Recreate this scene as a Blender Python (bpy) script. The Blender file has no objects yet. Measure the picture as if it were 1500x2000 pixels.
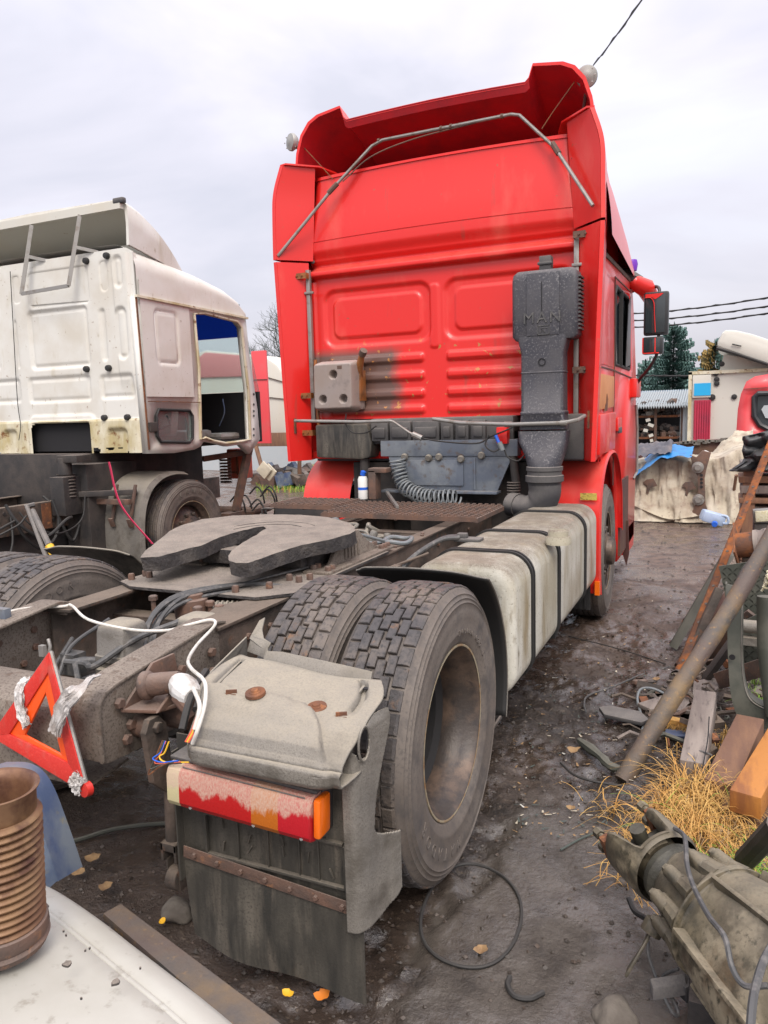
import bpy, bmesh, math, random
from math import radians, sin, cos, pi, atan2, sqrt
from mathutils import Vector, Matrix, noise
random.seed(7)
S = bpy.context.scene
COL = S.collection

# ---------------------------------------------------------------- camera
CAM = (2.03, -2.407, 1.646); YAW, PITCH, ROLL, FPX = .429, .131, -.029, 1472.14
_f = Vector((-sin(YAW)*cos(PITCH), cos(YAW)*cos(PITCH), -sin(PITCH)))
_r0 = Vector((cos(YAW), sin(YAW), 0)); _u0 = _r0.cross(_f)
_r = cos(ROLL)*_r0 + sin(ROLL)*_u0; _u = -sin(ROLL)*_r0 + cos(ROLL)*_u0
cd = bpy.data.cameras.new('camera'); cam = bpy.data.objects.new('camera', cd); COL.objects.link(cam)
cam.matrix_world = Matrix(((_r.x, _u.x, -_f.x, CAM[0]), (_r.y, _u.y, -_f.y, CAM[1]), (_r.z, _u.z, -_f.z, CAM[2]), (0, 0, 0, 1)))
cd.sensor_fit = 'HORIZONTAL'; cd.sensor_width = 36; cd.lens = 36*FPX/1500
cd.clip_start = .05; cd.clip_end = 2000
S.camera = cam

# ---------------------------------------------------------------- world: overcast daylight
SUN_EL, SUN_AZ = radians(50), radians(152)      # soft light from behind the camera, right
W = bpy.data.worlds.new('World'); S.world = W; W.use_nodes = True
nt = W.node_tree; N = nt.nodes; L = nt.links; N.clear()
out = N.new('ShaderNodeOutputWorld')
sky = N.new('ShaderNodeTexSky'); sky.sky_type = 'NISHITA'; sky.sun_disc = False
sky.sun_elevation = SUN_EL; sky.sun_rotation = SUN_AZ
sky.dust_density = 6; sky.air_density = .7
bg1 = N.new('ShaderNodeBackground'); bg1.inputs[1].default_value = .05; L.new(sky.outputs[0], bg1.inputs[0])
tc = N.new('ShaderNodeTexCoord')
mp = N.new('ShaderNodeMapping'); mp.inputs['Scale'].default_value = (1, 1, 2.6); L.new(tc.outputs['Generated'], mp.inputs[0])
nz = N.new('ShaderNodeTexNoise'); nz.inputs['Scale'].default_value = 2.1; nz.inputs['Detail'].default_value = 5; nz.inputs['Roughness'].default_value = .52
nz.inputs['Distortion'].default_value = .35
L.new(mp.outputs[0], nz.inputs['Vector'])
cr = N.new('ShaderNodeValToRGB'); e = cr.color_ramp.elements
e[0].position = .36; e[0].color = (.59, .575, .625, 1); e[1].position = .66; e[1].color = (.82, .815, .865, 1)
m1 = e.new(.5); m1.color = (.715, .68, .725, 1)
L.new(nz.outputs['Fac'], cr.inputs[0])
sx = N.new('ShaderNodeSeparateXYZ'); L.new(tc.outputs['Generated'], sx.inputs[0])
mr = N.new('ShaderNodeMapRange'); mr.inputs['From Min'].default_value = 0; mr.inputs['From Max'].default_value = 1
mr.inputs['To Min'].default_value = .80; mr.inputs['To Max'].default_value = 2.5
pw = N.new('ShaderNodeMath'); pw.operation = 'POWER'; L.new(sx.outputs['Z'], pw.inputs[0]); pw.inputs[1].default_value = 2.2; pw.use_clamp = True
L.new(pw.outputs[0], mr.inputs['Value'])
bg2 = N.new('ShaderNodeBackground'); L.new(cr.outputs[0], bg2.inputs[0]); L.new(mr.outputs[0], bg2.inputs[1])
ad = N.new('ShaderNodeAddShader'); L.new(bg1.outputs[0], ad.inputs[0]); L.new(bg2.outputs[0], ad.inputs[1]); L.new(ad.outputs[0], out.inputs[0])
sd = bpy.data.lights.new('sun', 'SUN'); so = bpy.data.objects.new('sun', sd); COL.objects.link(so)
sd.energy = 1.5; sd.angle = radians(25); sd.color = (1, .94, .86)
_sv = Vector((sin(SUN_AZ)*cos(SUN_EL), cos(SUN_AZ)*cos(SUN_EL), sin(SUN_EL)))
so.rotation_euler = (-_sv).to_track_quat('-Z', 'Y').to_euler()
S.view_settings.view_transform = 'Standard'; S.view_settings.look = 'None'
S.view_settings.exposure = .32; S.view_settings.gamma = 1; S.view_settings.use_curve_mapping = False
S.render.engine = 'CYCLES'; S.cycles.max_bounces = 6; S.cycles.diffuse_bounces = 3; S.cycles.transparent_max_bounces = 8
S.cycles.use_denoising = True

# ---------------------------------------------------------------- measuring
def P(px, py, x=None, y=None, z=None, pl=None):
    """the point on a real plane (x=, y=, z= or (point, normal)) seen in that direction of the photograph"""
    d = _f + (px-750)/FPX*_r + (1000-py)/FPX*_u; c = Vector(CAM)
    if x is not None: t = (x-c.x)/d.x
    elif y is not None: t = (y-c.y)/d.y
    elif z is not None: t = (z-c.z)/d.z
    else:
        n = Vector(pl[1]); t = (Vector(pl[0])-c).dot(n)/d.dot(n)
    return c+d*t

# ---------------------------------------------------------------- materials
def _mix(nt, fac, a, b):
    m = nt.nodes.new('ShaderNodeMix'); m.data_type = 'RGBA'
    for s, v in ((0, fac), (6, a), (7, b)):
        if hasattr(v, 'is_output') or hasattr(v, 'links'): nt.links.new(v, m.inputs[s])
        else: m.inputs[s].default_value = v if s == 0 else (*v, 1)
    return m.outputs[2]
def _rng(nt, v, a, b, c=0, d=1):
    m = nt.nodes.new('ShaderNodeMapRange'); nt.links.new(v, m.inputs['Value'])
    for k, q in zip(('From Min', 'From Max', 'To Min', 'To Max'), (a, b, c, d)): m.inputs[k].default_value = q
    return m.outputs[0]
def _mul(nt, a, b, op='MULTIPLY'):
    m = nt.nodes.new('ShaderNodeMath'); m.operation = op; m.use_clamp = True
    for i, v in enumerate((a, b)):
        if hasattr(v, 'links'): nt.links.new(v, m.inputs[i])
        else: m.inputs[i].default_value = v
    return m.outputs[0]
def noi(nt, co, scale, det=5, rough=.6, stretch=None, dist=0):
    if stretch:
        q = nt.nodes.new('ShaderNodeMapping'); q.inputs['Scale'].default_value = stretch; nt.links.new(co, q.inputs[0]); co = q.outputs[0]
    n = nt.nodes.new('ShaderNodeTexNoise'); n.inputs['Scale'].default_value = scale; n.inputs['Detail'].default_value = det
    n.inputs['Roughness'].default_value = rough; n.inputs['Distortion'].default_value = dist
    nt.links.new(co, n.inputs['Vector']); return n.outputs['Fac']
MATS = {}
def mat(name, col, rough=.6, metal=0, var=(), dust=None, bump=0, bs=60, coat=0, spec=.5, rvar=None, trans=0, alpha=1, sss=0):
    """var: (scale, colour, lo, hi[, stretch]) patches in object space; dust: (colour, amount, lowest normal z) settled on upward faces"""
    m = bpy.data.materials.new(name); m.use_nodes = True; nt = m.node_tree
    b = nt.nodes['Principled BSDF']; co = nt.nodes.new('ShaderNodeTexCoord').outputs['Object']
    c = None; rr = None
    base = col
    for v in var:
        f = _rng(nt, noi(nt, co, v[0], stretch=v[4] if len(v) > 4 else None), v[2], v[3])
        base = _mix(nt, f, base, v[1])
    if rvar:
        rr = _rng(nt, noi(nt, co, rvar[0]), .35, .65, rvar[1], rvar[2])
    if dust:
        g = nt.nodes.new('ShaderNodeNewGeometry'); s = nt.nodes.new('ShaderNodeSeparateXYZ'); nt.links.new(g.outputs['Normal'], s.inputs[0])
        f = _rng(nt, s.outputs['Z'], dust[2], min(1, dust[2]+.6))
        n1 = _rng(nt, noi(nt, co, 9, 8, .7), .25, .58, .42, 1); n2 = _rng(nt, noi(nt, co, 160, 3, .6), .35, .55, .68, 1)
        f = _mul(nt, _mul(nt, _mul(nt, f, n1), n2), dust[1])
        base = _mix(nt, f, base, dust[0])
        rr = _rng(nt, f, 0, 1, rough, .95)
    if hasattr(base, 'links'): nt.links.new(base, b.inputs['Base Color'])
    else: b.inputs['Base Color'].default_value = (*base, 1)
    if rr is not None: nt.links.new(rr, b.inputs['Roughness'])
    else: b.inputs['Roughness'].default_value = rough
    b.inputs['Metallic'].default_value = metal; b.inputs['Coat Weight'].default_value = coat; b.inputs['Coat Roughness'].default_value = .08
    b.inputs['Specular IOR Level'].default_value = spec; b.inputs['Transmission Weight'].default_value = trans
    b.inputs['Alpha'].default_value = alpha
    if bump:
        bn = nt.nodes.new('ShaderNodeBump'); bn.inputs['Strength'].default_value = bump; bn.inputs['Distance'].default_value = .01
        nt.links.new(noi(nt, co, bs, 6, .65), bn.inputs['Height']); nt.links.new(bn.outputs[0], b.inputs['Normal'])
    MATS[name] = m; return m
DUST = (.25, .245, .215); MUD = (.13, .105, .085)
M = MATS
mat('red_paint', (.71, .016, .013), .34, coat=.25, var=[(1.3, (.70, .020, .014), .38, .66), (3.2, (.72, .07, .05), .55, .75, (1, 1, .4)), (24, (.50, .07, .04), .66, .74), (7, (.42, .05, .035), .66, .78, (1, 1, .15))], dust=((.42, .14, .10), .4, .2), bump=.06, bs=5, rvar=(6, .25, .55))
mat('faded_pink', (.55, .22, .22), .5)
mat('red_inner_shade', (.55, .016, .025), .45, var=[(5, (.36, .02, .03), .4, .7)])  # duller red, with the shade inside the spoiler put into the colour
mat('white_paint', (.67, .665, .62), .5, coat=0, var=[(2.2, (.58, .55, .48), .42, .68), (5, (.46, .41, .30), .60, .80, (1, 1, .3)), (16, (.36, .31, .22), .66, .76, (1, 1, .5)), (30, (.20, .11, .05), .66, .74)], bump=.05, bs=12)
mat('white_rusty', (.66, .62, .48), .5, var=[(4, (.45, .38, .2), .42, .62, (1, 1, .5)), (14, (.20, .09, .03), .58, .68)], bump=.15, bs=30)
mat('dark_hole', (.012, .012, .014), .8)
mat('black_plastic', (.035, .036, .042), .55, var=[(6, (.06, .06, .06), .4, .7)], dust=((.22, .2, .18), .8, -.2), bump=.15, bs=90)
mat('intake_plastic', (.042, .043, .055), .5, var=[(75, (.17, .165, .17), .53, .66), (6, (.07, .068, .075), .4, .65)], dust=((.2, .185, .18), .6, .1), bump=.25, bs=150)
mat('grey_plastic', (.155, .145, .13), .5, var=[(3.2, (.20, .185, .16), .42, .6), (9, (.10, .09, .075), .48, .66), (230, (.11, .10, .085), .5, .68)], dust=((.32, .285, .225), 1.0, .45), bump=.3, bs=110)
mat('dirty_plastic', (.078, .072, .06), .45, var=[(3, (.15, .135, .11), .45, .62), (11, (.035, .034, .03), .42, .62, (1, 1, .15)), (25, (.12, .105, .085), .55, .7, (1, 1, .12)), (150, (.05, .045, .038), .52, .7)], dust=((.2, .175, .14), .7, .2), bump=.2, bs=120)
mat('chassis', (.05, .040, .033), .75, var=[(5, (.13, .095, .075), .42, .62), (18, (.16, .075, .04), .6, .75)], dust=((.165, .13, .10), 1.0, .3), bump=.5, bs=50)
mat('chassis_top', (.165, .135, .11), .8, var=[(6, (.225, .19, .155), .4, .62), (22, (.10, .065, .045), .55, .72), (130, (.09, .07, .055), .5, .65)], bump=.35, bs=80)
mat('chassis_dark', (.028, .026, .026), .7, var=[(5, (.06, .05, .044), .42, .65)], dust=((.17, .14, .12), .8, .2), bump=.3, bs=50)
mat('rust', (.20, .075, .03), .85, var=[(9, (.11, .05, .03), .4, .62), (30, (.32, .13, .05), .56, .7)], bump=.4, bs=90)
mat('rust_orange', (.30, .095, .02), .8, var=[(5, (.12, .05, .025), .42, .58), (22, (.06, .04, .035), .52, .66)], bump=.4, bs=70)
mat('pole_steel', (.085, .06, .05), .6, var=[(2.2, (.17, .115, .055), .42, .6), (9, (.06, .055, .05), .45, .65), (40, (.24, .14, .05), .6, .7)], dust=((.16, .13, .11), .5, .3), bump=.35, bs=70)
mat('rust_brown', (.15, .085, .06), .8, var=[(8, (.085, .06, .05), .4, .62), (40, (.22, .11, .06), .6, .7)], dust=((.24, .19, .16), .6, .3), bump=.4, bs=70)
mat('grease_mud', (.04, .036, .036), .6, var=[(12, (.085, .075, .068), .45, .65)], dust=((.28, .24, .20), 1.0, .45), bump=1.0, bs=60)
mat('tyre', (.125, .104, .088), .75, var=[(3, (.165, .142, .122), .4, .65), (9, (.07, .064, .062), .5, .7, (1, 1, 1)), (90, (.09, .08, .072), .5, .7)], bump=.12, bs=60)
mat('tyre_tread', (.055, .05, .05), .55, var=[(5, (.14, .115, .095), .42, .64), (13, (.17, .09, .045), .6, .72), (60, (.03, .028, .028), .5, .68)], bump=.45, bs=60)
mat('rim_well_dark', (.02, .019, .019), .85)  # deep well of the rims: shadow and soot painted as near-black
mat('rim', (.062, .05, .043), .45, var=[(7, (.16, .11, .08), .45, .65), (22, (.045, .038, .036), .5, .7)], bump=.2, bs=60, metal=.2)
mat('rim_edge', (.30, .26, .18), .6, var=[(20, (.25, .14, .06), .45, .65)])
mat('tank_paint', (.58, .57, .50), .4, var=[(2.5, (.40, .37, .28), .42, .6, (1, 1, .5)), (5, (.30, .25, .16), .52, .68, (1, 1, .22)), (15, (.16, .12, .07), .6, .72, (1, 1, .25)), (90, (.2, .18, .13), .6, .7)], dust=((.165, .138, .105), 1.0, .12), bump=.3, bs=70, coat=.1)
mat('rubber', (.02, .02, .02), .6, dust=((.09, .08, .07), .45, .3), bump=.1, bs=80)
mat('hose', (.07, .07, .07), .55, var=[(30, (.16, .15, .14), .5, .7)])
mat('hose_grey', (.17, .19, .20), .45, var=[(40, (.2, .2, .19), .5, .7)])
mat('cable_white', (.62, .60, .55), .5, var=[(20, (.4, .37, .32), .5, .7)])
mat('tube_metal', (.30, .29, .27), .4, metal=.5, var=[(12, (.2, .17, .14), .5, .7)], bump=.1, bs=60)
mat('zinc', (.5, .5, .5), .45, metal=.6)
mat('blue_steel', (.10, .12, .155), .55, var=[(5, (.17, .19, .21), .42, .62), (16, (.10, .075, .06), .58, .72)], dust=((.2, .18, .16), .6, .3), bump=.2, bs=40)
mat('glass', (.03, .04, .045), .06, spec=.6)
mat('glass_clear', (.75, .88, .86), .03, trans=.9)
mat('glass_blue', (.01, .045, .38), .05, trans=.55)
mat('mirror_black', (.022, .025, .028), .35, dust=((.1, .1, .1), .5, .2))
mat('orange_lens', (.85, .16, .01), .2, coat=.5)
mat('orange_plastic', (.9, .10, .012), .35, coat=.3)
mat('red_reflector', (.62, .03, .02), .35, coat=.3, var=[(14, (.5, .12, .09), .5, .75), (140, (.7, .06, .04), .5, .7)], bump=.25, bs=260)
mat('film', (.62, .60, .58), .22, var=[(18, (.4, .36, .33), .45, .65)], bump=.8, bs=28, alpha=.88)
mat('tape_white', (.62, .62, .60), .45, var=[(14, (.35, .31, .27), .5, .7)], bump=.6, bs=25)
mat('blue_grey_plastic', (.065, .095, .17), .4, var=[(6, (.16, .19, .22), .45, .65), (16, (.28, .24, .11), .6, .75)], bump=.1, bs=40)
mat('white_board', (.42, .41, .365), .5, var=[(2.5, (.35, .335, .285), .4, .65), (26, (.26, .24, .2), .58, .72), (60, (.08, .06, .05), .735, .76)], bump=.08, bs=18)
mat('bellows', (.17, .085, .045), .5, metal=.3, var=[(5, (.28, .17, .085), .42, .62), (15, (.085, .035, .022), .48, .66)], bump=.15, bs=60)
mat('yellow', (.75, .45, .03), .5)
mat('wood_grey', (.17, .14, .125), .8, var=[(2.2, (.26, .22, .19), .4, .65, (8, 1, 1)), (9, (.08, .065, .06), .55, .7, (6, 1, 1))], bump=.3, bs=40)
mat('wood_brown', (.16, .085, .055), .75, var=[(3, (.24, .13, .07), .4, .65, (6, 1, 1))], bump=.3, bs=40)
mat('wood_orange', (.42, .17, .035), .6, var=[(3, (.24, .09, .03), .45, .65, (5, 1, 1)), (20, (.08, .04, .03), .66, .75)], bump=.25, bs=50)
mat('blue_tarp', (.02, .20, .50), .45, var=[(6, (.03, .13, .3), .5, .7)], bump=.3, bs=14)
mat('tarp_grey', (.075, .075, .09), .5, var=[(5, (.14, .12, .12), .45, .65)], bump=.4, bs=18)
mat('canvas', (.48, .43, .33), .85, var=[(1.6, (.30, .23, .17), .44, .66), (6, (.24, .17, .13), .52, .78), (25, (.2, .15, .12), .58, .75), (1.7, (.56, .52, .43), .5, .7)], bump=.5, bs=22)
mat('olive_metal', (.08, .066, .046), .42, var=[(5, (.155, .13, .085), .45, .6), (3.0, (.38, .335, .24), .52, .60), (11, (.045, .042, .032), .48, .64), (3, (.10, .065, .035), .52, .7), (60, (.05, .045, .03), .52, .68)], dust=((.25, .215, .15), .6, .45), bump=.25, bs=35)
mat('olive_dark', (.04, .038, .03), .5, var=[(8, (.09, .085, .06), .45, .65)], bump=.4, bs=60)
mat('dark_green_metal', (.055, .06, .048), .5, var=[(6, (.10, .10, .08), .45, .65)], dust=((.18, .17, .14), .6, .3), bump=.1, bs=40)
mat('corrugated_white', (.42, .46, .48), .5, var=[(3, (.45, .47, .48), .5, .7)])
mat('corrugated_blue', (.40, .52, .62), .5, var=[(3, (.32, .40, .46), .5, .7)])
mat('raspberry', (.50, .035, .08), .5, var=[(3, (.38, .04, .08), .5, .7)])
mat('faded_red', (.70, .07, .08), .35, coat=.2, var=[(3, (.62, .1, .1), .5, .7)])
mat('container_white', (.58, .57, .51), .5, var=[(2, (.58, .55, .47), .45, .7, (1, 1, .2)), (20, (.3, .2, .1), .68, .76)])
mat('sign_blue', (.02, .38, .72), .4)
mat('maroon', (.085, .035, .03), .7, var=[(3, (.12, .065, .04), .45, .65), (14, (.16, .12, .08), .62, .75)], bump=.3, bs=30)
mat('purple', (.16, .03, .45), .4)
mat('bark', (.07, .085, .075), .9, bump=.4, bs=30)
mat('spruce', (.075, .145, .125), .75, var=[(3, (.11, .20, .185), .4, .65), (12, (.04, .08, .065), .5, .7)])
mat('spruce_brown', (.26, .17, .05), .8, var=[(4, (.16, .13, .05), .45, .65)])
mat('straw', (.52, .31, .09), .7, var=[(5, (.45, .22, .05), .4, .65), (17, (.68, .45, .14), .5, .7)])
mat('mud_clod', (.04, .031, .024), .5, var=[(20, (.085, .06, .045), .45, .65)], bump=.3, bs=60)
mat('straw_dull', (.36, .25, .13), .8, var=[(9, (.22, .14, .08), .4, .65)])
mat('green_grass', (.16, .32, .03), .7, var=[(9, (.24, .36, .05), .4, .65)])
mat('leaf_yellow', (.75, .42, .02), .6)
mat('leaf_orange', (.65, .20, .02), .6)
mat('leaf_brown', (.30, .19, .09), .8, var=[(30, (.2, .12, .06), .45, .65)])
mat('stone', (.16, .14, .115), .85, var=[(9, (.10, .085, .07), .4, .6)], bump=.6, bs=40)
mat('beige_plastic', (.50, .45, .34), .45, var=[(5, (.40, .36, .28), .45, .65)])
mat('coral_plastic', (.60, .10, .05), .5, var=[(7, (.42, .1, .06), .45, .65)])
mat('pale_blue_plastic', (.42, .52, .68), .35, var=[(6, (.3, .4, .55), .45, .65)])
mat('blue_plastic', (.02, .12, .6), .4)
mat('yellow_label', (.60, .48, .10), .5, var=[(60, (.2, .14, .04), .52, .6, (1, 1, 3))])
mat('amber_panel', (.62, .25, .07), .45, var=[(4, (.55, .2, .05), .45, .65)])
mat('pink_strap', (.62, .03, .10), .6)
mat('white_plastic', (.7, .7, .67), .5)
mat('fog_cream', (.62, .58, .42), .3, var=[(60, (.5, .42, .2), .5, .7)], bump=.5, bs=110)
mat('horn_grey', (.33, .33, .31), .5, metal=.3)

# the washing tank: dull white with soot towards nothing, just staining
mat('canister', (.27, .215, .185), .4, var=[(3.5, (.28, .235, .215), .42, .6), (11, (.2, .165, .15), .55, .72)], dust=((.5, .46, .42), .5, .3), bump=.08, bs=40)
mat('amber_plastic', (.30, .11, .03), .4, var=[(9, (.15, .06, .02), .45, .65)])

def lens_mat():
    """tail lamp cover: cream, red, amber and red fields, with pale dust clinging to the upper half"""
    m = bpy.data.materials.new('tail_lens'); m.use_nodes = True; nt = m.node_tree; b = nt.nodes['Principled BSDF']
    co = nt.nodes.new('ShaderNodeTexCoord').outputs['Object']; s = nt.nodes.new('ShaderNodeSeparateXYZ'); nt.links.new(co, s.inputs[0])
    r = nt.nodes.new('ShaderNodeValToRGB'); r.color_ramp.interpolation = 'CONSTANT'
    x = _rng(nt, s.outputs['X'], 0, 1); nt.links.new(x, r.inputs[0])
    el = r.color_ramp.elements; el[0].position = 0; el[0].color = (.50, .45, .26, 1); el[1].position = .095; el[1].color = (.40, .012, .012, 1)
    q = el.new(.61); q.color = (.42, .115, .012, 1); q = el.new(.79); q.color = (.42, .012, .02, 1)
    n1 = noi(nt, co, 5, 7, .75); n2 = noi(nt, co, 120, 3, .6)
    t = nt.nodes.new('ShaderNodeMath'); t.operation = 'MULTIPLY_ADD'; nt.links.new(n1, t.inputs[0]); t.inputs[1].default_value = .13; nt.links.new(s.outputs['Z'], t.inputs[2])
    f = _mul(nt, _rng(nt, t.outputs[0], .066, .080), _rng(nt, n2, .3, .6, .35, .85))
    c = _mix(nt, f, r.outputs[0], (.50, .36, .28))
    nt.links.new(c, b.inputs['Base Color']); nt.links.new(_rng(nt, f, 0, 1, .3, .9), b.inputs['Roughness'])
    bn = nt.nodes.new('ShaderNodeBump'); bn.inputs['Strength'].default_value = .3; bn.inputs['Distance'].default_value = .004
    nt.links.new(n2, bn.inputs['Height']); nt.links.new(bn.outputs[0], b.inputs['Normal'])
    MATS['tail_lens'] = m
lens_mat()

def soot_mat():
    """red cab wall: grey soot blown by the old exhaust beside the tank, scraped primer spots"""
    m = MATS['red_paint'].copy(); m.name = 'red_wall'; nt = m.node_tree; b = nt.nodes['Principled BSDF']
    co = [n for n in nt.nodes if n.bl_idname == 'ShaderNodeTexCoord'][0].outputs['Object']
    s = nt.nodes.new('ShaderNodeSeparateXYZ'); nt.links.new(co, s.inputs[0])
    n1 = noi(nt, co, 3.5, 4, .6)
    def box(v, a, b, c, d): return _mul(nt, _rng(nt, v, a, b), _rng(nt, v, c, d, 1, 0))
    xx = nt.nodes.new('ShaderNodeMath'); xx.operation = 'MULTIPLY_ADD'; nt.links.new(n1, xx.inputs[0]); xx.inputs[1].default_value = .35; nt.links.new(s.outputs['X'], xx.inputs[2])
    f = _mul(nt, _rng(nt, xx.outputs[0], -.22, -.08, 1, 0), box(s.outputs['Z'], .0, .05, .48, .56))
    old = b.inputs['Base Color'].links[0].from_socket
    c = _mix(nt, _mul(nt, f, .95), old, (.105, .078, .062))
    g = _mul(nt, _rng(nt, noi(nt, co, 17, 4, .6), .635, .66), _rng(nt, s.outputs['Z'], .62, .5))
    c = _mix(nt, g, c, (.45, .20, .06))
    h = _mul(nt, _rng(nt, noi(nt, co, 11, 6, .7), .69, .71), box(s.outputs['Z'], .5, .55, 1.2, 1.3))
    c = _mix(nt, h, c, (.22, .09, .05))
    nt.links.new(c, b.inputs['Base Color']); MATS['red_wall'] = m
soot_mat()

# ---------------------------------------------------------------- mesh helpers
SPLIT = {'pale_hose': 'pale_hose', 'clamp': 'clamp', 'bearing_cap': 'bearing_cap', 'bolts': 'bolt', 'studs': 'stud_boss', 'plate_bolts': 'bolt', 'lamp_screws': 'screw', 'slats': 'slat', 'planks': 'plank', 'panels': 'panel', 'ribs': 'rib', 'rags': 'rag', 'clamps': 'clamp', 'brackets': 'bracket', 'plugs': 'plug'}
class MB:
    def __init__(s): s.v = []; s.f = []; s.m = []; s.cur = 0
    def add(s, vs, fs):
        o = len(s.v); s.v += [Vector(v) for v in vs]; s.f += [[i+o for i in f] for f in fs]; s.m += [s.cur]*len(fs); return s
    def mi(s, k): s.cur = k; return s
    def box(s, c, d, R=None):
        c = Vector(c); h = [x/2 for x in d]
        vs = [Vector((a*h[0], b*h[1], e*h[2])) for a in (-1, 1) for b in (-1, 1) for e in (-1, 1)]
        if R is not None: vs = [R @ v for v in vs]
        return s.add([v+c for v in vs], [(0, 1, 3, 2), (4, 6, 7, 5), (0, 4, 5, 1), (2, 3, 7, 6), (0, 2, 6, 4), (1, 5, 7, 3)])
    def b2(s, a, b): return s.box([(a[i]+b[i])/2 for i in range(3)], [abs(b[i]-a[i]) for i in range(3)])
    def beam(s, a, b, w, h, up=(0, 0, 1)):
        a = Vector(a); b = Vector(b); d = (b-a); ln = d.length; d.normalize(); u = Vector(up); r = d.cross(u)
        if r.length < 1e-4: r = d.cross(Vector((1, 0, 0)))
        r.normalize(); u = r.cross(d)
        R = Matrix((r, d, u)).transposed()
        return s.box((a+b)/2, (w, ln, h), R)
    def tube(s, pts, r, n=8, cap=True, closed=False):
        pts = [Vector(p) for p in pts]; m = len(pts); rr = r if isinstance(r, (list, tuple)) else [r]*m
        T = []
        for i in range(m):
            if closed: t = pts[(i+1) % m]-pts[i-1]
            else: t = pts[min(i+1, m-1)]-pts[max(i-1, 0)]
            T.append(t.normalized() if t.length > 1e-9 else Vector((0, 0, 1)))
        u = T[0].orthogonal().normalized(); vs = []
        for i in range(m):
            u = (u-T[i]*u.dot(T[i])); u = u.normalized() if u.length > 1e-6 else T[i].orthogonal().normalized()
            w = T[i].cross(u)
            for k in range(n):
                a = 2*pi*k/n; vs.append(pts[i]+(u*cos(a)+w*sin(a))*rr[i])
        fs = []
        for i in range(m if closed else m-1):
            j = (i+1) % m
            for k in range(n): fs.append((i*n+k, i*n+(k+1) % n, j*n+(k+1) % n, j*n+k))
        if cap and not closed: fs.append(list(range(n))[::-1]); fs.append([(m-1)*n+k for k in range(n)])
        return s.add(vs, fs)
    def lathe(s, prof, c, ax, n=32, closed=False, a0=0, a1=2*pi):
        """prof: (radius, distance along ax)"""
        c = Vector(c); ax = Vector(ax).normalized(); u = ax.orthogonal().normalized(); w = ax.cross(u)
        full = abs(a1-a0-2*pi) < 1e-6; cnt = n if full else n+1; vs = []
        for (r, h) in prof:
            for k in range(cnt):
                a = a0+(a1-a0)*k/n; vs.append(c+ax*h+(u*cos(a)+w*sin(a))*r)
        fs = []; q = len(prof)
        for i in range(q if closed else q-1):
            j = (i+1) % q
            for k in range(n):
                k2 = (k+1) % cnt; fs.append((i*cnt+k, i*cnt+k2, j*cnt+k2, j*cnt+k))
        return s.add(vs, fs)
    def prism(s, poly, d):
        """poly: 3-D points of a planar outline, d: extrusion vector"""
        n = len(poly); d = Vector(d); p = [Vector(q) for q in poly]
        return s.add(p+[q+d for q in p], [list(range(n))[::-1], [n+i for i in range(n)]]+[(i, (i+1) % n, n+(i+1) % n, n+i) for i in range(n)])
    def sheet(s, A, B, t=0, n=None):
        """strip between two polylines, given thickness t along n or its own normal"""
        A = [Vector(a) for a in A]; B = [Vector(b) for b in B]; m = len(A); vs = A+B; fs = [(i, i+1, m+i+1, m+i) for i in range(m-1)]
        if t:
            off = []
            for i in range(m):
                tg = A[min(i+1, m-1)]-A[max(i-1, 0)]; nn = (Vector(n) if n else tg.cross(B[i]-A[i])).normalized()*t; off.append(nn)
            vs = vs+[A[i]+off[i] for i in range(m)]+[B[i]+off[i] for i in range(m)]; k = 2*m
            fs += [(k+i, k+m+i, k+m+i+1, k+i+1) for i in range(m-1)]
            for i in range(m-1): fs += [(i, k+i, k+i+1, i+1), (m+i, m+i+1, k+m+i+1, k+m+i)]
            fs += [(0, m, k+m, k), (m-1, k+m-1, k+2*m-1, 2*m-1)]
        return s.add(vs, fs)
    def quad(s, a, b, c, d): return s.add([a, b, c, d], [(0, 1, 2, 3)])
    def grid(s, fn, us, vs_, keep=None):
        nu, nv = len(us), len(vs_); V = [fn(u, v) for v in vs_ for u in us]
        F = [(j*nu+i, j*nu+i+1, (j+1)*nu+i+1, (j+1)*nu+i) for j in range(nv-1) for i in range(nu-1)
             if keep is None or keep((us[i]+us[i+1])/2, (vs_[j]+vs_[j+1])/2)]
        return s.add(V, F)
    def mesh(s, name, mats, org=(0, 0, 0), bev=0, ang=35, flat=False, fix=True):
        me = bpy.data.meshes.new(name); o = Vector(org)
        me.from_pydata([v-o for v in s.v], [], s.f)
        for i, k in enumerate(s.m): me.polygons[i].material_index = k
        for q in (mats if isinstance(mats, (list, tuple)) else [mats]): me.materials.append(M[q] if isinstance(q, str) else q)
        if fix or bev:
            bm = bmesh.new(); bm.from_mesh(me)
            bmesh.ops.recalc_face_normals(bm, faces=bm.faces)
            if bev:
                es = [e for e in bm.edges if len(e.link_faces) == 2 and e.calc_face_angle(0) > .5]
                bmesh.ops.bevel(bm, geom=es, offset=bev, segments=2, affect='EDGES', clamp_overlap=True, profile=.6)
            bm.to_mesh(me); bm.free()
        if not flat:
            me.shade_smooth(); me.set_sharp_from_angle(angle=radians(ang))
        me.update(); return me
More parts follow.
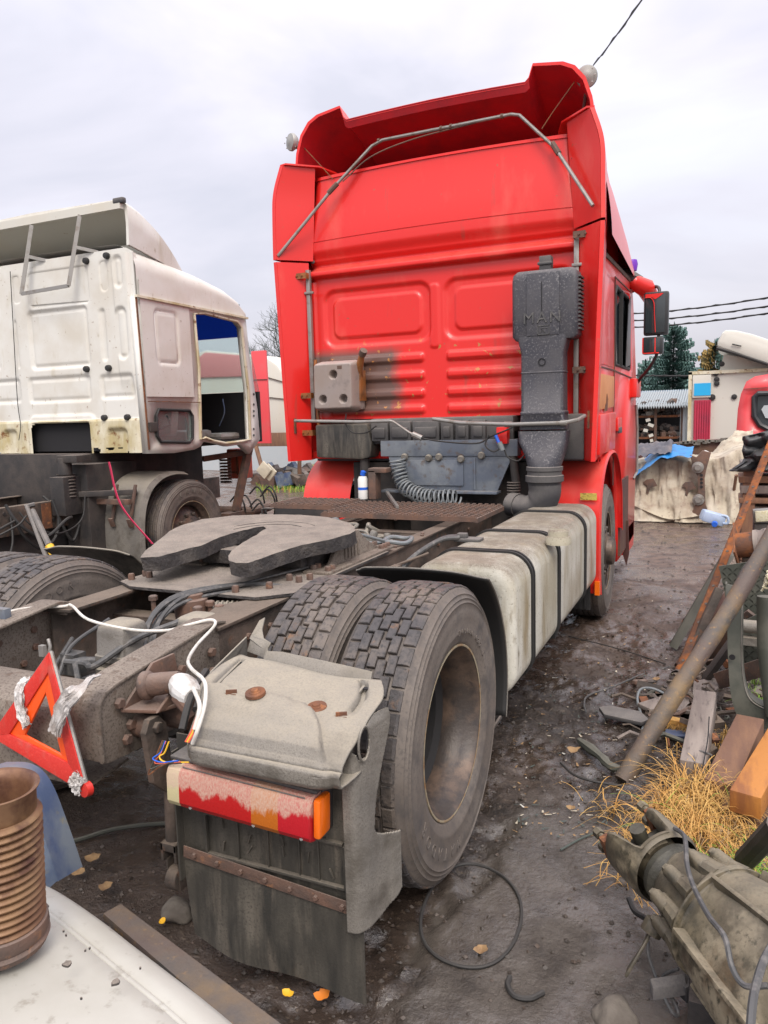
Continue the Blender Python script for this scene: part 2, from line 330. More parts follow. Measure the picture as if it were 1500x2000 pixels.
    def split(s):
        n = len(s.v); par = list(range(n))
        def find(a):
            while par[a] != a: par[a] = par[par[a]]; a = par[a]
            return a
        for f in s.f:
            for b_ in f[1:]: par[find(f[0])] = find(b_)
        out_ = {}
        for f, m_ in zip(s.f, s.m): out_.setdefault(find(f[0]), []).append((f, m_))
        res = []
        for fs in out_.values():
            q = MB(); mp_ = {}
            for f, m_ in fs:
                nf_ = []
                for i in f:
                    if i not in mp_: mp_[i] = len(q.v); q.v.append(s.v[i])
                    nf_.append(mp_[i])
                q.f.append(nf_); q.m.append(m_)
            res.append(q)
        return res
    def build(s, name, mats, parent=None, org=None, **k):
        if name in SPLIT and not k.pop('whole', False):
            for q in s.split(): o_ = q.build(SPLIT[name], mats, parent, org, **(dict(k, whole=True) if SPLIT[name] in SPLIT else k))
            return o_
        base = Vector(org) if org is not None else (wloc(parent) if parent else Vector((0, 0, 0)))
        ob = bpy.data.objects.new(name, s.mesh(name, mats, base, **k)); COL.objects.link(ob)
        if parent: ob.parent = parent; ob.location = base-wloc(parent)
        else: ob.location = base
        return ob
def wloc(o):
    p = Vector(o.location)
    while o.parent: o = o.parent; p = p+Vector(o.location)
    return p
def thing(name, label, cat, loc=(0, 0, 0), group=None):
    o = bpy.data.objects.new(name, None); COL.objects.link(o); o.location = loc; o.empty_display_size = .1
    o['label'] = label; o['category'] = cat
    if group: o['group'] = group
    return o
def tag(o, label=None, cat=None, group=None, kind=None):
    for k, v in (('label', label), ('category', cat), ('group', group), ('kind', kind)):
        if v: o[k] = v
    return o
def spline(pts, n=8):
    """Catmull-Rom through the points"""
    p = [Vector(q) for q in pts]; p = [p[0]*2-p[1]]+p+[p[-1]*2-p[-2]]; o = []
    for i in range(1, len(p)-2):
        a, b, c, d = p[i-1:i+3]
        for k in range(n):
            t = k/n; o.append(.5*((2*b)+(c-a)*t+(2*a-5*b+4*c-d)*t*t+(3*b-a-3*c+d)*t**3))
    o.append(p[-2]); return o
def lin(a, b, n): return [a+(b-a)*i/n for i in range(n+1)]
def lerp(a, b, t): return a+(b-a)*t
def smooth(t): t = max(0, min(1, t)); return t*t*(3-2*t)
def rr_sdf(x, z, cx, cz, hx, hz, r):
    qx = abs(x-cx)-hx+r; qz = abs(z-cz)-hz+r
    return sqrt(max(qx, 0)**2+max(qz, 0)**2)+min(max(qx, qz), 0)-r
def bolt(mb, c, ax, r=.012, h=.012):
    mb.lathe([(0, h), (r*.8, h), (r, h*.8), (r, 0)], c, ax, 6)
def text_mesh(txt, size, depth, name='lettering', spacing=1.0):
    cu = bpy.data.curves.new(name, 'FONT'); cu.body = txt; cu.size = size; cu.extrude = depth; cu.align_x = 'CENTER'; cu.align_y = 'CENTER'; cu.space_character = spacing
    cu.resolution_u = 3
    ob = bpy.data.objects.new(name, cu); COL.objects.link(ob)
    me = bpy.data.meshes.new_from_object(ob.evaluated_get(bpy.context.evaluated_depsgraph_get()))
    bpy.data.objects.remove(ob); bpy.data.curves.remove(cu); me.name = name; return me
def px_of(p):
    q = Vector(p)-Vector(CAM); z = q.dot(_f); return 750+FPX*q.dot(_r)/z, 1000-FPX*q.dot(_u)/z
def put_text(txt, size, depth, R, loc, material, parent, name='lettering', spacing=1.0):
    bpy.context.view_layer.update()
    me = text_mesh(txt, size, depth, name, spacing); me.materials.clear(); me.materials.append(M[material])
    me.transform(R.to_4x4()); ob = bpy.data.objects.new(name, me); COL.objects.link(ob)
    ob.parent = parent; ob.location = Vector(loc)-wloc(parent); return ob
def frame_R(right, up):
    r = Vector(right).normalized(); n = r.cross(Vector(up)).normalized(); u = n.cross(r); return Matrix((r, u, n)).transposed()
def dup(o, parent=None, loc=None):
    c = o.copy(); COL.objects.link(c); c.parent = parent
    for ch in list(o.children): dup(ch, c)
    if loc is not None: c.location = loc
    return c

# ---------------------------------------------------------------- ground
def gh(x, y):
    d = sqrt((x-1.5)**2+(y+1)**2); a = max(0, 1-d/26)
    n = noise.fractal(Vector((x*1.1, y*1.1, .3)), .9, 2.1, 5)
    k = slab(x, y)
    if y > 7 or y < -2.5 or abs(x) > 6: return a*(.020*n)
    ch = smooth((x-.55)/.5)*smooth((2.6-x)/.7)*smooth((y+1.6)/.5)*smooth((5.5-y)/2.5)      # churned strip between truck and scrap
    n2 = noise.fractal(Vector((x*6, y*6, 4)), .8, 2.1, 4); n3 = abs(noise.fractal(Vector((x*3.3, y*3.3, 8)), .9, 2.1, 4)); n4 = noise.noise(Vector((x*23, y*23, 2)))
    rut = .030*math.exp(-((x-(1.42+.09*sin(y*1.3)))/.10)**2)-.016*math.exp(-((x-(1.60+.09*sin(y*1.3)))/.06)**2)
    mud = .020*n+.013*n2+ch*(.046*n3+.016*n2+.008*n4-rut)-.016*ch
    return a*(mud*(1-k)+k*(.003*n2+.006))
def slab(x, y):
    """a smoother trodden strip of concrete coming out of the mud, lower right"""
    e = noise.fractal(Vector((x*2.2, y*2.2, 9)), .9, 2, 3)*.16
    return smooth((x+e-1.22)/.08)*smooth((.62-y-.25*x+.35+e)/.12)
def axis_steps(fine0, fine1, step, far, g=1.16):
    a = [fine0]
    while a[-1] < fine1: a.append(a[-1]+step)
    s = step
    while a[-1] < far: s *= g; a.append(a[-1]+s)
    s = step; b = []; v = fine0
    while v > -far: s *= g; v -= s; b.append(v)
    return b[::-1]+a
mb = MB(); mb.grid(lambda x, y: Vector((x, y, gh(x, y))), axis_steps(.2, 2.7, .015, 700, 1.09), axis_steps(-1.5, 3.2, .016, 900, 1.07))
def ground_mat():
    m = bpy.data.materials.new('ground'); m.use_nodes = True; nt = m.node_tree; b = nt.nodes['Principled BSDF']
    co = nt.nodes.new('ShaderNodeTexCoord').outputs['Object']; s = nt.nodes.new('ShaderNodeSeparateXYZ'); nt.links.new(co, s.inputs[0])
    n1 = noi(nt, co, .9, 6, .6); n2 = noi(nt, co, 7, 7, .7); n3 = noi(nt, co, 45, 5, .7); n4 = noi(nt, co, 2.4, 5, .6, dist=.6)
    base = _mix(nt, _rng(nt, n1, .38, .62), (.034, .026, .021), (.070, .050, .038))
    base = _mix(nt, _rng(nt, n2, .5, .66, 0, .8), base, (.020, .017, .015))
    base = _mix(nt, _rng(nt, n3, .57, .66, 0, .7), base, (.15, .115, .085))
    far = _rng(nt, s.outputs['Y'], 1.6, 5.5)
    base = _mix(nt, _mul(nt, far, .8), base, _mix(nt, _rng(nt, n2, .4, .6), (.085, .058, .048), (.20, .137, .105)))
    # concrete strip
    t = nt.nodes.new('ShaderNodeMath'); t.operation = 'MULTIPLY_ADD'; nt.links.new(n4, t.inputs[0]); t.inputs[1].default_value = .5; nt.links.new(s.outputs['X'], t.inputs[2])
    k = _mul(nt, _rng(nt, t.outputs[0], 1.42, 1.5), _rng(nt, s.outputs['Y'], .75, .45))
    base = _mix(nt, _mul(nt, k, .8), base, _mix(nt, _rng(nt, n2, .4, .65), (.105, .092, .078), (.06, .05, .042)))
    nt.links.new(base, b.inputs['Base Color'])
    wet = _rng(nt, n4, .42, .54, .55, .09)
    nt.links.new(wet, b.inputs['Roughness']); nt.links.new(_rng(nt, n4, .42, .54, .4, 1.0), b.inputs['Specular IOR Level'])
    bn = nt.nodes.new('ShaderNodeBump'); nt.links.new(_rng(nt, n4, .42, .56, .95, .35), bn.inputs['Strength']); bn.inputs['Distance'].default_value = .03
    h = nt.nodes.new('ShaderNodeMath'); h.operation = 'MULTIPLY_ADD'; nt.links.new(n3, h.inputs[0]); h.inputs[1].default_value = .45; nt.links.new(n2, h.inputs[2])
    nt.links.new(h.outputs[0], bn.inputs['Height']); nt.links.new(bn.outputs[0], b.inputs['Normal']); MATS['ground'] = m
ground_mat()
g = mb.build('ground', 'ground', fix=False); tag(g, kind='structure')
# ================================================================ RED TRACTOR UNIT
T = thing('tractor_unit', 'red high-roof truck tractor seen from behind, with fifth wheel plate and bare dusty chassis', 'truck')

def rail_pt(side, y):
    """outer face x, top z of the frame"""
    return side*(.41 if y > -.3 else .41+.01*(-.3-y)), .90 if y > -.3 else .905-.09*(-.3-y)
for sd_ in (1, -1):
    mb = MB(); prof = []
    ys = [-.30, .15, .5, 1.2, 2.0, 3.0, 4.2, 5.0]
    t = .009
    for y in ys:
        x = .41*sd_; zt = .90; zb = .64
        prof.append([(x, y, zt), (x-.09*sd_, y, zt), (x-.09*sd_, y, zt-t), (x-t*sd_, y, zt-t), (x-t*sd_, y, zb+t), (x-.09*sd_, y, zb+t), (x-.09*sd_, y, zb), (x, y, zb)])
    vs = [p for q in prof for p in q]; n = 8
    fs = [(i*n+k, i*n+(k+1) % n, (i+1)*n+(k+1) % n, (i+1)*n+k) for i in range(len(ys)-1) for k in range(n)]
    mb.add(vs, fs+[list(range(8)), [(len(ys)-1)*n+k for k in range(n)]])
    # wider top plate where the frame is reinforced
    mb.prism([(.425*sd_, -.32, .902), (.425*sd_, 2.62, .902), (.33*sd_, 2.62, .902), (.31*sd_, .1, .902), (.22*sd_ if sd_ > 0 else -.30, -.05, .902), (.30*sd_, -.30, .902)], (0, 0, .012))
    rail = mb.build('chassis_rail', 'chassis', T, bev=.002)
    # bolts along the web and top
    b = MB()
    for y in (-.15, 0, .55, .75, .95, 1.1, 1.5, 1.62, 1.9, 2.2, 2.5): 
        for z in (.72, .83): bolt(b, (.412*sd_, y+.02*(z > .8), z), (sd_, 0, 0), .014)
    for y in (.30, .36, .42, .9, .98, 1.25, 1.3, 1.7, 1.76): bolt(b, ((.375+.02*(int(y*50) % 2))*sd_, y, .914), (0, 0, 1), .012)
    b.build('bolts', 'rust_brown', rail)
    # bent tail piece: top flange rolls down over the end
    mb = MB(); pr = [(-.26, .925), (-.30, .935), (-.36, .932), (-.60, .905), (-.80, .880), (-.845, .868), (-.870, .842), (-.878, .80), (-.872, .664)]
    xo = .415 if sd_ > 0 else -.455; xi = .30 if sd_ > 0 else -.345
    xs = [xo, xi]
    mb.sheet([(xo, y, z) for y, z in pr], [(xi, y, z) for y, z in pr], .010)
    web = [(y, z) for y, z in pr]+[(-.84, .655), (-.70, .645), (-.26, .645)]
    mb.prism([(xo-.006*sd_, y, z-.004) for y, z in web], (-.010*sd_, 0, 0))
    tailp = mb.build('rail_end', 'chassis_top' if sd_ > 0 else 'chassis_top', T, bev=.003)
    b = MB()
    for y, z in ((-.36, .84), (-.36, .77), (-.42, .72), (-.76, .74), (-.78, .70), (-.52, .83), (-.46, .70), (-.8, .82)):
        bolt(b, (xo+.001*sd_, y, z), (sd_, 0, 0), .017, .016)
        bolt(b, (xo-.013*sd_, y, z), (-sd_, 0, 0), .015, .014)
    b.build('bolts', 'rust_brown', tailp)
# end cross member with rounded top
mb = MB(); pr = [(-.62, .775), (-.64, .80), (-.68, .812), (-.80, .80), (-.835, .785), (-.85, .75), (-.85, .56), (-.83, .545), (-.66, .56)]
mb.sheet([(.302, y, z) for y, z in pr], [(-.346, y, z) for y, z in pr], .01)
mb.build('end_crossmember', 'chassis_top', T, bev=.002)
mb = MB()
for y, z0, z1 in ((.02, .66, .80), (1.35, .66, .86), (2.05, .66, .86)):
    mb.b2((-.40, y, z0), (.40, y+.012, z1)); mb.b2((-.40, y, z1), (.40, y+.09, z1+.01)); mb.b2((-.40, y, z0), (.40, y+.09, z0+.01))
for x in (-.22, .22): mb.b2((x, -.6, .56), (x+.06, -.05, .60))
mb.build('crossmember', 'chassis', T, bev=.003)
# axle and differential, springs, air bellows
mb = MB(); mb.tube([(-.95, 0, .52), (-.28, 0, .52), (-.2, 0, .54), (.2, 0, .54), (.28, 0, .52), (.95, 0, .52)], [.075, .08, .14, .14, .08, .075], 16)
mb.lathe([(0, -.2), (.15, -.18), (.2, -.08), (.21, .05), (.15, .2), (.09, .42), (.06, .5), (0, .5)], (0, 0, .54), (0, 1, 0), 24)
for x in (-.5, .5): mb.tube([(x, -.7, .55), (x, -.3, .46), (x, .0, .44), (x, .4, .46), (x, .8, .6)], .045, 6)
mb.tube([(0, .5, .56), (0, 3, .7)], .05, 12)
mb.build('rear_axle', 'chassis_dark', T)
mb = MB()
mb.lathe([(0, 0), (.15, 0), (.165, .03), (.165, .09), (.15, .12), (.135, .14), (.14, .16), (.14, .30), (.10, .30)], (-.48, .55, .5), (0, 0, 1), 20)
mb.b2((-.25, 1.0, .55), (.25, 3.2, .72)); mb.b2((-.18, 2.9, .72), (.3, 4.2, .96)); mb.b2((-.72, 1.7, .38), (-.45, 2.7, .75))
mb.build('gearbox_underside', 'chassis_dark', T, bev=.02)

# air suspension valves: two ribbed domed pots between the rails
def pot(x, y, z, s=1.0):
    mb = MB()
    def ring(hx, hy, r, zz, n=24):
        o = []
        for k in range(n):
            a = 2*pi*k/n; e = .35; cx = math.copysign(abs(cos(a))**e, cos(a))*hx; cy = math.copysign(abs(sin(a))**e, sin(a))*hy; o.append(Vector((x+cx, y+cy, zz)))
        return o
    rs = [(.070, -.20), (.078, -.19), (.078, -.11), (.066, -.105), (.066, -.095), (.082, -.09), (.082, -.05), (.068, -.045), (.068, -.03), (.080, -.02), (.080, .0), (.074, .005), (.070, .085), (.064, .105), (.05, .115), (.0, .117)]
    V = []; 
    for r, h in rs: V += ring(r*s, r*s*1.0, 0, z+h*s)
    n = 24; F = [(i*n+k, i*n+(k+1) % n, (i+1)*n+(k+1) % n, (i+1)*n+k) for i in range(len(rs)-1) for k in range(n)]
    mb.add(V, F); return mb
c1 = P(268, 1215, z=.88); c2 = P(385, 1235, z=.86)
for x, y, z in ((.02, -.36, .80), (.24, -.2, .80)):
    o = pot(x, y, z, 1.0).build('air_valve', 'grey_plastic', T, ang=50)
    b = MB(); b.tube([(x-.075, y-.05, z-.03), (x-.13, y-.07, z-.03), (x-.16, y-.09, z-.035)], .016, 10); b.tube([(x-.07, y-.06, z-.13), (x+.06, y-.09, z-.14)], .02, 10); b.build('valve_port', 'hose', o)
# ribbed pipe and brown cap between the rails
mb = MB(); prf = []
for i in range(30): prf += [(.040 if i % 2 else .034, i*.0105), (.040 if i % 2 else .034, i*.0105+.006)]
a = Vector((.10, .02, .865)); mb.lathe(prf, a, (.95, .35, .0), 16)
mb.tube([a, a+Vector((-.05, -.02, 0))], .03, 12)
mb.build('ribbed_pipe', 'grey_plastic', T, ang=20)
mb = MB(); mb.lathe([(0, .1), (.045, .1), (.05, .095), (.05, .08), (.066, .075), (.068, .03), (.066, .0), (.06, -.01), (.064, -.03), (.06, -.06), (0, -.06)], (.075, -.03, .85), (0, 0, 1), 24)
mb.build('brown_cap', 'rust_brown', T)
for x, y, z in ((-.13, -.02, .80), (.17, -.11, .80), (.235, -.06, .80), (.16, -.02, .80)):
    mb = MB(); mb.tube([(x, y, z), (x, y, z+.10)], .010, 8); bolt(mb, (x, y, z+.10), (0, 0, 1), .019, .02); mb.build('stud', 'rust_brown', T)

# hoses between the rails
mb = MB()
for k in range(7):
    q = Vector((.012*(k % 3)-.012, .014*(k//3)-.01, .012*(k % 2)))
    mb.tube(spline([Vector((.36, .30, .90))+q, Vector((.2, .22, .92))+q*1.5, Vector((.08, -.05, .93))+q*1.8, Vector((.05, -.20, .88))+q*2, Vector((.10, -.32, .80))+q*1.6, Vector((.2, -.40, .74))+q], 6), .0085, 6)
mb.build('hose_bundle', 'hose', T)
mb = MB()
mb.tube(spline([(-.16, -.47, .775), (-.08, -.45, .77), (.02, -.50, .79), (.10, -.38, .86), (.2, -.25, .9)], 6), .0115, 8)
mb.tube(spline([(-.12, -.46, .77), (-.06, -.5, .70), (.05, -.56, .66), (.15, -.6, .6)], 6), .0115, 8)
mb.tube(spline([(-.30, -.3, .80), (-.25, -.45, .72), (-.2, -.5, .68), (-.05, -.35, .72)], 6), .009, 8)
mb.tube(spline([(-.2, -.2, .86), (-.22, -.38, .80), (-.2, -.48, .70), (-.24, -.55, .66)], 6), .008, 8)
mb.b2((-.24, -.42, .70), (-.17, -.36, .78))
mb.build('air_hose', 'hose', T)

# fifth wheel: thick greasy horseshoe plate
def FW(px, py): return P(px, py, pl=((0, .1, 1.052), (0, -.065, 1)))
top = [(274, 1089), (282, 1077), (296, 1066), (330, 1038), (352, 1026), (395, 1014), (455, 1007), (520, 1004.5), (585, 1005), (640, 1010), (680, 1020), (692, 1028), (694, 1036),
       (684, 1043), (662, 1049), (640, 1055), (590, 1064), (540, 1080), (500, 1094), (484, 1099), (462, 1099), (447, 1095), (446, 1086), (452, 1076), (470, 1062), (500, 1045), (521, 1031), (515, 1028.5), (495, 1031), (461, 1039), (430, 1049), (394, 1065), (350, 1076), (310, 1088)]
tp = [FW(*q) for q in top]
def fan_prism(tp, off, cuts, name, material, parent):
    bm = bmesh.new(); vs = [bm.verts.new(p) for p in tp]; f = bm.faces.new(vs)
    ex = bmesh.ops.extrude_face_region(bm, geom=[f]); nv = [e for e in ex['geom'] if isinstance(e, bmesh.types.BMVert)]
    for v in nv: v.co += Vector(off)
    bmesh.ops.recalc_face_normals(bm, faces=bm.faces)
    bmesh.ops.triangulate(bm, faces=bm.faces)
    bmesh.ops.subdivide_edges(bm, edges=bm.edges, cuts=2, use_grid_fill=True)
    bmesh.ops.subdivide_edges(bm, edges=[e for e in bm.edges if e.calc_length() > .03], cuts=1, use_grid_fill=True)
    bmesh.ops.triangulate(bm, faces=bm.faces)
    for v in bm.verts:
        k = cuts
        n_ = noise.noise_vector(v.co*18)*k+noise.noise_vector(v.co*60)*k*.5
        v.co += Vector((n_.x, n_.y, n_.z*.6))
    me = bpy.data.meshes.new(name); bm.to_mesh(me); bm.free(); me.materials.append(M[material]); me.shade_smooth(); me.set_sharp_from_angle(angle=radians(40))
    ob = bpy.data.objects.new(name, me); COL.objects.link(ob); ob.parent = parent; return ob
fw = fan_prism(tp, (0, .012, -.062), .0035, 'fifth_wheel', 'grease_mud', T)
mb = MB()   # webs beneath the plate
mb.b2((-.30, .55, .93), (-.24, .95, 1.03)); mb.b2((.24, .55, .93), (.30, .95, 1.03)); mb.b2((-.28, .5, .95), (.28, .62, 1.02))
mb.build('coupling_jaw', 'grease_mud', fw, bev=.01)
b = MB()   # worn rings in the grease
for rr_, a0, a1 in ((.26, .9, 2.7), (.20, 1.0, 2.9)):
    pts = [Vector((.0+rr_*1.05*cos(lerp(a0, a1, i/30)), .62+rr_*sin(lerp(a0, a1, i/30)), 1.052+.065*(.52+rr_*sin(lerp(a0, a1, i/30)))+.0005)) for i in range(31)]
    b.tube(pts, .003, 5)
b.build('grease_ring', 'grease_mud', fw)
# mounting plate and pedestals
mp1 = [P(262, 1124, z=.93), P(352, 1098, z=.94), P(640, 1090, z=.94), P(700, 1118, z=.935), P(640, 1150, z=.93), P(530, 1155, z=.93)]
mp1 = [Vector((-.44, .12, .93)), Vector((-.44, 1.12, .93)), Vector((.44, 1.12, .93)), Vector((.44, .16, .93)), Vector((.33, .05, .93)), Vector((-.32, .05, .93))]
fan_prism(mp1, (0, 0, -.012), .0012, 'mounting_plate', 'grease_mud', T)
for sd_ in (1, -1):
    mb = MB(); x = .345*sd_
    mb.prism([(x, .52, .93), (x, .62, .955), (x, .72, 1.05), (x, .80, 1.075), (x, .92, 1.07), (x, 1.02, 1.0), (x, 1.15, .945), (x, 1.2, .93)], (.02*sd_, 0, 0))
    for q in range(5): mb.b2((x+.02*sd_, .76+q*.035, .95), (x+.026*sd_, .775+q*.035, 1.02))
    mb.prism([(x-.06*sd_, .5, .930), (x-.06*sd_, 1.22, .930), (x+.08*sd_, 1.22, .930), (x+.08*sd_, .5, .930)], (0, 0, .012))
    pd = mb.build('pedestal', 'chassis_top', T, bev=.003)
    b = MB()
    for y in (.54, .58, 1.12, 1.16, 1.2): bolt(b, (x+.05*sd_, y, .942), (0, 0, 1), .016, .02); bolt(b, (x-.03*sd_, y+.01, .942), (0, 0, 1), .016, .02)
    b.build('bolts', 'rust_brown', pd)
b = MB()
for x, y in ((-.41, .16), (-.36, .22), (-.40, .24), (.2, .1), (.3, .2), (.36, .34), (.30, .36), (.38, .4)): bolt(b, (x, y, .93), (0, 0, 1), .015, .028)
b.build('plate_bolts', 'rust_brown', T)
mb = MB(); mb.tube(spline([(.12, .05, .937), (.2, .3, .945), (.3, .6, .95)], 6), .006, 6); mb.build('lever_cable', 'hose', T)

# catwalk: two perforated steel treads behind the cab
def tread_plate(x0, x1, y0, y1, z, m):
    mb = MB(); ns = 11
    for i in range(ns):
        y = lerp(y0, y1, i/(ns-1)); mb.b2((x0, y-.018, z-.006), (x1, y+.006, z))
        k = int((x1-x0)/.045)
        for j in range(k):
            xx = x0+(j+.5)*(x1-x0)/k; mb.b2((xx-.013, y-.015, z), (xx+.013, y+.003, z+.009))
    for x in (x0, (x0+x1)/2, x1): mb.b2((x-.01, y0-.02, z-.035), (x+.01, y1, z-.007))
    mb.b2((x0, y0-.022, z-.03), (x1, y0-.018, z+.002))
    return mb.build('catwalk_tread', m, T, flat=True)
tread_plate(-.47, .62, 2.06, 2.66, .985, 'rust_brown')
tread_plate(-1.03, -.475, 2.30, 2.66, 1.0, 'rust_brown')
mb = MB(); mb.b2((-1.0, 2.28, .90), (-.5, 2.62, .985)); mb.b2((-1.08, 2.24, .965), (-1.0, 2.3, .975)); mb.tube([(-1.09, 2.25, .90), (-1.09, 2.25, .965), (-1.02, 2.25, .97)], .009, 6)
mb.build('battery_box', 'chassis_dark', T, bev=.01)
# fittings between the rails ahead of the plate
mb = MB(); random.seed(3)
for i in range(16):
    x = random.uniform(-.3, .3); y = random.uniform(1.35, 2.0); z = random.uniform(.76, .86)
    k = random.random()
    if k < .5: mb.tube(spline([(x, y, z), (x+random.uniform(-.15, .15), y+.08, z+.06), (x+random.uniform(-.25, .25), y+.05, z+.05), (x+random.uniform(-.3, .3), y+.2, z-.04)], 5), random.choice((.008, .012, .016)), 7)
    else: mb.lathe([(0, .05), (.02, .05), (.026, .035), (.026, .01), (.034, .0), (.034, -.03)], (x, y, z+.03), (random.uniform(-.4, .4), random.uniform(-.4, .4), 1), 10)
mb.build('valve_fittings', 'grey_plastic', T)
mb = MB(); mb.tube([(-.45, 1.4, .93), (-.36, 2.05, .93)], .028, 10); mb.tube(spline([(.0, 1.32, .935), (.2, 1.28, .93), (.3, 1.42, .925)], 6), .012, 8)
mb.tube([Vector((.36, 1.42, .935))+Vector((.075*cos(a)*1.0, .10*sin(a), .006*sin(3*a))) for a in [2*pi*k/28 for k in range(28)]], .0125, 8, closed=True)
mb.tube(spline([(.23, 1.05, .93), (.22, 1.0, 1.0), (.26, 1.08, 1.02), (.33, 1.3, .95)], 7), .009, 8)
mb.build('pale_hose', 'hose_grey', T)

# mudguard arches ahead of the rear wheels: thin sheets whose upper edge is rounded off
def arch(sd_, m_):
    def fn(u, v):
        x = lerp(.62, 1.195, u); a = radians(lerp(58, -16, v)); r = .625
        cut = .055*(1-smooth(u/.10))*(1-v)+.05*smooth((u-.75)/.25)*(1-smooth(v*2)); a -= cut
        return Vector((sd_*x, .02+r*cos(a), .50+.60*sin(a)+.012*sin(u*pi)*(1-v)))
    mb = MB(); mb.grid(fn, lin(0, 1, 30), lin(0, 1, 30)); o = mb.build('front_mudguard', m_, T, fix=False, ang=60); q = o.modifiers.new('t', 'SOLIDIFY'); q.thickness = .006
    b = MB(); b.tube([fn(u, 0) for u in lin(0, 1, 30)], .004, 5); b.tube([fn(1, v) for v in lin(0, 1, 30)], .004, 5); b.build('edge_bead', 'grey_plastic', o)
arch(1, 'rubber'); arch(-1, 'dirty_plastic')

# ---------------------------------------------------------------- wheels
def tyre_mesh():
    mb = MB(); half = [(.300, .108), (.304, .120), (.318, .130), (.345, .137), (.352, .141), (.358, .139), (.40, .146), (.43, .146), (.452, .141), (.455, .144), (.459, .139), (.467, .137), (.470, .140), (.474, .134), (.482, .131), (.486, .133), (.490, .126), (.500, .118), (.508, .112)]
    prof = half+[(r, -h) for r, h in half[::-1]]
    mb.lathe(prof, (0, 0, 0), (1, 0, 0), 80)
    return mb.mesh('tyre', 'tyre', ang=60)
def tread_mesh(R0=.507, R1=.522, n=46):
    mb = MB(); cols = [(-.113, -.071), (-.065, -.033), (-.029, .0), (.004, .030), (.034, .066), (.072, .113)]; cols = [(-.113, -.072), (-.066, -.036), (-.031, -.002), (.002, .031), (.036, .066), (.072, .113)]
    g = .0085/R1
    for ci, (h0, h1) in enumerate(cols):
        for k in range(n):
            ph = 2*pi*(k+(.5 if ci in (1, 4) else 0)+(.28 if ci == 2 else (.78 if ci == 3 else 0)))/n; da = 2*pi/n
            sh = 0
            jog = .005*(1 if k % 2 else -1) if ci in (1, 2, 3, 4) else 0
            a0, a1 = ph+g/2, ph+da-g/2; e = .0022; ea = e/R1
            sl = .0 if ci in (0, 5) else 0
            lo_ = [(R0, h0+jog, a0), (R0, h1+jog, a0+sl), (R0, h1+jog, a1+sl), (R0, h0+jog, a1)]
            r1 = R1-(.004 if ci in (0, 5) else 0)
            hi = [(r1-e, h0+jog, a0), (r1-e, h1+jog, a0), (r1-e, h1+jog, a1), (r1-e, h0+jog, a1)]
            to = [(r1, h0+e+jog, a0+ea), (r1, h1-e+jog, a0+ea), (r1, h1-e+jog, a1-ea), (r1, h0+e+jog, a1-ea)]
            if ci == 0: hi[0] = (r1-.006, h0, a0); hi[3] = (r1-.006, h0, a1); to[0] = (r1-.001, h0+.008, a0+ea); to[3] = (r1-.001, h0+.008, a1-ea)
            if ci == 5: hi[1] = (r1-.006, h1, a0); hi[2] = (r1-.006, h1, a1); to[1] = (r1-.001, h1-.008, a0+ea); to[2] = (r1-.001, h1-.008, a1-ea)
            V = [Vector((h, r*cos(a), r*sin(a))) for r, h, a in lo_+hi+to]
            mb.add(V, [(i, (i+1) % 4, 4+(i+1) % 4, 4+i) for i in range(4)]+[(4+i, 4+(i+1) % 4, 8+(i+1) % 4, 8+i) for i in range(4)]+[(8, 9, 10, 11)])
    return mb.mesh('tread', 'tyre_tread', ang=20)
TY, TR = tyre_mesh(), tread_mesh()
def rim_mesh(deep):
    mb = MB()
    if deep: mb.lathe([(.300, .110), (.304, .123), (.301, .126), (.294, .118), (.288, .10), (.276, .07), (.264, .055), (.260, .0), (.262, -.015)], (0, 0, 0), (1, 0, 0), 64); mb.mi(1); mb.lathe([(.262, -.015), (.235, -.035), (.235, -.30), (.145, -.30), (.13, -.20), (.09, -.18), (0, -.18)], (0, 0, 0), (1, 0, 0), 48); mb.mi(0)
    else: mb.lathe([(.288, .110), (.303, .120), (.305, .112), (.290, .095), (.262, .07), (.258, .04), (.20, .075), (.155, .10), (.15, .12), (.115, .13), (.11, .17), (.09, .185), (0, .19)], (0, 0, 0), (1, 0, 0), 64)
    mb.lathe([(.262, -.09), (.29, -.115), (.27, -.12), (.255, -.09)], (0, 0, 0), (1, 0, 0), 48)
    for k in range(10):
        a = 2*pi*k/10; bolt(mb, (-.30 if deep else .095, .168*cos(a)*(1 if deep else 1.04), .168*sin(a)*(1 if deep else 1.04)), (1, 0, 0), .02, .03)
    return mb.mesh('rim', ['rim', 'rim_well_dark'], ang=40)
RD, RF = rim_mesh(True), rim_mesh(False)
def flange_mesh():
    mb = MB(); mb.lathe([(.298, .1255), (.302, .1275), (.306, .1262), (.306, .121)], (0, 0, 0), (1, 0, 0), 64); return mb.mesh('rim_flange', 'rim_edge', ang=60)
RE = flange_mesh()
def wheel(parent, x, y, deep, side, z=.522, tilt=0, steer=0, tread=True):
    e = bpy.data.objects.new('wheel', TY); COL.objects.link(e); e.parent = parent; e.location = (x, y, z)
    e.rotation_euler = (0, radians(tilt), radians(180 if side < 0 else 0)+radians(steer))
    for nm, me in (('tread', TR), ('rim', RD if deep else RF), ('rim_flange', RE)):
        if nm == 'tread' and not tread: continue
        o = bpy.data.objects.new(nm, me); COL.objects.link(o); o.parent = e
        if nm == 'tread': o.rotation_euler.x = random.uniform(0, 6)
    return e
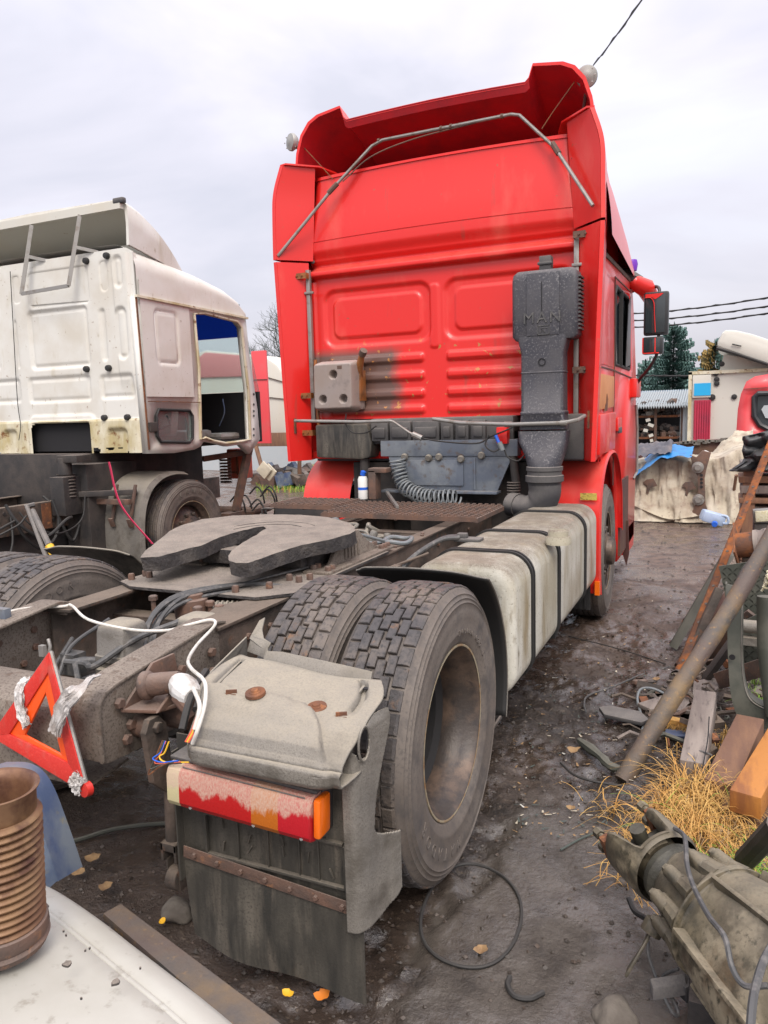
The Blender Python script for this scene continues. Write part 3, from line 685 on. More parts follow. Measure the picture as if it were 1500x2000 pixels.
def sidewall_text(w, txt, r, a_mid, size, step, h=.1465, material='tyre'):
    for i, ch in enumerate(txt):
        if ch == ' ': continue
        a = a_mid-(i-(len(txt)-1)/2)*step
        me = text_mesh(ch, size, .0016, 'lettering'); me.materials.clear(); me.materials.append(M[material])
        # right = tangent (clockwise seen from +x), up = radial
        up = Vector((0, cos(a), sin(a))); rt = Vector((0, sin(a), -cos(a)))
        rt = up.cross(Vector((1, 0, 0)))
        me.transform(frame_R(rt, up).to_4x4()); o = bpy.data.objects.new('lettering', me); COL.objects.link(o); o.parent = w
        o.location = (h, r*cos(a), r*sin(a))
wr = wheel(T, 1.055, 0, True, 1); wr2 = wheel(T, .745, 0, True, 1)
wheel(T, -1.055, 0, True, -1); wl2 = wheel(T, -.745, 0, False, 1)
wf = wheel(T, 1.065, 3.62, False, 1, steer=2, tread=False); wheel(T, -1.065, 3.62, False, -1)
# front tyre has plain ribs: grooved rings
def rib_mesh():
    mb = MB()
    for h0, h1 in ((-.110, -.070), (-.060, -.024), (-.014, .014), (.024, .060), (.070, .110)):
        mb.lathe([(.506, h0), (.519, h0+.001), (.521, h0+.004), (.521, h1-.004), (.519, h1-.001), (.506, h1)], (0, 0, 0), (1, 0, 0), 64)
    return mb.mesh('tread_ribs', 'tyre_tread', ang=30)
RB = rib_mesh(); o = bpy.data.objects.new('tread_ribs', RB); COL.objects.link(o); o.parent = wf
sidewall_text(wr, 'MATADOR', .400, radians(235), .058, .17)
sidewall_text(wl2, 'MATADOR', .405, radians(118), .05, .15)
sidewall_text(wr, '315/80 R22.5', .352, radians(60), .026, .085, h=.1415)

# ---------------------------------------------------------------- rear mudguard with hood, skirt, lamp and flap
gp = [(-.52, .895), (-.55, .900), (-.60, .893), (-.66, .882), (-.74, .866), (-.80, .846), (-.845, .82), (-.872, .797), (-.880, .787), (-.879, .781), (-.888, .780), (-.892, .776), (-.893, .765), (-.892, .748), (-.886, .738), (-.86, .736), (-.80, .745)]
def gprof(v):
    i = min(int(v*(len(gp)-1)), len(gp)-2); f = v*(len(gp)-1)-i; return lerp(gp[i][0], gp[i+1][0], f), lerp(gp[i][1], gp[i+1][1], f)
def gxl(y): return .640+.10*smooth((-.66-y)/.26)
def gtop(u, v):
    y, z = gprof(v); x0 = gxl(y); x1 = 1.150+.055*smooth((-.50-y)/.16)-.012*smooth((-.80-y)/.08); x = lerp(x0, x1, u)
    bulge = 1-smooth((abs(u-.47)-.36)/.14)               # the hood bulges in the middle, falls away at its ends
    k = smooth((-.70-y)/.12)
    z -= .010*(1-bulge)*k*(v < .72); y += .014*(1-bulge)*k
    yc = -.705-.16*smooth((u-.60)/.33); hd = smooth((yc-y)/.016)*smooth((u-.02)/.03)*(1-smooth((u-.93)/.02)); z += .020*hd*(y > -.865); y -= .010*hd*smooth((-.82-y)/.05)
    for u0 in (.085, .885):                                # moulded channels
        q = smooth((.032-abs(u-u0))/.010)*smooth((.25-v)/.05)*smooth((v-.045)/.02); z -= .020*q
    for u0 in (.27, .63):
        d = sqrt(((u-u0)*.56)**2+((y+.70))**2); z -= .006*smooth((.062-d)/.02)
    z += .006*sin(u*7)*(1-k)-.012*u*(1-k)
    y += (-.018*u+.02*(1-smooth(u/.12)))*(1-smooth(v/.12))
    return Vector((x, y, z))
mb = MB(); mb.grid(gtop, lin(0, 1, 90), lin(0, 1, 96))
guard = mb.build('rear_mudguard', 'grey_plastic', T, fix=False, ang=60)
m_ = guard.modifiers.new('t', 'SOLIDIFY'); m_.thickness = .005; m_.offset = -1
mb = MB()   # front lip: turned up along the edge, with a broken tab at the inner end
lip = [(.650, -.455, .925), (.70, -.475, .925), (.74, -.495, .925), (.745, -.51, .90), (.80, -.515, .905), (.92, -.525, .90), (1.05, -.535, .893), (1.12, -.54, .888)]
mb.sheet([(x, y+.012, z+.022) for x, y, z in lip], [(x, y-.02, z-.022) for x, y, z in lip], .005)
mb.prism([(.640, -.455, .945), (.636, -.64, .89), (.70, -.84, .77), (.70, -.84, .72), (.632, -.62, .83), (.628, -.44, .88)], (-.005, 0, 0))
mb.prism([(.648, -.455, .940), (.652, -.40, .985), (.662, -.38, .992), (.668, -.41, .96), (.70, -.45, .945), (.75, -.485, .945), (.74, -.5, .92)], (0, .004, -.006))
mb.beam((.672, -.535, .893), (.690, -.69, .868), .010, .012); mb.beam((.716, -.56, .893), (.735, -.70, .868), .008, .010)
mb.beam((1.115, -.575, .880), (1.112, -.72, .853), .008, .010); mb.beam((1.165, -.575, .877), (1.165, -.73, .85), .010, .012)
mb.build('moulded_edge', 'grey_plastic', guard, bev=.002)
mb = MB()
for x, y, z in ((.695, -.548, .893), (1.138, -.588, .881)): mb.box((x, y, z), (.036, .012, .004), Matrix.Rotation(.1, 3, 'X'))
mb.build('slot', 'dark_hole', guard)
# corner plate and skirt: one sheet turning round the outer rear corner, notched below, with a torn lamp hole
cpath = spline([(1.16, -.812, 0), (1.19, -.805, 0), (1.208, -.77, 0), (1.214, -.72, 0), (1.222, -.68, 0), (1.232, -.655, 0), (1.24, -.63, 0)], 8); NP = len(cpath)-1
def cpl(u, v):
    i = min(int(u*NP), NP-1); p_ = lerp(cpath[i], cpath[i+1], u*NP-i); z = lerp(.30, .872, v)
    top = .80+.066*smooth(u/.55); z = min(z, top); fl = .020*(1-smooth((z-.30)/.25)); return Vector((p_.x-.008*smooth((z-.84)/.03), p_.y+.01*smooth((z-.8)/.07)*(1-u), z))
hc = cpl(.56, .885)
def ckeep(u, v):
    p_ = cpl(u, v); z = p_.z
    if z > .56 and p_.y > lerp(-.735, -.655, smooth((z-.56)/.31)): return False
    if z > .505 and z <= .56 and p_.y > -.735+max(0, (.56-z)/.055)**2*.10: return False
    if z < .335 and p_.y > -.635-.08*((.335-z)/.035)**2: return False
    q = p_-Vector((1.206, -.775, .812)); 
    if (q.y/.030)**2+(q.z/.043)**2 < 1+.12*sin(9*atan2(q.z, q.y)): return False
    return True
mb = MB(); mb.grid(cpl, lin(0, 1, 90), lin(0, 1, 170), ckeep)
cp_ = mb.build('corner_skirt', 'grey_plastic', guard, fix=False, ang=60); m_ = cp_.modifiers.new('t', 'SOLIDIFY'); m_.thickness = .005; m_.offset = -1
mb = MB(); rg = []
for k in range(22): a_ = 2*pi*k/22; rg.append(Vector((1.209, -.775+.032*cos(a_), .812+.045*sin(a_))))
mb.tube(rg, .0035, 6, closed=True); mb.build('hole_rim', 'grey_plastic', guard)
def on_guard(px_, py_):
    best = min(((u, v) for u in lin(0, 1, 70) for v in lin(0, .7, 70)), key=lambda q: sum((a_-b_)**2 for a_, b_ in zip(px_of(gtop(*q)), (px_, py_)))); return gtop(*best)
for px_, py_ in ((497, 1362), (619, 1387)):
    p0 = on_guard(px_, py_); b = MB(); b.lathe([(0, .012), (.010, .012), (.012, .008), (.016, .007), (.017, .005), (.028, .004), (.029, -.004)], p0+Vector((0, 0, .010)), (0, -.2, 1), 18); b.build('washer', 'rust', guard)
for px_, py_ in ((452, 1359), (668, 1402)):
    mb = MB(); p0 = on_guard(px_, py_); mb.box(p0+Vector((0, 0, .008)), (.03, .006, .012), Matrix.Rotation(.5, 3, 'Z')); mb.box(p0+Vector((0, .0, .002)), (.036, .012, .004)); tag(mb.build('clip', 'rust', guard), kind='stuff')
# lower back panel under the hood with the pressed grid, metal strip, rubber flap
mb = MB(); mb.b2((.60, -.772, .36), (1.172, -.766, .745)); mb.b2((.60, -.80, .30), (.606, -.70, .70))

for x0, x1, z0, z1 in ((.69, 1.14, .395, .52),):
    mb.b2((x0, -.786, z0), (x1, -.772, z0+.008)); mb.b2((x0, -.786, z1), (x1, -.772, z1+.008)); mb.b2((x0, -.786, z0), (x0+.008, -.772, z1)); mb.b2((x1, -.786, z0), (x1+.008, -.772, z1))
    for x in (.80, .90, 1.0, 1.06): mb.b2((x, -.780, z0), (x+.004, -.772, z1))
for x, z in ((.75, .50), (.84, .47), (.84, .44), (.95, .49), (.95, .46), (1.03, .46), (1.10, .43), (.75, .43)): mb.box((x, -.776, z), (.004, .008, .03), Matrix.Rotation(random.uniform(-.6, .6), 3, 'Y'))
mb.build('back_panel', 'dirty_plastic', guard, bev=.002)
mb = MB(); a = Vector((.615, -.79, .392)); c = Vector((1.175, -.785, .348))
mb.beam(a, c, .004, .036)
st = mb.build('clamp_strip', 'rust_brown', guard, bev=.001)
b = MB()
for k in range(7): bolt(b, lerp(a, c, (k+.5)/7)+Vector((0, -.002, 0)), (0, -1, 0), .008, .008)
b.build('bolts', 'rust_brown', st)
def flap(u, v):
    x = lerp(.605, 1.19, u); zt = lerp(.385, .35, u); zb = lerp(.10, .075, u); z = lerp(zt, zb, v)
    return Vector((x, -.780+.012*sin(u*9+v*2)*v-.02*v*(u > .0)*sin(u*3)+.015*v*v, z))
mb = MB(); us, vs_ = lin(0, 1, 30), lin(0, 1, 14); A0 = MB(); mb.grid(flap, us, vs_); mb.grid(lambda u, v: flap(u, v)+Vector((0, .006, 0)), us, vs_)
mb.sheet([flap(1, v) for v in vs_], [flap(1, v)+Vector((0, .006, 0)) for v in vs_]); mb.sheet([flap(u, 1) for u in us], [flap(u, 1)+Vector((0, .006, 0)) for u in us]); mb.sheet([flap(0, v) for v in vs_], [flap(0, v)+Vector((0, .006, 0)) for v in vs_])
tag(mb.build('mud_flap', 'dirty_plastic', T, fix=False), 'hanging mud-streaked rubber flap behind the rear wheel')
# tail lamp, own origin so that its colour fields follow its length
la, lb = Vector((.652, -.828, .650)), Vector((1.105, -.828, .632))
lax = (lb-la).normalized(); lup = Vector((0, 0, 1)); lup = (lup-lax*lup.dot(lax)).normalized(); lout = lax.cross(lup)
ll = (lb-la).length; Rl = Matrix((lax, -lout, lup)).transposed()
mb = MB(); pr = [(0, -.064), (.035, -.064), (.050, -.056), (.058, -.042), (.058, .034), (.052, .048), (.038, .060), (0, .064)]
vs = [Vector((x, -a_, z)) for x in (0, .004, ll/1-.004, ll) for (a_, z) in [(q[0]*(1 if x not in (0, ll) else .93), q[1]*(1 if x not in (0, ll) else .95)) for q in pr]]
n = len(pr); mb.add(vs, [(i*n+k, i*n+k+1, (i+1)*n+k+1, (i+1)*n+k) for i in range(3) for k in range(n-1)]+[list(range(n)), [3*n+k for k in range(n)]])
me = mb.mesh('tail_lamp', 'tail_lens', ang=25); me.transform(Matrix.Scale(1/ll, 4, (1, 0, 0)))
lamp = bpy.data.objects.new('tail_lamp', me); COL.objects.link(lamp); lamp.parent = T; lamp.matrix_local = Matrix.Translation(la) @ Rl.to_4x4() @ Matrix.Scale(ll, 4, (1, 0, 0))
def lp(x, y, z): return la+lax*x+lup*z-lout*y
b = MB(); b.prism([lp(0, .0, .060), lp(ll, .0, .060), lp(ll, .0, .076), lp(0, .0, .076)], -lout*-.09)
b = MB(); R_ = Rl
b.box(lp(ll/2, .030, .0), (ll+.01, .055, .132), R_); b.box(lp(ll/2, .012, .069), (ll+.010, .085, .008), R_)
b.tube([lp(.05, -.046, .0575), lp(ll-.02, -.046, .0575)], .002, 5)
b.build('lamp_housing', 'black_plastic', T, bev=.004)
b = MB(); b.box(lp(ll+.012, -.016, .005), (.020, .058, .105), R_); o = b.build('side_marker', 'orange_lens', T, bev=.007)
b = MB()
for x in (.09, .33, .50): bolt(b, lp(x*.85, -.050, -.052), lout, .005, .004)
b.build('lamp_screws', 'zinc', T)

# towing bracket, taped hose end, shackle and lever on the right rail
mb = MB(); xo = .42
ta, tb_ = P(278, 1340, y=-.73), P(352, 1330, y=-.70); mb.tube([ta, lerp(ta, tb_, .5), tb_], [.036, .034, .030], 18); mb.lathe([(.036, 0), (.044, .006), (.044, .024), (.036, .03)], ta, tb_-ta, 18)
mb.prism([(xo, -.80, .80), (xo, -.66, .90), (xo, -.56, .90), (xo, -.54, .79)], (.012, 0, 0))
mb.prism([(xo, -.80, .79), (xo+.10, -.76, .785), (xo+.16, -.60, .78), (xo, -.55, .79)], (0, 0, .012))
mb.prism([(xo+.10, -.77, .79), (xo+.105, -.66, .86), (xo+.11, -.62, .79)], (.01, .004, 0))
mb.build('tow_bracket', 'rust_brown', T, bev=.005)
mb = MB(); c0 = P(350, 1335, y=-.71); ax = (P(392, 1378, y=-.78)-c0).normalized()
mb.tube([c0-ax*.01, c0+ax*.02, c0+ax*.05, c0+ax*.08, c0+ax*.10], [.030, .040, .042, .036, .028], 16); mb.build('taped_joint', 'tape_white', T, ang=20)
mb = MB(); mb.tube([c0+ax*.05-Vector((.01, 0, .012)), c0+ax*.09-Vector((0, 0, .03)), c0+ax*.12-Vector((0, 0, .05))], [.038, .034, .026], 12)
mb.build('boot', 'rust_brown', T, ang=20)
mb = MB(); mb.lathe([(0, .05), (.05, .05), (.056, .04), (.056, -.03), (.05, -.04), (0, -.04)], (.50, -.62, .74), (1, 0, 0), 24); mb.lathe([(0, .03), (.035, .03), (.035, -.04)], (.44, -.72, .72), (1, 0, 0), 18)
mb.tube([(.42, -.62, .74), (.60, -.62, .74)], .016, 10)
mb.build('spring_eye', 'rust_brown', T)
mb = MB(); mb.prism([(0.495, -0.805, .74), (0.495, -0.785, .775), (0.495, -0.745, .775), (0.495, -0.715, .74), (0.495, -0.705, .64), (0.495, -0.685, .60), (0.495, -0.655, .60), (0.495, -0.635, .72), (0.495, -0.615, .72), (0.495, -0.605, .57), (0.495, -0.655, .53), (0.495, -0.735, .53), (0.495, -0.785, .58)], (.022, 0, 0))
mb.tube([(0.505, -0.695, .55), (0.505, -0.705, .34)], .026, 12); mb.b2((0.480, -0.740, .30), (0.490, -0.675, .36)); mb.b2((0.530, -0.740, .30), (0.540, -0.675, .36)); mb.b2((0.480, -0.740, .335), (0.540, -0.675, .36))
mb.b2((0.485, -0.725, .20), (0.491, -0.690, .30)); mb.b2((0.529, -0.725, .20), (0.535, -0.690, .30))
mb.lathe([(0, .02), (.035, .02), (.038, .015), (.038, -.015), (.035, -.02), (0, -.02)], (0.510, -0.708, .235), (1, 0, 0), 20)
bolt(mb, (0.518, -0.760, .745), (1, 0, 0), .018, .014)
mb.build('shock_lever', 'chassis', T, bev=.004)
# white cable across the frame and down to the lamp
mb = MB(); mb.tube(spline([(-.52, -.52, .905), (-.44, -.42, .935), (-.34, -.30, .925), (-.30, -.29, .93), (-.1, -.40, .92), (.1, -.41, .905), (.24, -.38, .905), (.33, -.37, .93), (.40, -.33, .945), (.425, -.34, .93), P(386, 1258, y=-.45), P(368, 1288, y=-.60), P(374, 1306, y=-.70), P(396, 1326, y=-.78), P(402, 1345, y=-.82), P(399, 1380, y=-.86), P(386, 1425, y=-.90), P(376, 1452, y=-.90)], 8), .0055, 8)
mb.tube(spline([P(378, 1345, y=-.80), P(390, 1380, y=-.87), P(380, 1425, y=-.90)], 8), .006, 8)
mb.build('white_cable', 'cable_white', T)
for m_, dx, dz in (('blue_plastic', .0, 0), ('rubber', .004, -.02), ('dark_green_metal', -.005, -.03), ('coral_plastic', .003, -.01), ('yellow', .012, .01), ('rust', -.01, -.05)):
    mb = MB(); mb.tube(spline([(.64+dx, -.862, .765), (.63+dx, -.872, .735), (.605+dx*2, -.878, .715+dz), (.64+dx, -.882, .712+dz*.3), (.70+dx*3, -.885, .728+dz*.2)], 6), .0022, 5)
    mb.build('lamp_wire', m_, T)
mb = MB(); mb.tube(spline([(.60, -.62, .88), (.64, -.72, .87), (.675, -.80, .85), (.69, -.85, .80)], 6), .011, 8); mb.tube(spline([(.61, -.61, .87), (.655, -.71, .86), (.70, -.80, .84)], 6), .010, 8)
mb.build('cable_tail', 'rubber', T)
for m_, dx in (('coral_plastic', 0), ('yellow', .006), ('coral_plastic', .010)):
    mb = MB(); mb.tube(spline([(.725+dx, -.80, .862), (.735+dx, -.84, .84), (.742+dx, -.872, .815), (.735+dx, -.892, .79)], 5), .003, 5); mb.build('loose_wire', m_, T)
# ---------------------------------------------------------------- fuel tank
TX0, TX1, TY0, TY1, TZ0, TZ1 = .735, 1.215, .71, 2.95, .375, .975
def tank_ring(inset, y, n=10, r=.115):
    r = max(.03, r-inset*.3); x0, x1, z0, z1 = TX0+inset, TX1-inset, TZ0+inset, TZ1-inset; o = []
    for cx, cz, a0 in ((x1-r, z1-r, 0), (x0+r, z1-r, 90), (x0+r, z0+r, 180), (x1-r, z0+r, 270)):
        for k in range(n): a = radians(a0+90*k/(n-1)); o.append(Vector((cx+r*cos(a), y, cz+r*sin(a))))
    return o
mb = MB(); rings = [(.10, .035), (.085, .026), (.075, .010), (.055, .002), (.03, .0), (.012, .006), (.003, .018), (0, .035)]
seq = [(i, TY0+d) for i, d in rings]+[(i, TY1-d) for i, d in rings[::-1]]; V = []; 
for i, y in seq: V += tank_ring(i, y)
n = 40; mb.add(V, [(i*n+k, i*n+(k+1) % n, (i+1)*n+(k+1) % n, (i+1)*n+k) for i in range(len(seq)-1) for k in range(n)]+[list(range(n)), [(len(seq)-1)*n+k for k in range(n)]])
tank = mb.build('fuel_tank', 'tank_paint', T, ang=50)
for y in (1.02, 1.62, 2.45):
    mb = MB(); o_ = tank_ring(-.010, y)
    for dy in (-.022, .012):
        mb.sheet([q+Vector((0, dy, 0)) for q in o_]+[o_[0]+Vector((0, dy, 0))], [q+Vector((0, dy+.014, 0)) for q in o_]+[o_[0]+Vector((0, dy+.014, 0))], .006)
    o_ = tank_ring(-.003, y)
    mb.sheet([q+Vector((0, -.024, 0)) for q in o_]+[o_[0]+Vector((0, -.024, 0))], [q+Vector((0, .028, 0)) for q in o_]+[o_[0]+Vector((0, .028, 0))], .003)
    mb.b2((.55, y-.03, .36), (1.12, y+.03, .40))
    mb.build('tank_strap', 'rubber', tank)
mb = MB(); c = P(1098, 1042, z=1.0); mb.lathe([(0, .055), (.045, .055), (.052, .048), (.052, .022), (.062, .018), (.066, .0), (.066, -.02)], (c.x-.02, c.y, .965), (.0, 0, 1), 24); mb.b2((c.x-.06, c.y-.008, 1.018), (c.x+.02, c.y+.008, 1.024))
mb.build('filler_cap', 'tank_paint', tank)
mb = MB(); a = P(925, 1055, z=.98)
mb.b2((a.x-.10, a.y-.03, .972), (a.x+.04, a.y+.05, .99)); mb.box((a.x-.06, a.y, 1.0), (.05, .04, .03))
mb.build('sender_unit', 'black_plastic', tank, bev=.004)
for k in range(3):
    mb = MB(); mb.tube(spline([(a.x-.07, a.y-.02+.02*k, .995), (a.x-.16, a.y-.10+.02*k, .985), (a.x-.26, a.y-.28+.015*k, .90), (a.x-.28, a.y-.36, .80)], 8), .013, 8); mb.build('fuel_line', 'hose', tank)
mb = MB(); mb.b2((.43, .95, .80), (.62, .98, .84)); mb.b2((.43, .93, .72), (.75, 1.0, .75)); mb.tube([(.46, .9, .86), (.70, 1.02, .95)], .008, 6); mb.b2((.54, .90, .84), (.58, .96, .90))
mb.b2((.43, 1.6, .5), (.75, 1.66, .56)); mb.b2((.43, 2.4, .5), (.75, 2.46, .56)); mb.b2((.47, .95, .2), (.52, 1.05, .5))
mb.build('tank_bracket', 'chassis', T, bev=.003)
mb = MB(); mb.tube(spline([(1.19, .55, .36), (1.18, .50, .34), (1.16, .49, .30)], 4), .008, 6); mb.b2((.95, .55, .25), (1.1, .60, .375)); mb.b2((.95, 2.0, .27), (1.12, 2.05, .375))
mb.build('tank_foot', 'chassis_dark', T)
mb = MB(); mb.b2((.95, 3.02, .19), (1.16, 3.035, .46)); 
for k in range(5): mb.b2((.96+k*.04, 3.008, .20), (.975+k*.04, 3.02, .45))
mb.build('front_mud_flap', 'rubber', T)

# ---------------------------------------------------------------- cab
YW = 3.08      # rear wall plane
def wall_h(x, z):
    """relief of the pressed rear wall, metres toward the rear positive"""
    h = 0
    for cx, cz, hx, hz in ((-.50, 2.40, .47, .235), (.545, 2.40, .49, .235)):
        d = rr_sdf(x, z, cx, cz, hx, hz, .11); h -= .020*smooth(-d/.035)
        d = rr_sdf(x, z, cx, cz, hx-.085, hz-.075, .07); h += .014*smooth(-d/.016)
    for k, z0 in enumerate((2.06, 1.925, 1.79, 1.665)):
        for x0, x1 in ((-.93, -.10), (.075, .97)):
            d = rr_sdf(x, z, (x0+x1)/2, z0, (x1-x0)/2, .040, .03); h += .024*smooth(-d/.022)
    h -= .010*smooth(-rr_sdf(x, z, -.0125, 2.36, .042, .24, .03)/.012)*-1
    h += .012*smooth((abs(x)-1.02)/.03)
    return h
mb = MB(); mb.grid(lambda x, z: Vector((x, YW-wall_h(x, z), z)), lin(-1.10, 1.10, 200), lin(1.60, 2.70, 110))
cab = mb.build('cab_rear_wall', 'red_wall', T, org=(0, YW, 1.62), fix=False, ang=60)
# rolled gutter above the wall and the high-roof rear panel
def upper(u, v):
    x = lerp(-1, 1, u); hw = lerp(1.10, 1.03, smooth((v-.1)/.9)) ; X = x*hw
    z = lerp(2.70, 3.50, v)+.02*(1-x*x)*smooth(v*3-.3)
    y = YW
    y -= .055*smooth((v-.02)/.03)*(1-smooth((v-.085)/.03))             # gutter
    y += .035*smooth((v-.11)/.04)
    y -= .030*smooth((v-.165)/.035)
    y -= .030*smooth((v-.20)/.1)-.045*smooth((v-.3)/.7)
    y += .12*max(0, abs(x)-.90)/.1*0
    if abs(v-.375) < .006: y += .006
    e = max(0, (abs(x)-.93)/.07); y += .05*e*e
    return Vector((X, y, z))
vs_ = sorted(set(lin(0, 1, 110)+[.369, .372, .378, .381]))
mb = MB(); mb.grid(upper, lin(0, 1, 80), vs_)
up_ = mb.build('roof_rear_panel', 'red_paint', T, org=(0, YW, 2.7), fix=False, ang=60)
b = MB()
for px_, py_ in ((617, 458), (612, 512)): bolt(b, P(px_, py_, y=YW-.0), (0, -1, 0), .016, .012)
for px_, py_ in ((1121, 310), (1126, 374), (1129, 437)): bolt(b, P(px_, py_, y=YW-.03), (0, -1, 0), .016, .012)
b.build('bolts', 'black_plastic', up_)
# roof shell (closed volume) behind the panel
prof_r = [(3.09, 3.50), (3.35, 3.50), (3.75, 3.47), (4.2, 3.40), (4.6, 3.32), (4.95, 3.18), (5.12, 3.06), (5.16, 3.0), (5.08, 2.90), (4.9, 2.86)]
def roof(u, v):
    i = min(int(v*(len(prof_r)-1)), len(prof_r)-2); f = v*(len(prof_r)-1)-i
    y = lerp(prof_r[i][0], prof_r[i+1][0], f); zt = lerp(prof_r[i][1], prof_r[i+1][1], f)
    # cross-section: sides curve in toward the top
    s_ = abs(u*2-1); sg = 1 if u > .5 else -1
    ww = lerp(1.16, 1.0, (y-3.1)/2.0*.35)
    if s_ < .6: X = s_/.6*.92*ww; Z = zt-.03*(s_/.6)**2
    else:
        t = (s_-.6)/.4; X = (.92+.17*sin(t*pi/2))*ww if t < 1 else 1.09*ww; Z = lerp(zt-.03, 2.80, 1-cos(t*pi/2))
        if t > .6: X = (.92+.17*sin(t*pi/2)+.03*(t-.6))*ww
    return Vector((sg*X, y, max(Z, 2.80)))
mb = MB(); mb.grid(roof, lin(0, 1, 60), lin(0, 1, 60))
mb.build('high_roof', 'red_paint', T, ang=50)
b = MB()   # grey sign lettering panel on the side of the high roof
for sd_ in (1,):
    b.grid(lambda u, v: Vector((1.128+.03*(1-v)-.06*v*v+.012, lerp(3.50, 4.15, u), lerp(2.98, 3.26, v))), lin(0, 1, 6), lin(0, 1, 6))
b.build('side_decal', 'horn_grey', T)
# roof spoiler: open shell facing back
so2 = [(1.165, 2.86), (1.175, 3.2), (1.165, 3.55), (1.145, 3.70), (1.10, 3.83), (1.03, 3.915), (.95, 3.955), (.85, 3.97), (.745, 3.985), (.735, 3.96), (.715, 3.90), (.69, 3.877), (.45, 3.885), (.2, 3.89), (0, 3.892)]
full = [(x, z) for x, z in so2]+[(-x, z) for x, z in so2[::-1][1:]]
def sp_pt(i, v, t=0):
    x, z = full[i]; k = v
    zr = 3.30; y = 3.06+.11*((abs(x) < .74)*1.0)*0+1.75*v
    sc = 1-.06*v
    base = 2.86; top = lerp(z, min(z, 3.24), v**1.15)
    if t: x = x-math.copysign(t, x) if abs(x) > .75 else x; top = top-(t if z > 3.6 else 0)
    return Vector((x*sc, y, top))
nf = len(full); mb = MB()
V = []; vv = lin(0, 1, 18)
for v in vv: V += [sp_pt(i, v) for i in range(nf)]
F = [(j*nf+i, j*nf+i+1, (j+1)*nf+i+1, (j+1)*nf+i) for j in range(len(vv)-1) for i in range(nf-1)]; mb.add(V, F)
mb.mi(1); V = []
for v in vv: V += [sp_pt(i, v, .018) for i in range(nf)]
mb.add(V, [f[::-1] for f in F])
mb.mi(0)
for i in range(nf-1): mb.quad(sp_pt(i, 0), sp_pt(i+1, 0), sp_pt(i+1, 0, .018), sp_pt(i, 0, .018))
spo = mb.build('roof_spoiler', ['red_paint', 'red_inner_shade'], T, fix=False, ang=50)
# thickened rear lip strip turned down across the middle
mb = MB(); A_ = [Vector((x, 3.06, z-.002)) for x, z in full[10:-10]]; mb.sheet(A_, [p+Vector((0, .03, -.055)) for p in A_], .006); mb.build('spoiler_lip', 'red_inner_shade', spo)
# side collars: upper, curved, with a flange on top; lower, straight
def collar(sd_, z0, z1, n, prof, name, top_flange):
    """prof(t)-> outer x, inner x, outer y, inner y"""
    mb = MB(); O, I, R_, ts = [], [], [], lin(0, 1, n)
    for t in ts:
        z = lerp(z0, z1, t); xo, xi, yo, yi = prof(t)
        O.append(Vector((sd_*xo, yo, z))); I.append(Vector((sd_*xi, yi, z))); R_.append(Vector((sd_*(xo-.028), yo-.004, z)))
    mb.sheet([p+Vector((-sd_*.028, .0, 0)) for p in O], I, .004)
    mb.sheet(O, R_, .004)                                       # rear edge
    mb.sheet(O, [p+Vector((-sd_*.045, .40, 0)) for p in O], .004)     # outer skin wraps forward along the cab side
    if top_flange:
        z = z1; xo, xi, yo, yi = prof(1)
        mb.prism([(sd_*xo, yo, z), (sd_*(xo-.05), yo, z+.006), (sd_*(xi-.04), yi, z+.004), (sd_*(xi-.10), yi+.18, z-.01), (sd_*(xo-.05), yi+.25, z)], (0, 0, .012))
    else:
        z = z0; xo, xi, yo, yi = prof(0); mb.prism([(sd_*xo, yo, z), (sd_*xi, yi, z), (sd_*(xo-.05), yo+.4, z)], (0, 0, .008))
    return mb.build(name, 'red_paint', T, bev=0, ang=45)
for sd_ in (1, -1):
    lo_ = collar(sd_, 1.275, 2.845, 16, lambda t: (lerp(1.215, 1.265, t), lerp(1.10, 1.055, t) if t > .03 else 1.10, 2.85, 3.03), 'lower_side_fairing', False)
    hi_ = collar(sd_, 2.862, 3.56, 20, lambda t: (1.268-.012*t-.085*smooth((t-.55)/.6)**1.4-.0, lerp(1.03, .98, t), 2.85+.03*t*t, 3.06), 'upper_side_fairing', True)
    b = MB()
    zz = (2.74, 1.80, 1.50) if sd_ < 0 else (2.80, 1.90)
    for z in zz: b.b2((sd_*1.045, 2.955, z-.022), (sd_*1.145, 2.965, z+.022)); b.b2((sd_*1.04, 2.955, z-.022), (sd_*1.046, 3.05, z+.022)); bolt(b, (sd_*1.08, 2.955, z), (0, -1, 0), .008); bolt(b, (sd_*1.125, 2.955, z), (0, -1, 0), .008)
    b.build('bracket', 'rust_brown' if sd_ > 0 else 'amber_plastic', lo_)
    b = MB(); b.b2((sd_*1.155, 2.885, 1.50), (sd_*1.17, 2.90, 1.62)); b.build('hanger', 'rust', lo_)
    mb = MB(); mb.b2((sd_*1.055-.017, 3.0, 1.60), (sd_*1.055+.017, 3.034, 2.81 if sd_ > 0 else 2.79)); mb.b2((sd_*1.055-.03, 2.99, 2.60), (sd_*1.055+.05, 3.01, 2.62))
    mb.build('fairing_post', 'tube_metal', T, bev=.004)
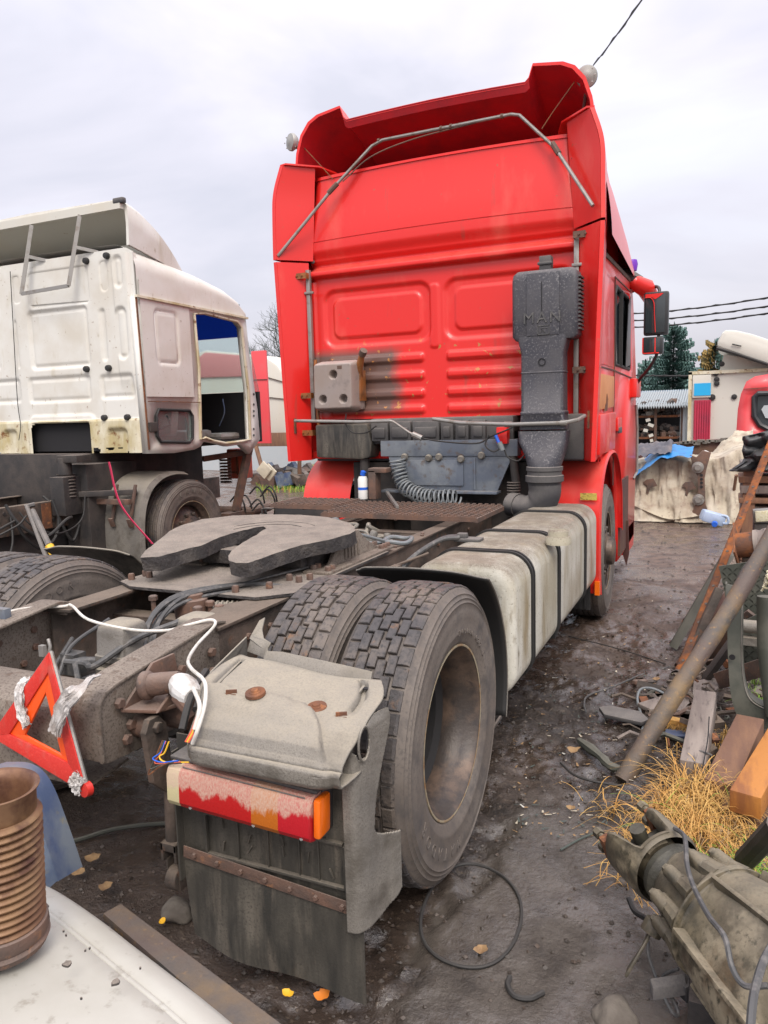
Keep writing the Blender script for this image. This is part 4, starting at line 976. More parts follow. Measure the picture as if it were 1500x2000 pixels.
# tube bracing the spoiler, bent in five runs, flattened joints
Y0 = 2.90
tp_ = [P(543, 500, y=2.86), P(600, 432, y=2.93), P(650, 368, y=3.0), P(735, 276, y=3.09), P(870, 245, y=3.09), P(1010, 221, y=3.09), P(1085, 290, y=3.03), P(1120, 345, y=2.96), P(1158, 402, y=2.86)]
mb = MB(); mb.tube([tp_[0], lerp(tp_[0], tp_[2], .33), lerp(tp_[0], tp_[2], .66), tp_[2]], .013, 10); mb.tube([tp_[2], lerp(tp_[2], tp_[3], .1), lerp(tp_[2], tp_[3], .9), lerp(tp_[3], tp_[5], .05), lerp(tp_[3], tp_[5], .5), lerp(tp_[3], tp_[5], .96), lerp(tp_[5], tp_[6], .06), tp_[6]], .012, 10)
mb.tube([tp_[6], lerp(tp_[6], tp_[8], .5), tp_[8]], .013, 10)
br = mb.build('spoiler_brace', 'tube_metal', T)
b = MB()
for i, k in ((2, 3), (6, 7)): 
    d = (tp_[k]-tp_[i]).normalized(); b.tube([tp_[i]-d*.05, tp_[i]+d*.05], .020, 8)
for t in (.02, .48, .55, .9): p_ = lerp(tp_[3], tp_[5], t); b.tube([p_-Vector((.008, 0, 0)), p_+Vector((.008, 0, 0))], .018, 8)
b.build('clamp', 'rust_brown', br)
for a_, c_ in (((583, 277), (650, 350)), ((1122, 160), (1058, 252))):
    mb = MB(); q0 = P(*a_, y=3.12); q1 = P(*c_, y=3.08); mb.tube(spline([q0, lerp(q0, q1, .5)+Vector((.03*(1 if a_[0] < 800 else -1), 0, -.03)), q1], 6), .0035, 5); mb.build('lamp_cable', 'rust', T)
mb = MB(); mb.tube(spline([lerp(tp_[2], tp_[3], .2)+Vector((.01, 0, -.02)), lerp(tp_[2], tp_[3], .8)+Vector((.02, 0, -.05)), lerp(tp_[3], tp_[5], .25)+Vector((0, 0, -.04)), lerp(tp_[3], tp_[5], .6)+Vector((0, 0, -.015)), lerp(tp_[3], tp_[5], .95)], 6), .005, 5); mb.build('lamp_cable', 'rust_brown', T)
# round marker lamps on stalks at both roof corners
for c, lab in ((P(1146, 150, y=3.2), 0), (P(572, 278, y=3.5), 1)):
    mb = MB(); ax = Vector((.2, -1, -.25)) if not lab else Vector((-.6, -1, 0))
    mb.lathe([(0, .045), (.018, .045), (.03, .040), (.045, .036), (.066, .030), (.072, .018), (.072, .0), (.05, -.03), (0, -.04)], c, ax, 28)
    for k in range(8): a = k*pi/4; bolt(mb, c+Vector((.06*cos(a), -.032, .06*sin(a)-.008)), (0, -1, 0), .006, .005)
    ml = mb.build('marker_lamp', 'horn_grey', T)
    b = MB()
    if not lab: b.tube([c+Vector((-.0, .02, -.03)), c+Vector((-.035, .05, -.24))], .012, 8); b.tube([c+Vector((-.03, .02, 0)), c+Vector((-.11, .0, .01))], .015, 8)
    else: b.tube([c, c+Vector((.08, .0, -.1))], .012, 8)
    b.build('stalk', 'maroon', ml)

# right and left cab sides with wheel arch cut, door, window
def side_panel(sd_):
    x = sd_*1.155
    out_ = [(3.10, 1.28), (3.32, 1.28), (3.32, 1.13)]
    for a in range(150, -1, -15): out_.append((3.68+.62*cos(radians(a)), .62+.66*sin(radians(a))))
    out_ += [(4.30, .30), (4.95, .30), (5.62, .34), (5.66, 1.0), (5.60, 1.9), (5.40, 2.4), (5.16, 2.76), (3.10, 2.72)]
    mb = MB()
    # window opening: build the wall in blocks around it
    wy0, wy1, wz0, wz1 = 4.02, 4.92, 1.98, 2.60
    n = len(out_)
    bmx = bmesh.new()
    vo = [bmx.verts.new((x, y, z)) for y, z in out_]; eo = [bmx.edges.new((vo[i], vo[(i+1) % n])) for i in range(n)]
    hole = [(wy0, wz0), (wy0, wz1-.06), (wy0+.06, wz1), (wy1-.08, wz1), (wy1, wz1-.1), (wy1+.1, wz0+.04), (wy1+.08, wz0)]
    vh = [bmx.verts.new((x, y, z)) for y, z in hole]; eh = [bmx.edges.new((vh[i], vh[(i+1) % len(hole)])) for i in range(len(hole))]
    bmesh.ops.triangle_fill(bmx, edges=eo+eh, use_beauty=True)
    bmx.verts.ensure_lookup_table(); bmx.verts.index_update()
    mb.add([v.co.copy() for v in bmx.verts], [[v.index for v in f.verts] for f in bmx.faces]); bmx.free()
    w = mb.build('cab_side', 'red_paint', T)
    m_ = w.modifiers.new('t', 'SOLIDIFY'); m_.thickness = .05; m_.offset = 0
    s_ = sd_; b = MB()     # door proud of the wall, pillar ridges
    xo = x+.028*s_
    b = MB()
    for y0, z0, y1, z1 in ((3.98, 1.0, 3.98, 2.66), (3.98, 2.66, 5.0, 2.68), (3.14, 1.93, 3.98, 1.93), (3.98, 1.93, 5.45, 1.90)): b.beam((xo, y0, z0), (xo, y1, z1), .006, .010)
    b.build('panel_seam', 'maroon', w)
    b = MB(); b.prism([(xo-.01*s_, 3.16, 1.95), (xo-.01*s_, 3.90, 1.95), (xo-.01*s_, 3.88, 2.60), (xo-.01*s_, 3.24, 2.60)], (.014*s_, 0, 0)); b.build('quarter_panel', 'red_paint', w, bev=.006)
    b = MB(); b.prism([(xo, 3.12, 1.62), (xo, 3.94, 1.64), (xo, 3.94, 1.88), (xo, 3.12, 1.88)], (.006*s_, 0, 0)); b.build('filler_panel', 'amber_panel', w, bev=.002)
    b = MB(); b.prism([(xo+.006*s_, 3.4, 1.61), (xo+.006*s_, 3.56, 1.61), (xo+.006*s_, 3.60, 1.70), (xo+.006*s_, 3.54, 1.74), (xo+.006*s_, 3.5, 1.68)], (.003*s_, 0, 0)); b.build('rust_hole', 'rust', w)
    b = MB(); b.prism([(xo-.01*s_, 3.12, 1.30), (xo-.01*s_, 3.9, 1.30), (xo-.01*s_, 3.94, 1.60), (xo-.01*s_, 3.12, 1.59)], (.035*s_, 0, 0)); b.build('locker_door', 'red_paint', w, bev=.012)
    b = MB(); b.b2((xo+.0*s_, 4.05, 1.44), (xo+.028*s_, 4.3, 1.55)); b.build('door_handle', 'red_paint', w, bev=.01)
    b = MB(); b.b2((xo+.02*s_, 4.08, 1.42), (xo+.036*s_, 4.24, 1.47)); b.build('door_handle', 'black_plastic', w, bev=.006)
    b = MB(); b.prism([(x, y, z) for y, z in hole], (.004*s_, 0, 0)); b.build('window', 'glass', w)
    b = MB(); b.tube([(x+.02*s_, y, z) for y, z in hole], .018, 8, closed=True); b.beam((x+.03*s_, 4.35, 1.98), (x+.03*s_, 4.35, 2.6), .02, .03); b.build('window_frame', 'rubber', w)
    b = MB()   # smoked wind deflector at the front of the window
    b.prism([(x+.035*s_, 4.62, 1.98), (x+.055*s_, 4.60, 2.5), (x+.04*s_, 4.90, 2.62), (x+.03*s_, 5.02, 2.02)], (.006*s_, 0, 0)); b.build('wind_deflector', 'mirror_black', w)
    b = MB(); b.tube([(xo+.012*s_, 5.52, 1.65), (xo+.02*s_, 5.55, 1.4), (xo+.02*s_, 5.57, .98), (xo+.0*s_, 5.45, .92)], .014, 8); b.build('grab_rail', 'tube_metal', w)
    b = MB(); b.b2((xo-.01*s_, 5.1, 1.72), (xo+.06*s_, 5.46, 1.90)); b.build('side_repeater_box', 'red_paint', w, bev=.02)
    return w
sr = side_panel(1); sl_ = side_panel(-1)
mb = MB(); mb.b2((-1.13, 3.10, 1.28), (1.13, 5.55, 1.34)); mb.b2((-1.13, 5.3, .5), (1.13, 5.6, 1.6)); mb.b2((-1.13, 5.12, 2.66), (1.13, 5.2, 2.86)); mb.b2((-1.12, 3.12, 2.74), (1.12, 5.1, 2.80))
mb.build('cab_body', 'red_paint', T, bev=.01)
mb = MB(); mb.prism([(-1.1, 5.42, 1.62), (1.1, 5.42, 1.62), (1.06, 5.16, 2.7), (-1.06, 5.16, 2.7)], (0, .01, 0)); mb.build('windscreen', 'glass', T)
mb = MB(); mb.beam((1.165, 3.1, 2.735), (1.165, 5.1, 2.78), .05, .035); mb.build('roof_seam', 'rust_brown', T, bev=.006)
mb = MB(); a = P(1228, 568, x=1.24)    # sun visor end piece seen beside the roof
mb.tube([(1.13, 5.0, 2.80), (1.2, 5.02, 2.77), (1.30, 5.15, 2.72), (1.34, 5.25, 2.64), (1.345, 5.28, 2.58)], [.04, .065, .085, .075, .03], 12); mb.build('visor_end', 'red_paint', T)
mb = MB(); mb.tube([(1.12, 4.9, 2.83), (1.18, 5.0, 2.81), (1.25, 5.1, 2.78)], [.05, .06, .05], 8); mb.build('visor_bracket', 'black_plastic', T)
mb = MB(); mb.lathe([(0, .10), (.05, .10), (.06, .06), (.05, .0), (0, 0)], (1.16, 5.25, 2.90), (0, 0, 1), 14); mb.build('beacon_cover', 'purple', T)
# mirrors
mb = MB()
mb.tube(spline([(1.16, 5.2, 2.70), (1.24, 5.22, 2.73), (1.36, 5.18, 2.73), (1.42, 5.10, 2.70), (1.43, 5.06, 2.60), (1.43, 5.05, 2.3), (1.42, 5.05, 2.12), (1.36, 5.08, 2.0), (1.25, 5.2, 1.88), (1.19, 5.3, 1.80)], 7), .015, 8)
arm = mb.build('mirror_arm', 'mirror_black', T)
def mirror(x0, x1, z0, z1, y, name):
    cx, cz = (x0+x1)/2, (z0+z1)/2
    mb = MB(); mb.b2((x0, y, z0), (x1, y+.085, z1)); o = mb.build(name, 'mirror_black', T, bev=.022)
    b = MB(); b.b2((x0+.018, y-.004, z0+.02), (x1-.03, y+.002, z1-.02)); b.build('mirror_face', 'glass', o, bev=.0015)
    return o
m1 = mirror(1.300, 1.515, 2.275, 2.66, 5.0, 'main_mirror')
b = MB(); b.tube(spline([(1.31, 4.992, 2.61), (1.36, 4.992, 2.605), (1.388, 4.992, 2.56), (1.395, 4.992, 2.45), (1.405, 4.992, 2.30)], 5), [.004+.001*0]*21, 6); b.prism([(1.315, 4.990, 2.64), (1.47, 4.990, 2.64), (1.44, 4.990, 2.615), (1.40, 4.990, 2.59), (1.37, 4.990, 2.61), (1.315, 4.990, 2.615)], (0, .004, 0)); b.build('red_trim', 'red_paint', m1)
m2 = mirror(1.290, 1.475, 2.105, 2.262, 5.0, 'wide_mirror')
b = MB(); b.b2((1.294, 4.990, 2.115), (1.304, 4.996, 2.255)); b.b2((1.40, 4.990, 2.115), (1.41, 4.996, 2.25)); b.b2((1.30, 4.990, 2.11), (1.44, 4.996, 2.12)); b.build('red_trim', 'red_paint', m2)
# mudguards of the front axle
arcf = [(3.085, .30), (3.045, .5), (3.04, .7), (3.06, .9), (3.11, 1.05), (3.20, 1.16), (3.34, 1.25), (3.55, 1.30), (3.85, 1.29), (4.1, 1.16), (4.25, .95), (4.32, .6)]
for sd_ in (1, -1):
    mb = MB(); ap = spline([(0, y, z) for y, z in arcf], 4)
    mb.sheet([(sd_*(.78 if sd_ < 0 else .72), p.y, p.z) for p in ap], [(sd_*1.215, p.y, p.z) for p in ap], .006)
    mb.sheet([(sd_*1.215, p.y, p.z) for p in ap], [(sd_*1.225, p.y+.05*(1-i/40), p.z-.02) for i, p in enumerate(ap)], .005)
    fd = mb.build('front_fender', 'red_paint', T, ang=50)
    if sd_ > 0:
        b = MB(); c_ = P(1151, 969, y=3.08); b.box(c_+Vector((0, -.035, 0)), (.115, .006, .05), Matrix.Rotation(.12, 3, 'X')); b.build('warning_label', 'yellow_label', fd)
        b = MB(); b.b2((1.19, 3.03, .30), (1.225, 3.06, .40)); b.build('reflector', 'orange_lens', fd)
mb = MB(); mb.prism([(1.16, 4.75, .60), (1.22, 4.75, .60), (1.225, 4.8, .28), (1.2, 4.82, .16), (1.16, 4.8, .30)], (0, .02, 0)); mb.b2((1.0, 4.35, .34), (1.20, 4.9, 1.0)); mb.build('step_housing', 'maroon', T)
mb = MB(); mb.b2((.9, 5.0, .22), (1.18, 5.6, .5)); mb.build('bumper', 'red_paint', T, bev=.02)

# air intake snorkel
def loft(mb, rings, cap=True):
    n = len(rings[0]); V = [p for r in rings for p in r]
    mb.add(V, [(i*n+k, i*n+(k+1) % n, (i+1)*n+(k+1) % n, (i+1)*n+k) for i in range(len(rings)-1) for k in range(n)]+([list(range(n)), [(len(rings)-1)*n+k for k in range(n)]] if cap else []))
def rrect(cx, cy, z, hx, hy, r, n=5):
    o = []
    for sx_, sy_, a0 in ((1, 1, 0), (-1, 1, 90), (-1, -1, 180), (1, -1, 270)):
        for k in range(n): a = radians(a0+90*k/(n-1)); o.append(Vector((cx+sx_*(hx-r)+r*cos(a), cy+sy_*(hy-r)+r*sin(a), z)))
    return o
mb = MB(); IX = .885
loft(mb, [rrect(IX, 2.86, z, hx, hy, r) for z, hx, hy, r in ((2.105, .20, .09, .03), (2.13, .222, .098, .035), (2.50, .222, .098, .035), (2.54, .215, .094, .035), (2.562, .19, .08, .03), (2.566, .15, .05, .02))])
inn = mb.build('air_intake', 'intake_plastic', T, ang=50)
mb = MB(); loft(mb, [rrect(IX-.015, 2.845, z, hx, hy, .025) for z, hx, hy in ((1.50, .16, .085), (1.60, .150, .085), (1.605, .154, .089), (1.62, .154, .089), (1.625, .147, .085), (1.88, .145, .085), (1.883, .149, .088), (1.889, .149, .088), (1.892, .145, .085), (2.02, .145, .085), (2.10, .165, .088), (2.13, .165, .088))])
r_a = rrect(IX-.015, 2.845, 1.49, .168, .09, .025); r_b = rrect(IX-.015, 2.83, 1.42, .165, .09, .04)
def circ(c, ax, r, n=20, ref=(1, 0, 0)):
    ax = Vector(ax).normalized(); u = Vector(ref); u = (u-ax*u.dot(ax)).normalized(); w = ax.cross(u); return [Vector(c)+(u*cos(a+.16)+w*sin(a+.16))*r for a in [2*pi*k/n for k in range(n)]]
loft(mb, [r_a, r_b, rrect(IX, 2.80, 1.33, .135, .10, .07), rrect(IX, 2.78, 1.255, .115, .105, .1), rrect(IX, 2.78, 1.235, .112, .108, .105)])
mb.build('duct', 'intake_plastic', inn, ang=40)
mb = MB(); mb.b2((IX-.115, 2.752, 2.13), (IX+.105, 2.764, 2.54)); mb.build('raised_face', 'intake_plastic', inn, bev=.004)
mb = MB()
for k in range(14): mb.b2((IX+.218, 2.79, 2.16+k*.026), (IX+.236, 2.93, 2.172+k*.026))
mb.build('grille_slats', 'black_plastic', inn)
mb = MB(); mb.b2((IX-.045, 2.82, 2.56), (IX+.035, 2.90, 2.66)); mb.b2((IX-.055, 2.81, 2.60), (IX+.045, 2.83, 2.62)); mb.build('top_bracket', 'black_plastic', inn, bev=.006)
mb = MB(); mb.lathe([(0, -.01), (.018, -.01), (.02, .003), (.026, .003), (.026, -.005)], (IX-.012, 2.757, 1.955), (0, -1, 0), 16); mb.build('hole', 'dark_hole', inn)
mb = MB(); mb.lathe([(.118, .05), (.125, .045), (.125, .02), (.118, .015), (.118, -.01), (.130, -.015), (.130, -.055), (.118, -.06), (.11, -.09)], (IX, 2.78, 1.20), (0, 0, 1), 32)
mb.build('collar', 'black_plastic', inn)
mb = MB(); pts = [(IX, 2.78, 1.14), (IX, 2.78, 1.08), (IX-.02, 2.78, 1.0), (IX-.08, 2.79, .935), (IX-.16, 2.83, .93), (IX-.20, 2.87, .95), (IX-.23, 2.90, 1.02)]
mb.tube(spline(pts[:5], 4), [.112]*9+[.112, .110, .106, .10, .096, .092, .088, .085][:8], 24) if False else mb.tube(spline([(IX, 2.78, 1.14), (IX, 2.78, 1.06), (IX-.035, 2.785, .99), (IX-.11, 2.80, .955), (IX-.21, 2.86, .96)], 4), [.113, .113, .112, .111, .111, .110, .109, .107, .104, .100, .096, .092, .088, .085, .083, .082, .081], 24)
mb.tube([(IX-.19, 2.845, .96), (IX-.26, 2.89, .962)], .088, 24)
mb.build('elbow', 'black_plastic', inn, ang=60)
Rw = frame_R((1, 0, 0), (0, 0, 1))
put_text('MAN', .105, .003, Rw, (IX-.01, 2.748, 2.245), 'hose', inn, 'lettering', 1.25)
mb = MB(); x_, z_ = IX-.0, 2.165
for q in (((x_-.04, 2.748, z_-.03), (x_-.035, 2.752, z_+.03)), ((x_+.035, 2.748, z_-.03), (x_+.04, 2.752, z_+.03)), ((x_-.04, 2.748, z_+.026), (x_+.04, 2.752, z_+.031)), ((x_-.04, 2.748, z_-.031), (x_+.04, 2.752, z_-.026))): mb.b2(*q)
mb.tube([(x_-.025, 2.75, z_-.015), (x_-.005, 2.75, z_), (x_-.02, 2.75, z_+.012), (x_+.01, 2.75, z_+.016), (x_+.028, 2.75, z_+.012)], .003, 4); mb.tube([(x_-.005, 2.75, z_), (x_+.012, 2.75, z_-.018)], .003, 4)
mb.build('emblem', 'hose', inn)
mb = MB(); mb.beam((IX-.012, 2.750, 2.27), (IX-.012, 2.750, 2.48), .006, .004); mb.build('moulding_line', 'dark_hole', inn)

# washer tank with three dimples
TCX, TCZ = -.79, 1.862; mb = MB()
def can(u, v):
    x = lerp(-.192, .192, u); z = lerp(-.20, .20, v); e = max(rr_sdf(x, z, 0, 0, .192, .20, .05), -.04); k = smooth(-e/.035)
    y = -.115*k**.5*1.0
    for cx, cz in ((.01, .088), (-.085, -.10), (.095, -.10)):
        d = sqrt((x-cx)**2+(z-cz)**2); y += .075*smooth((.036-d)/.014)
    sx_ = 1; q = rr_sdf(x, z, 0, 0, .192, .20, .05)
    if q > 0:
        g_ = Vector((x, z)); g_ = g_*(1-q/max(g_.length, .01)); x, z = g_.x, g_.y
    return Vector((TCX+x+.02*z, 2.97+y, TCZ+z))
mb.grid(can, lin(0, 1, 70), lin(0, 1, 70)); ct = mb.build('washer_tank', 'canister', T, org=(TCX, 2.9, TCZ), fix=False, ang=60)
mb = MB(); mb.b2((TCX-.18, 2.965, TCZ-.19), (TCX+.19, 3.06, TCZ+.19)); mb.build('tank_back', 'canister', ct, bev=.03)
mb = MB(); mb.tube([(TCX+.17, 2.99, TCZ+.06), (TCX+.19, 2.96, TCZ+.14), (TCX+.225, 2.93, TCZ+.215), (TCX+.25, 2.91, TCZ+.245)], [.03, .032, .024, .026], 12); mb.b2((TCX+.165, 2.95, TCZ-.12), (TCX+.20, 3.05, TCZ+.12)); mb.build('filler_neck', 'amber_plastic', ct, bev=.004)
mb = MB(); mb.tube([(TCX+.235, 2.92, TCZ+.23), (TCX+.262, 2.90, TCZ+.262)], .03, 12); mb.build('cap', 'rust_brown', ct)
mb = MB(); mb.b2((TCX+.05, 2.853, TCZ+.13), (TCX+.09, 2.857, TCZ+.155)); mb.build('stamp', 'rust_brown', ct)
mb = MB(); mb.tube([(TCX-.21, 2.98, TCZ+.22), (TCX-.215, 2.97, TCZ), (TCX-.20, 2.98, TCZ-.36)], .013, 8); mb.build('drain_hose', 'amber_plastic', ct)
# long grey tube across the bottom of the cab
bp = [P(576, 822, y=2.84), P(640, 823, y=2.84), P(700, 824, y=2.84), P(762, 822, y=2.84), P(855, 821, y=2.84), P(900, 826, y=2.83), P(1000, 829, y=2.74), P(1100, 826, y=2.74), P(1128, 820, y=2.76), P(1142, 812, y=2.84)]
mb = MB(); mb.tube(bp[:4], .013, 10); mb.tube([bp[3], P(768, 823, y=2.84), P(800, 845, y=2.83), P(814, 851, y=2.83)], [.013, .008, .009, .010], 8); mb.tube([P(845, 818, y=2.84)]+bp[5:], .014, 10); tb = mb.build('rear_tube', 'tube_metal', T)
mb = MB(); mb.tube([P(806, 848, y=2.83), P(824, 856, y=2.83)], .022, 10); mb.tube([P(985, 829, y=2.76), P(1000, 829, y=2.76)], .02, 8); mb.tube([P(1095, 826, y=2.75), P(1108, 826, y=2.75)], .02, 8); mb.build('clamp', 'tube_metal', tb)
mb = MB(); mb.tube(spline([P(820, 855, y=2.83), P(860, 862, y=2.83), P(930, 866, y=2.83), P(960, 852, y=2.84), P(1000, 835, y=2.84), P(1030, 815, y=2.95)], 6), .006, 6)
mb.tube(spline([P(676, 808, y=2.86), P(676, 830, y=2.86), P(690, 845, y=2.85), P(715, 845, y=2.85), P(735, 832, y=2.84)], 6), .005, 6)
mb.tube(spline([P(955, 850, y=2.83), P(948, 870, y=2.82), P(965, 882, y=2.80), P(985, 868, y=2.82)], 6), .006, 6)
mb.tube(spline([P(985, 878, y=2.80), P(992, 893, y=2.80), P(1012, 900, y=2.80), P(1028, 885, y=2.84)], 6), .006, 6); mb.build('rear_wiring', 'rubber', T)
mb = MB(); mb.tube([P(968, 850, y=2.80), P(975, 866, y=2.80)], .012, 8); mb.build('blue_plug', 'blue_plastic', T)
mb = MB(); mb.tube([P(975, 864, y=2.80), P(982, 880, y=2.80)], [.02, .018], 10); mb.build('connector', 'hose_grey', T)
# soundproof box row under the wall
mb = MB(); mb.b2((-.53, 2.97, 1.40), (.62, 3.2, 1.60)); mb.build('sound_shield', 'black_plastic', T, bev=.02)
mb = MB()
for x0, x1 in ((-.50, -.36), (-.345, -.17), (-.155, .06), (.075, .17), (.19, .29), (.31, .42)):
    mb.b2((x0, 2.93, 1.425), (x1, 2.98, 1.575)); mb.b2((x0+.02, 2.915, 1.45), (x1-.02, 2.935, 1.53))
mb.build('shield_ribs', 'black_plastic', T, bev=.012)
mb = MB(); mb.prism([(-1.0, 2.93, 1.565), (-.54, 2.93, 1.565), (-.50, 2.93, 1.42), (-.52, 2.93, 1.30), (-.60, 2.93, 1.285), (-1.0, 2.93, 1.30)], (0, .3, 0)); mb.build('locker_bottom', 'dirty_plastic', T, bev=.02)
mb = MB(); mb.b2((.95, 2.96, 1.28), (1.12, 3.1, 1.60)); mb.b2((-1.1, 3.12, 1.26), (1.1, 5.3, 1.30)); mb.b2((.46, 2.98, 1.25), (.62, 3.1, 1.5)); mb.build('lower_shroud', 'black_plastic', T, bev=.01)
mb = MB(); mb.b2((.52, 2.86, 1.40), (.60, 2.95, 1.52)); mb.build('red_valve', 'red_paint', T, bev=.01)
# rear cab bearing beam, blue-grey steel
mb = MB(); mb.prism([(-.36, 2.93, 1.31), (.62, 2.93, 1.31), (.50, 2.93, 1.04), (-.30, 2.93, 1.06)], (0, .03, 0)); mb.b2((-.42, 2.92, 1.31), (.66, 3.02, 1.43)); mb.b2((-.40, 2.86, 1.035), (.52, 2.98, 1.055)); mb.b2((-.24, 2.915, 1.09), (.25, 2.93, 1.28)); mb.b2((.33, 2.915, 1.06), (.345, 2.93, 1.30))
bm_ = mb.build('cab_support_beam', 'blue_steel', T, bev=.004)
mb = MB()
for px_, py_ in ((837, 895), (857, 893), (940, 890), (900, 897), (790, 893)): 
    c_ = P(px_, py_, y=2.91); mb.lathe([(0, .02), (.02, .02), (.026, .01), (.03, 0)], c_, (0, -1, 0), 14)
mb.build('studs', 'grey_plastic', bm_)
mb = MB(); mb.tube(spline([P(1000, 880, y=2.95), P(1005, 920, y=2.95), P(1010, 960, y=2.95)], 4), .03, 12)
for k in range(5): c_ = Vector((.63, 2.92, 1.12-.02*k)); mb.lathe([(.045, .006), (.05, 0), (.045, -.006)], c_, (0, 0, 1), 16)
mb.tube([(-.6, 3.0, 1.4), (-.6, 3.0, .9)], .04, 10); mb.b2((-.75, 3.1, .6), (.75, 3.3, 1.25)); mb.b2((-.7, 3.2, .5), (.7, 4.8, 1.25))
mb.build('cab_mount', 'chassis_dark', T)
# spiral air hose: hangs from the beam and lies on the catwalk
cl = spline([P(790, 897, y=2.86)+Vector((-.06, 0, .0)), P(779, 920, y=2.86), P(790, 950, y=2.84), P(820, 967, y=2.80), P(850, 972, y=2.76), P(895, 972, y=2.74)], 10)
L_ = [0]
for i in range(1, len(cl)): L_.append(L_[-1]+(cl[i]-cl[i-1]).length)
turns = 21; pts = []; N_ = turns*16
for k in range(N_+1):
    s_ = L_[-1]*(k/N_)**1.12; i = 0
    while i < len(L_)-2 and L_[i+1] < s_: i += 1
    f = (s_-L_[i])/max(L_[i+1]-L_[i], 1e-6); c_ = lerp(cl[i], cl[i+1], min(f, 1)); tg = (cl[min(i+2, len(cl)-1)]-cl[i]).normalized()
    u_ = Vector((0, 1, 0)); u_ = (u_-tg*u_.dot(tg)).normalized(); w_ = tg.cross(u_); a = 2*pi*k/16
    pts.append(c_+(u_*cos(a)+w_*sin(a))*(.055+.004*sin(k*.11)))
mb = MB(); mb.tube(pts, .0075, 7); mb.build('spiral_hose', 'hose_grey', T)
# filter and white bottle on a wooden-brown bracket
mb = MB(); mb.b2((-.43, 2.70, 1.0), (-.37, 2.80, 1.22)); mb.b2((-.43, 2.70, 1.2), (-.28, 2.80, 1.235)); mb.build('bottle_bracket', 'rust_brown', T, bev=.006)
mb = MB(); mb.lathe([(0, 0), (.036, 0), (.038, .01), (.038, .15), (.03, .17), (0, .175)], (-.485, 2.72, 1.0), (0, 0, 1), 18); bo = mb.build('bottle', 'white_plastic', T)
mb = MB(); mb.lathe([(.0385, .07), (.0388, .09)], (-.485, 2.72, 1.0), (0, 0, 1), 18); mb.lathe([(0, 0), (.02, 0), (.022, .03), (0, .04)], (-.485, 2.72, 1.18), (.3, 0, .9), 12); mb.build('cap', 'blue_plastic', bo)
mb = MB(); mb.beam((-.02, 2.3, 1.0), (-.3, 2.75, 1.05), .02, .02); mb.build('pale_hose', 'tube_metal', T)
# ================================================================ WHITE CAB TRUCK, parked parallel on the left
WT = thing('stripped_truck', 'stripped white sleeper cab truck with no door and rusty sills, left of the red one', 'truck', (-4.0, 3.6, 0))
WX, WY, WC = -2.80, 2.99, -4.02
def RR(px0, py0, px1, py1):
    a = P(px0, py0, y=WY); b = P(px1, py1, y=WY); return ((a.x+b.x)/2, (a.z+b.z)/2, abs(b.x-a.x)/2, abs(b.z-a.z)/2)
recs = [RR(52, 608, 178, 716)+(.05, .022), RR(52, 534, 175, 592)+(.05, .018), RR(192, 510, 212, 568)+(.05, .018), RR(192, 603, 212, 706)+(.05, .018), RR(224, 600, 256, 702)+(.07, .022), RR(220, 500, 244, 562)+(.06, .018),
        RR(26, 626, 40, 720)+(.03, .018), RR(22, 540, 40, 592)+(.03, .018), RR(54, 738, 180, 784)+(.04, .018), RR(194, 732, 265, 778)+(.04, .018), RR(-40, 744, 43, 788)+(.04, .018), RR(-60, 620, 2, 724)+(.04, .018)]
bumps = [RR(4, 828, 42, 886), RR(206, 824, 258, 886)]
hl = RR(66, 824, 186, 890)
X0, X1 = -5.25, WX-.03
def wh(x, z):
    h = 0
    for cx, cz, hx, hz, r, d_ in recs:
        d = rr_sdf(x, z, cx, cz, hx, hz, min(r, hx*.9, hz*.9)); h -= d_*smooth((-d+.006)/.03)-d_*.45*smooth((-d-.035)/.02)
    for cx, cz, hx, hz in bumps: h -= .035*smooth(-rr_sdf(x, z, cx, cz-.05, hx*.9, hz, .06)/.04)
    cx, cz, hx, hz = hl; h += .018*smooth((.05-abs(rr_sdf(x, z, cx, cz, hx+.02, hz+.02, .05)))/.03)
    h += .02*smooth((abs(z-1.66)-.0)/.02)*0+.016*smooth((1.665-z)/.015)
    xr = P(216, 500, y=WY).x; h += .02*smooth((x-xr)/.025)*smooth((z-1.9)/.2)
    h -= .09*smooth((x-(X1-.07))/.08)**2
    return h
mb = MB(); zr = 3.12
mb.mi(0)
us, vs_ = lin(X0, X1, 210), lin(1.345, zr, 140)
V = [Vector((x, WY-wh(x, z), z-.0)) for z in vs_ for x in us]; nu = len(us)
F = []; Mx = []
for j in range(len(vs_)-1):
    for i in range(nu-1):
        xc, zc = (us[i]+us[i+1])/2, (vs_[j]+vs_[j+1])/2
        if rr_sdf(xc, zc, hl[0], hl[1]-.05, hl[2], hl[3]+.03, .05) < 0: continue
        if zc < 1.40 and noise.noise(Vector((xc*9, zc*14, 0))) > .15+(zc-1.345)*9: continue
        F.append((j*nu+i, j*nu+i+1, (j+1)*nu+i+1, (j+1)*nu+i)); Mx.append(1 if zc < 1.66 else 0)
mb.v += V; mb.f += F; mb.m += Mx
mb.build('cab_rear_wall', ['white_paint', 'white_rusty'], WT, fix=False, ang=60)
b = MB(); b.b2((X0, WY+.05, 1.36), (WX-.05, WY+.06, 3.1)); b.build('bulkhead', 'dark_hole', WT)
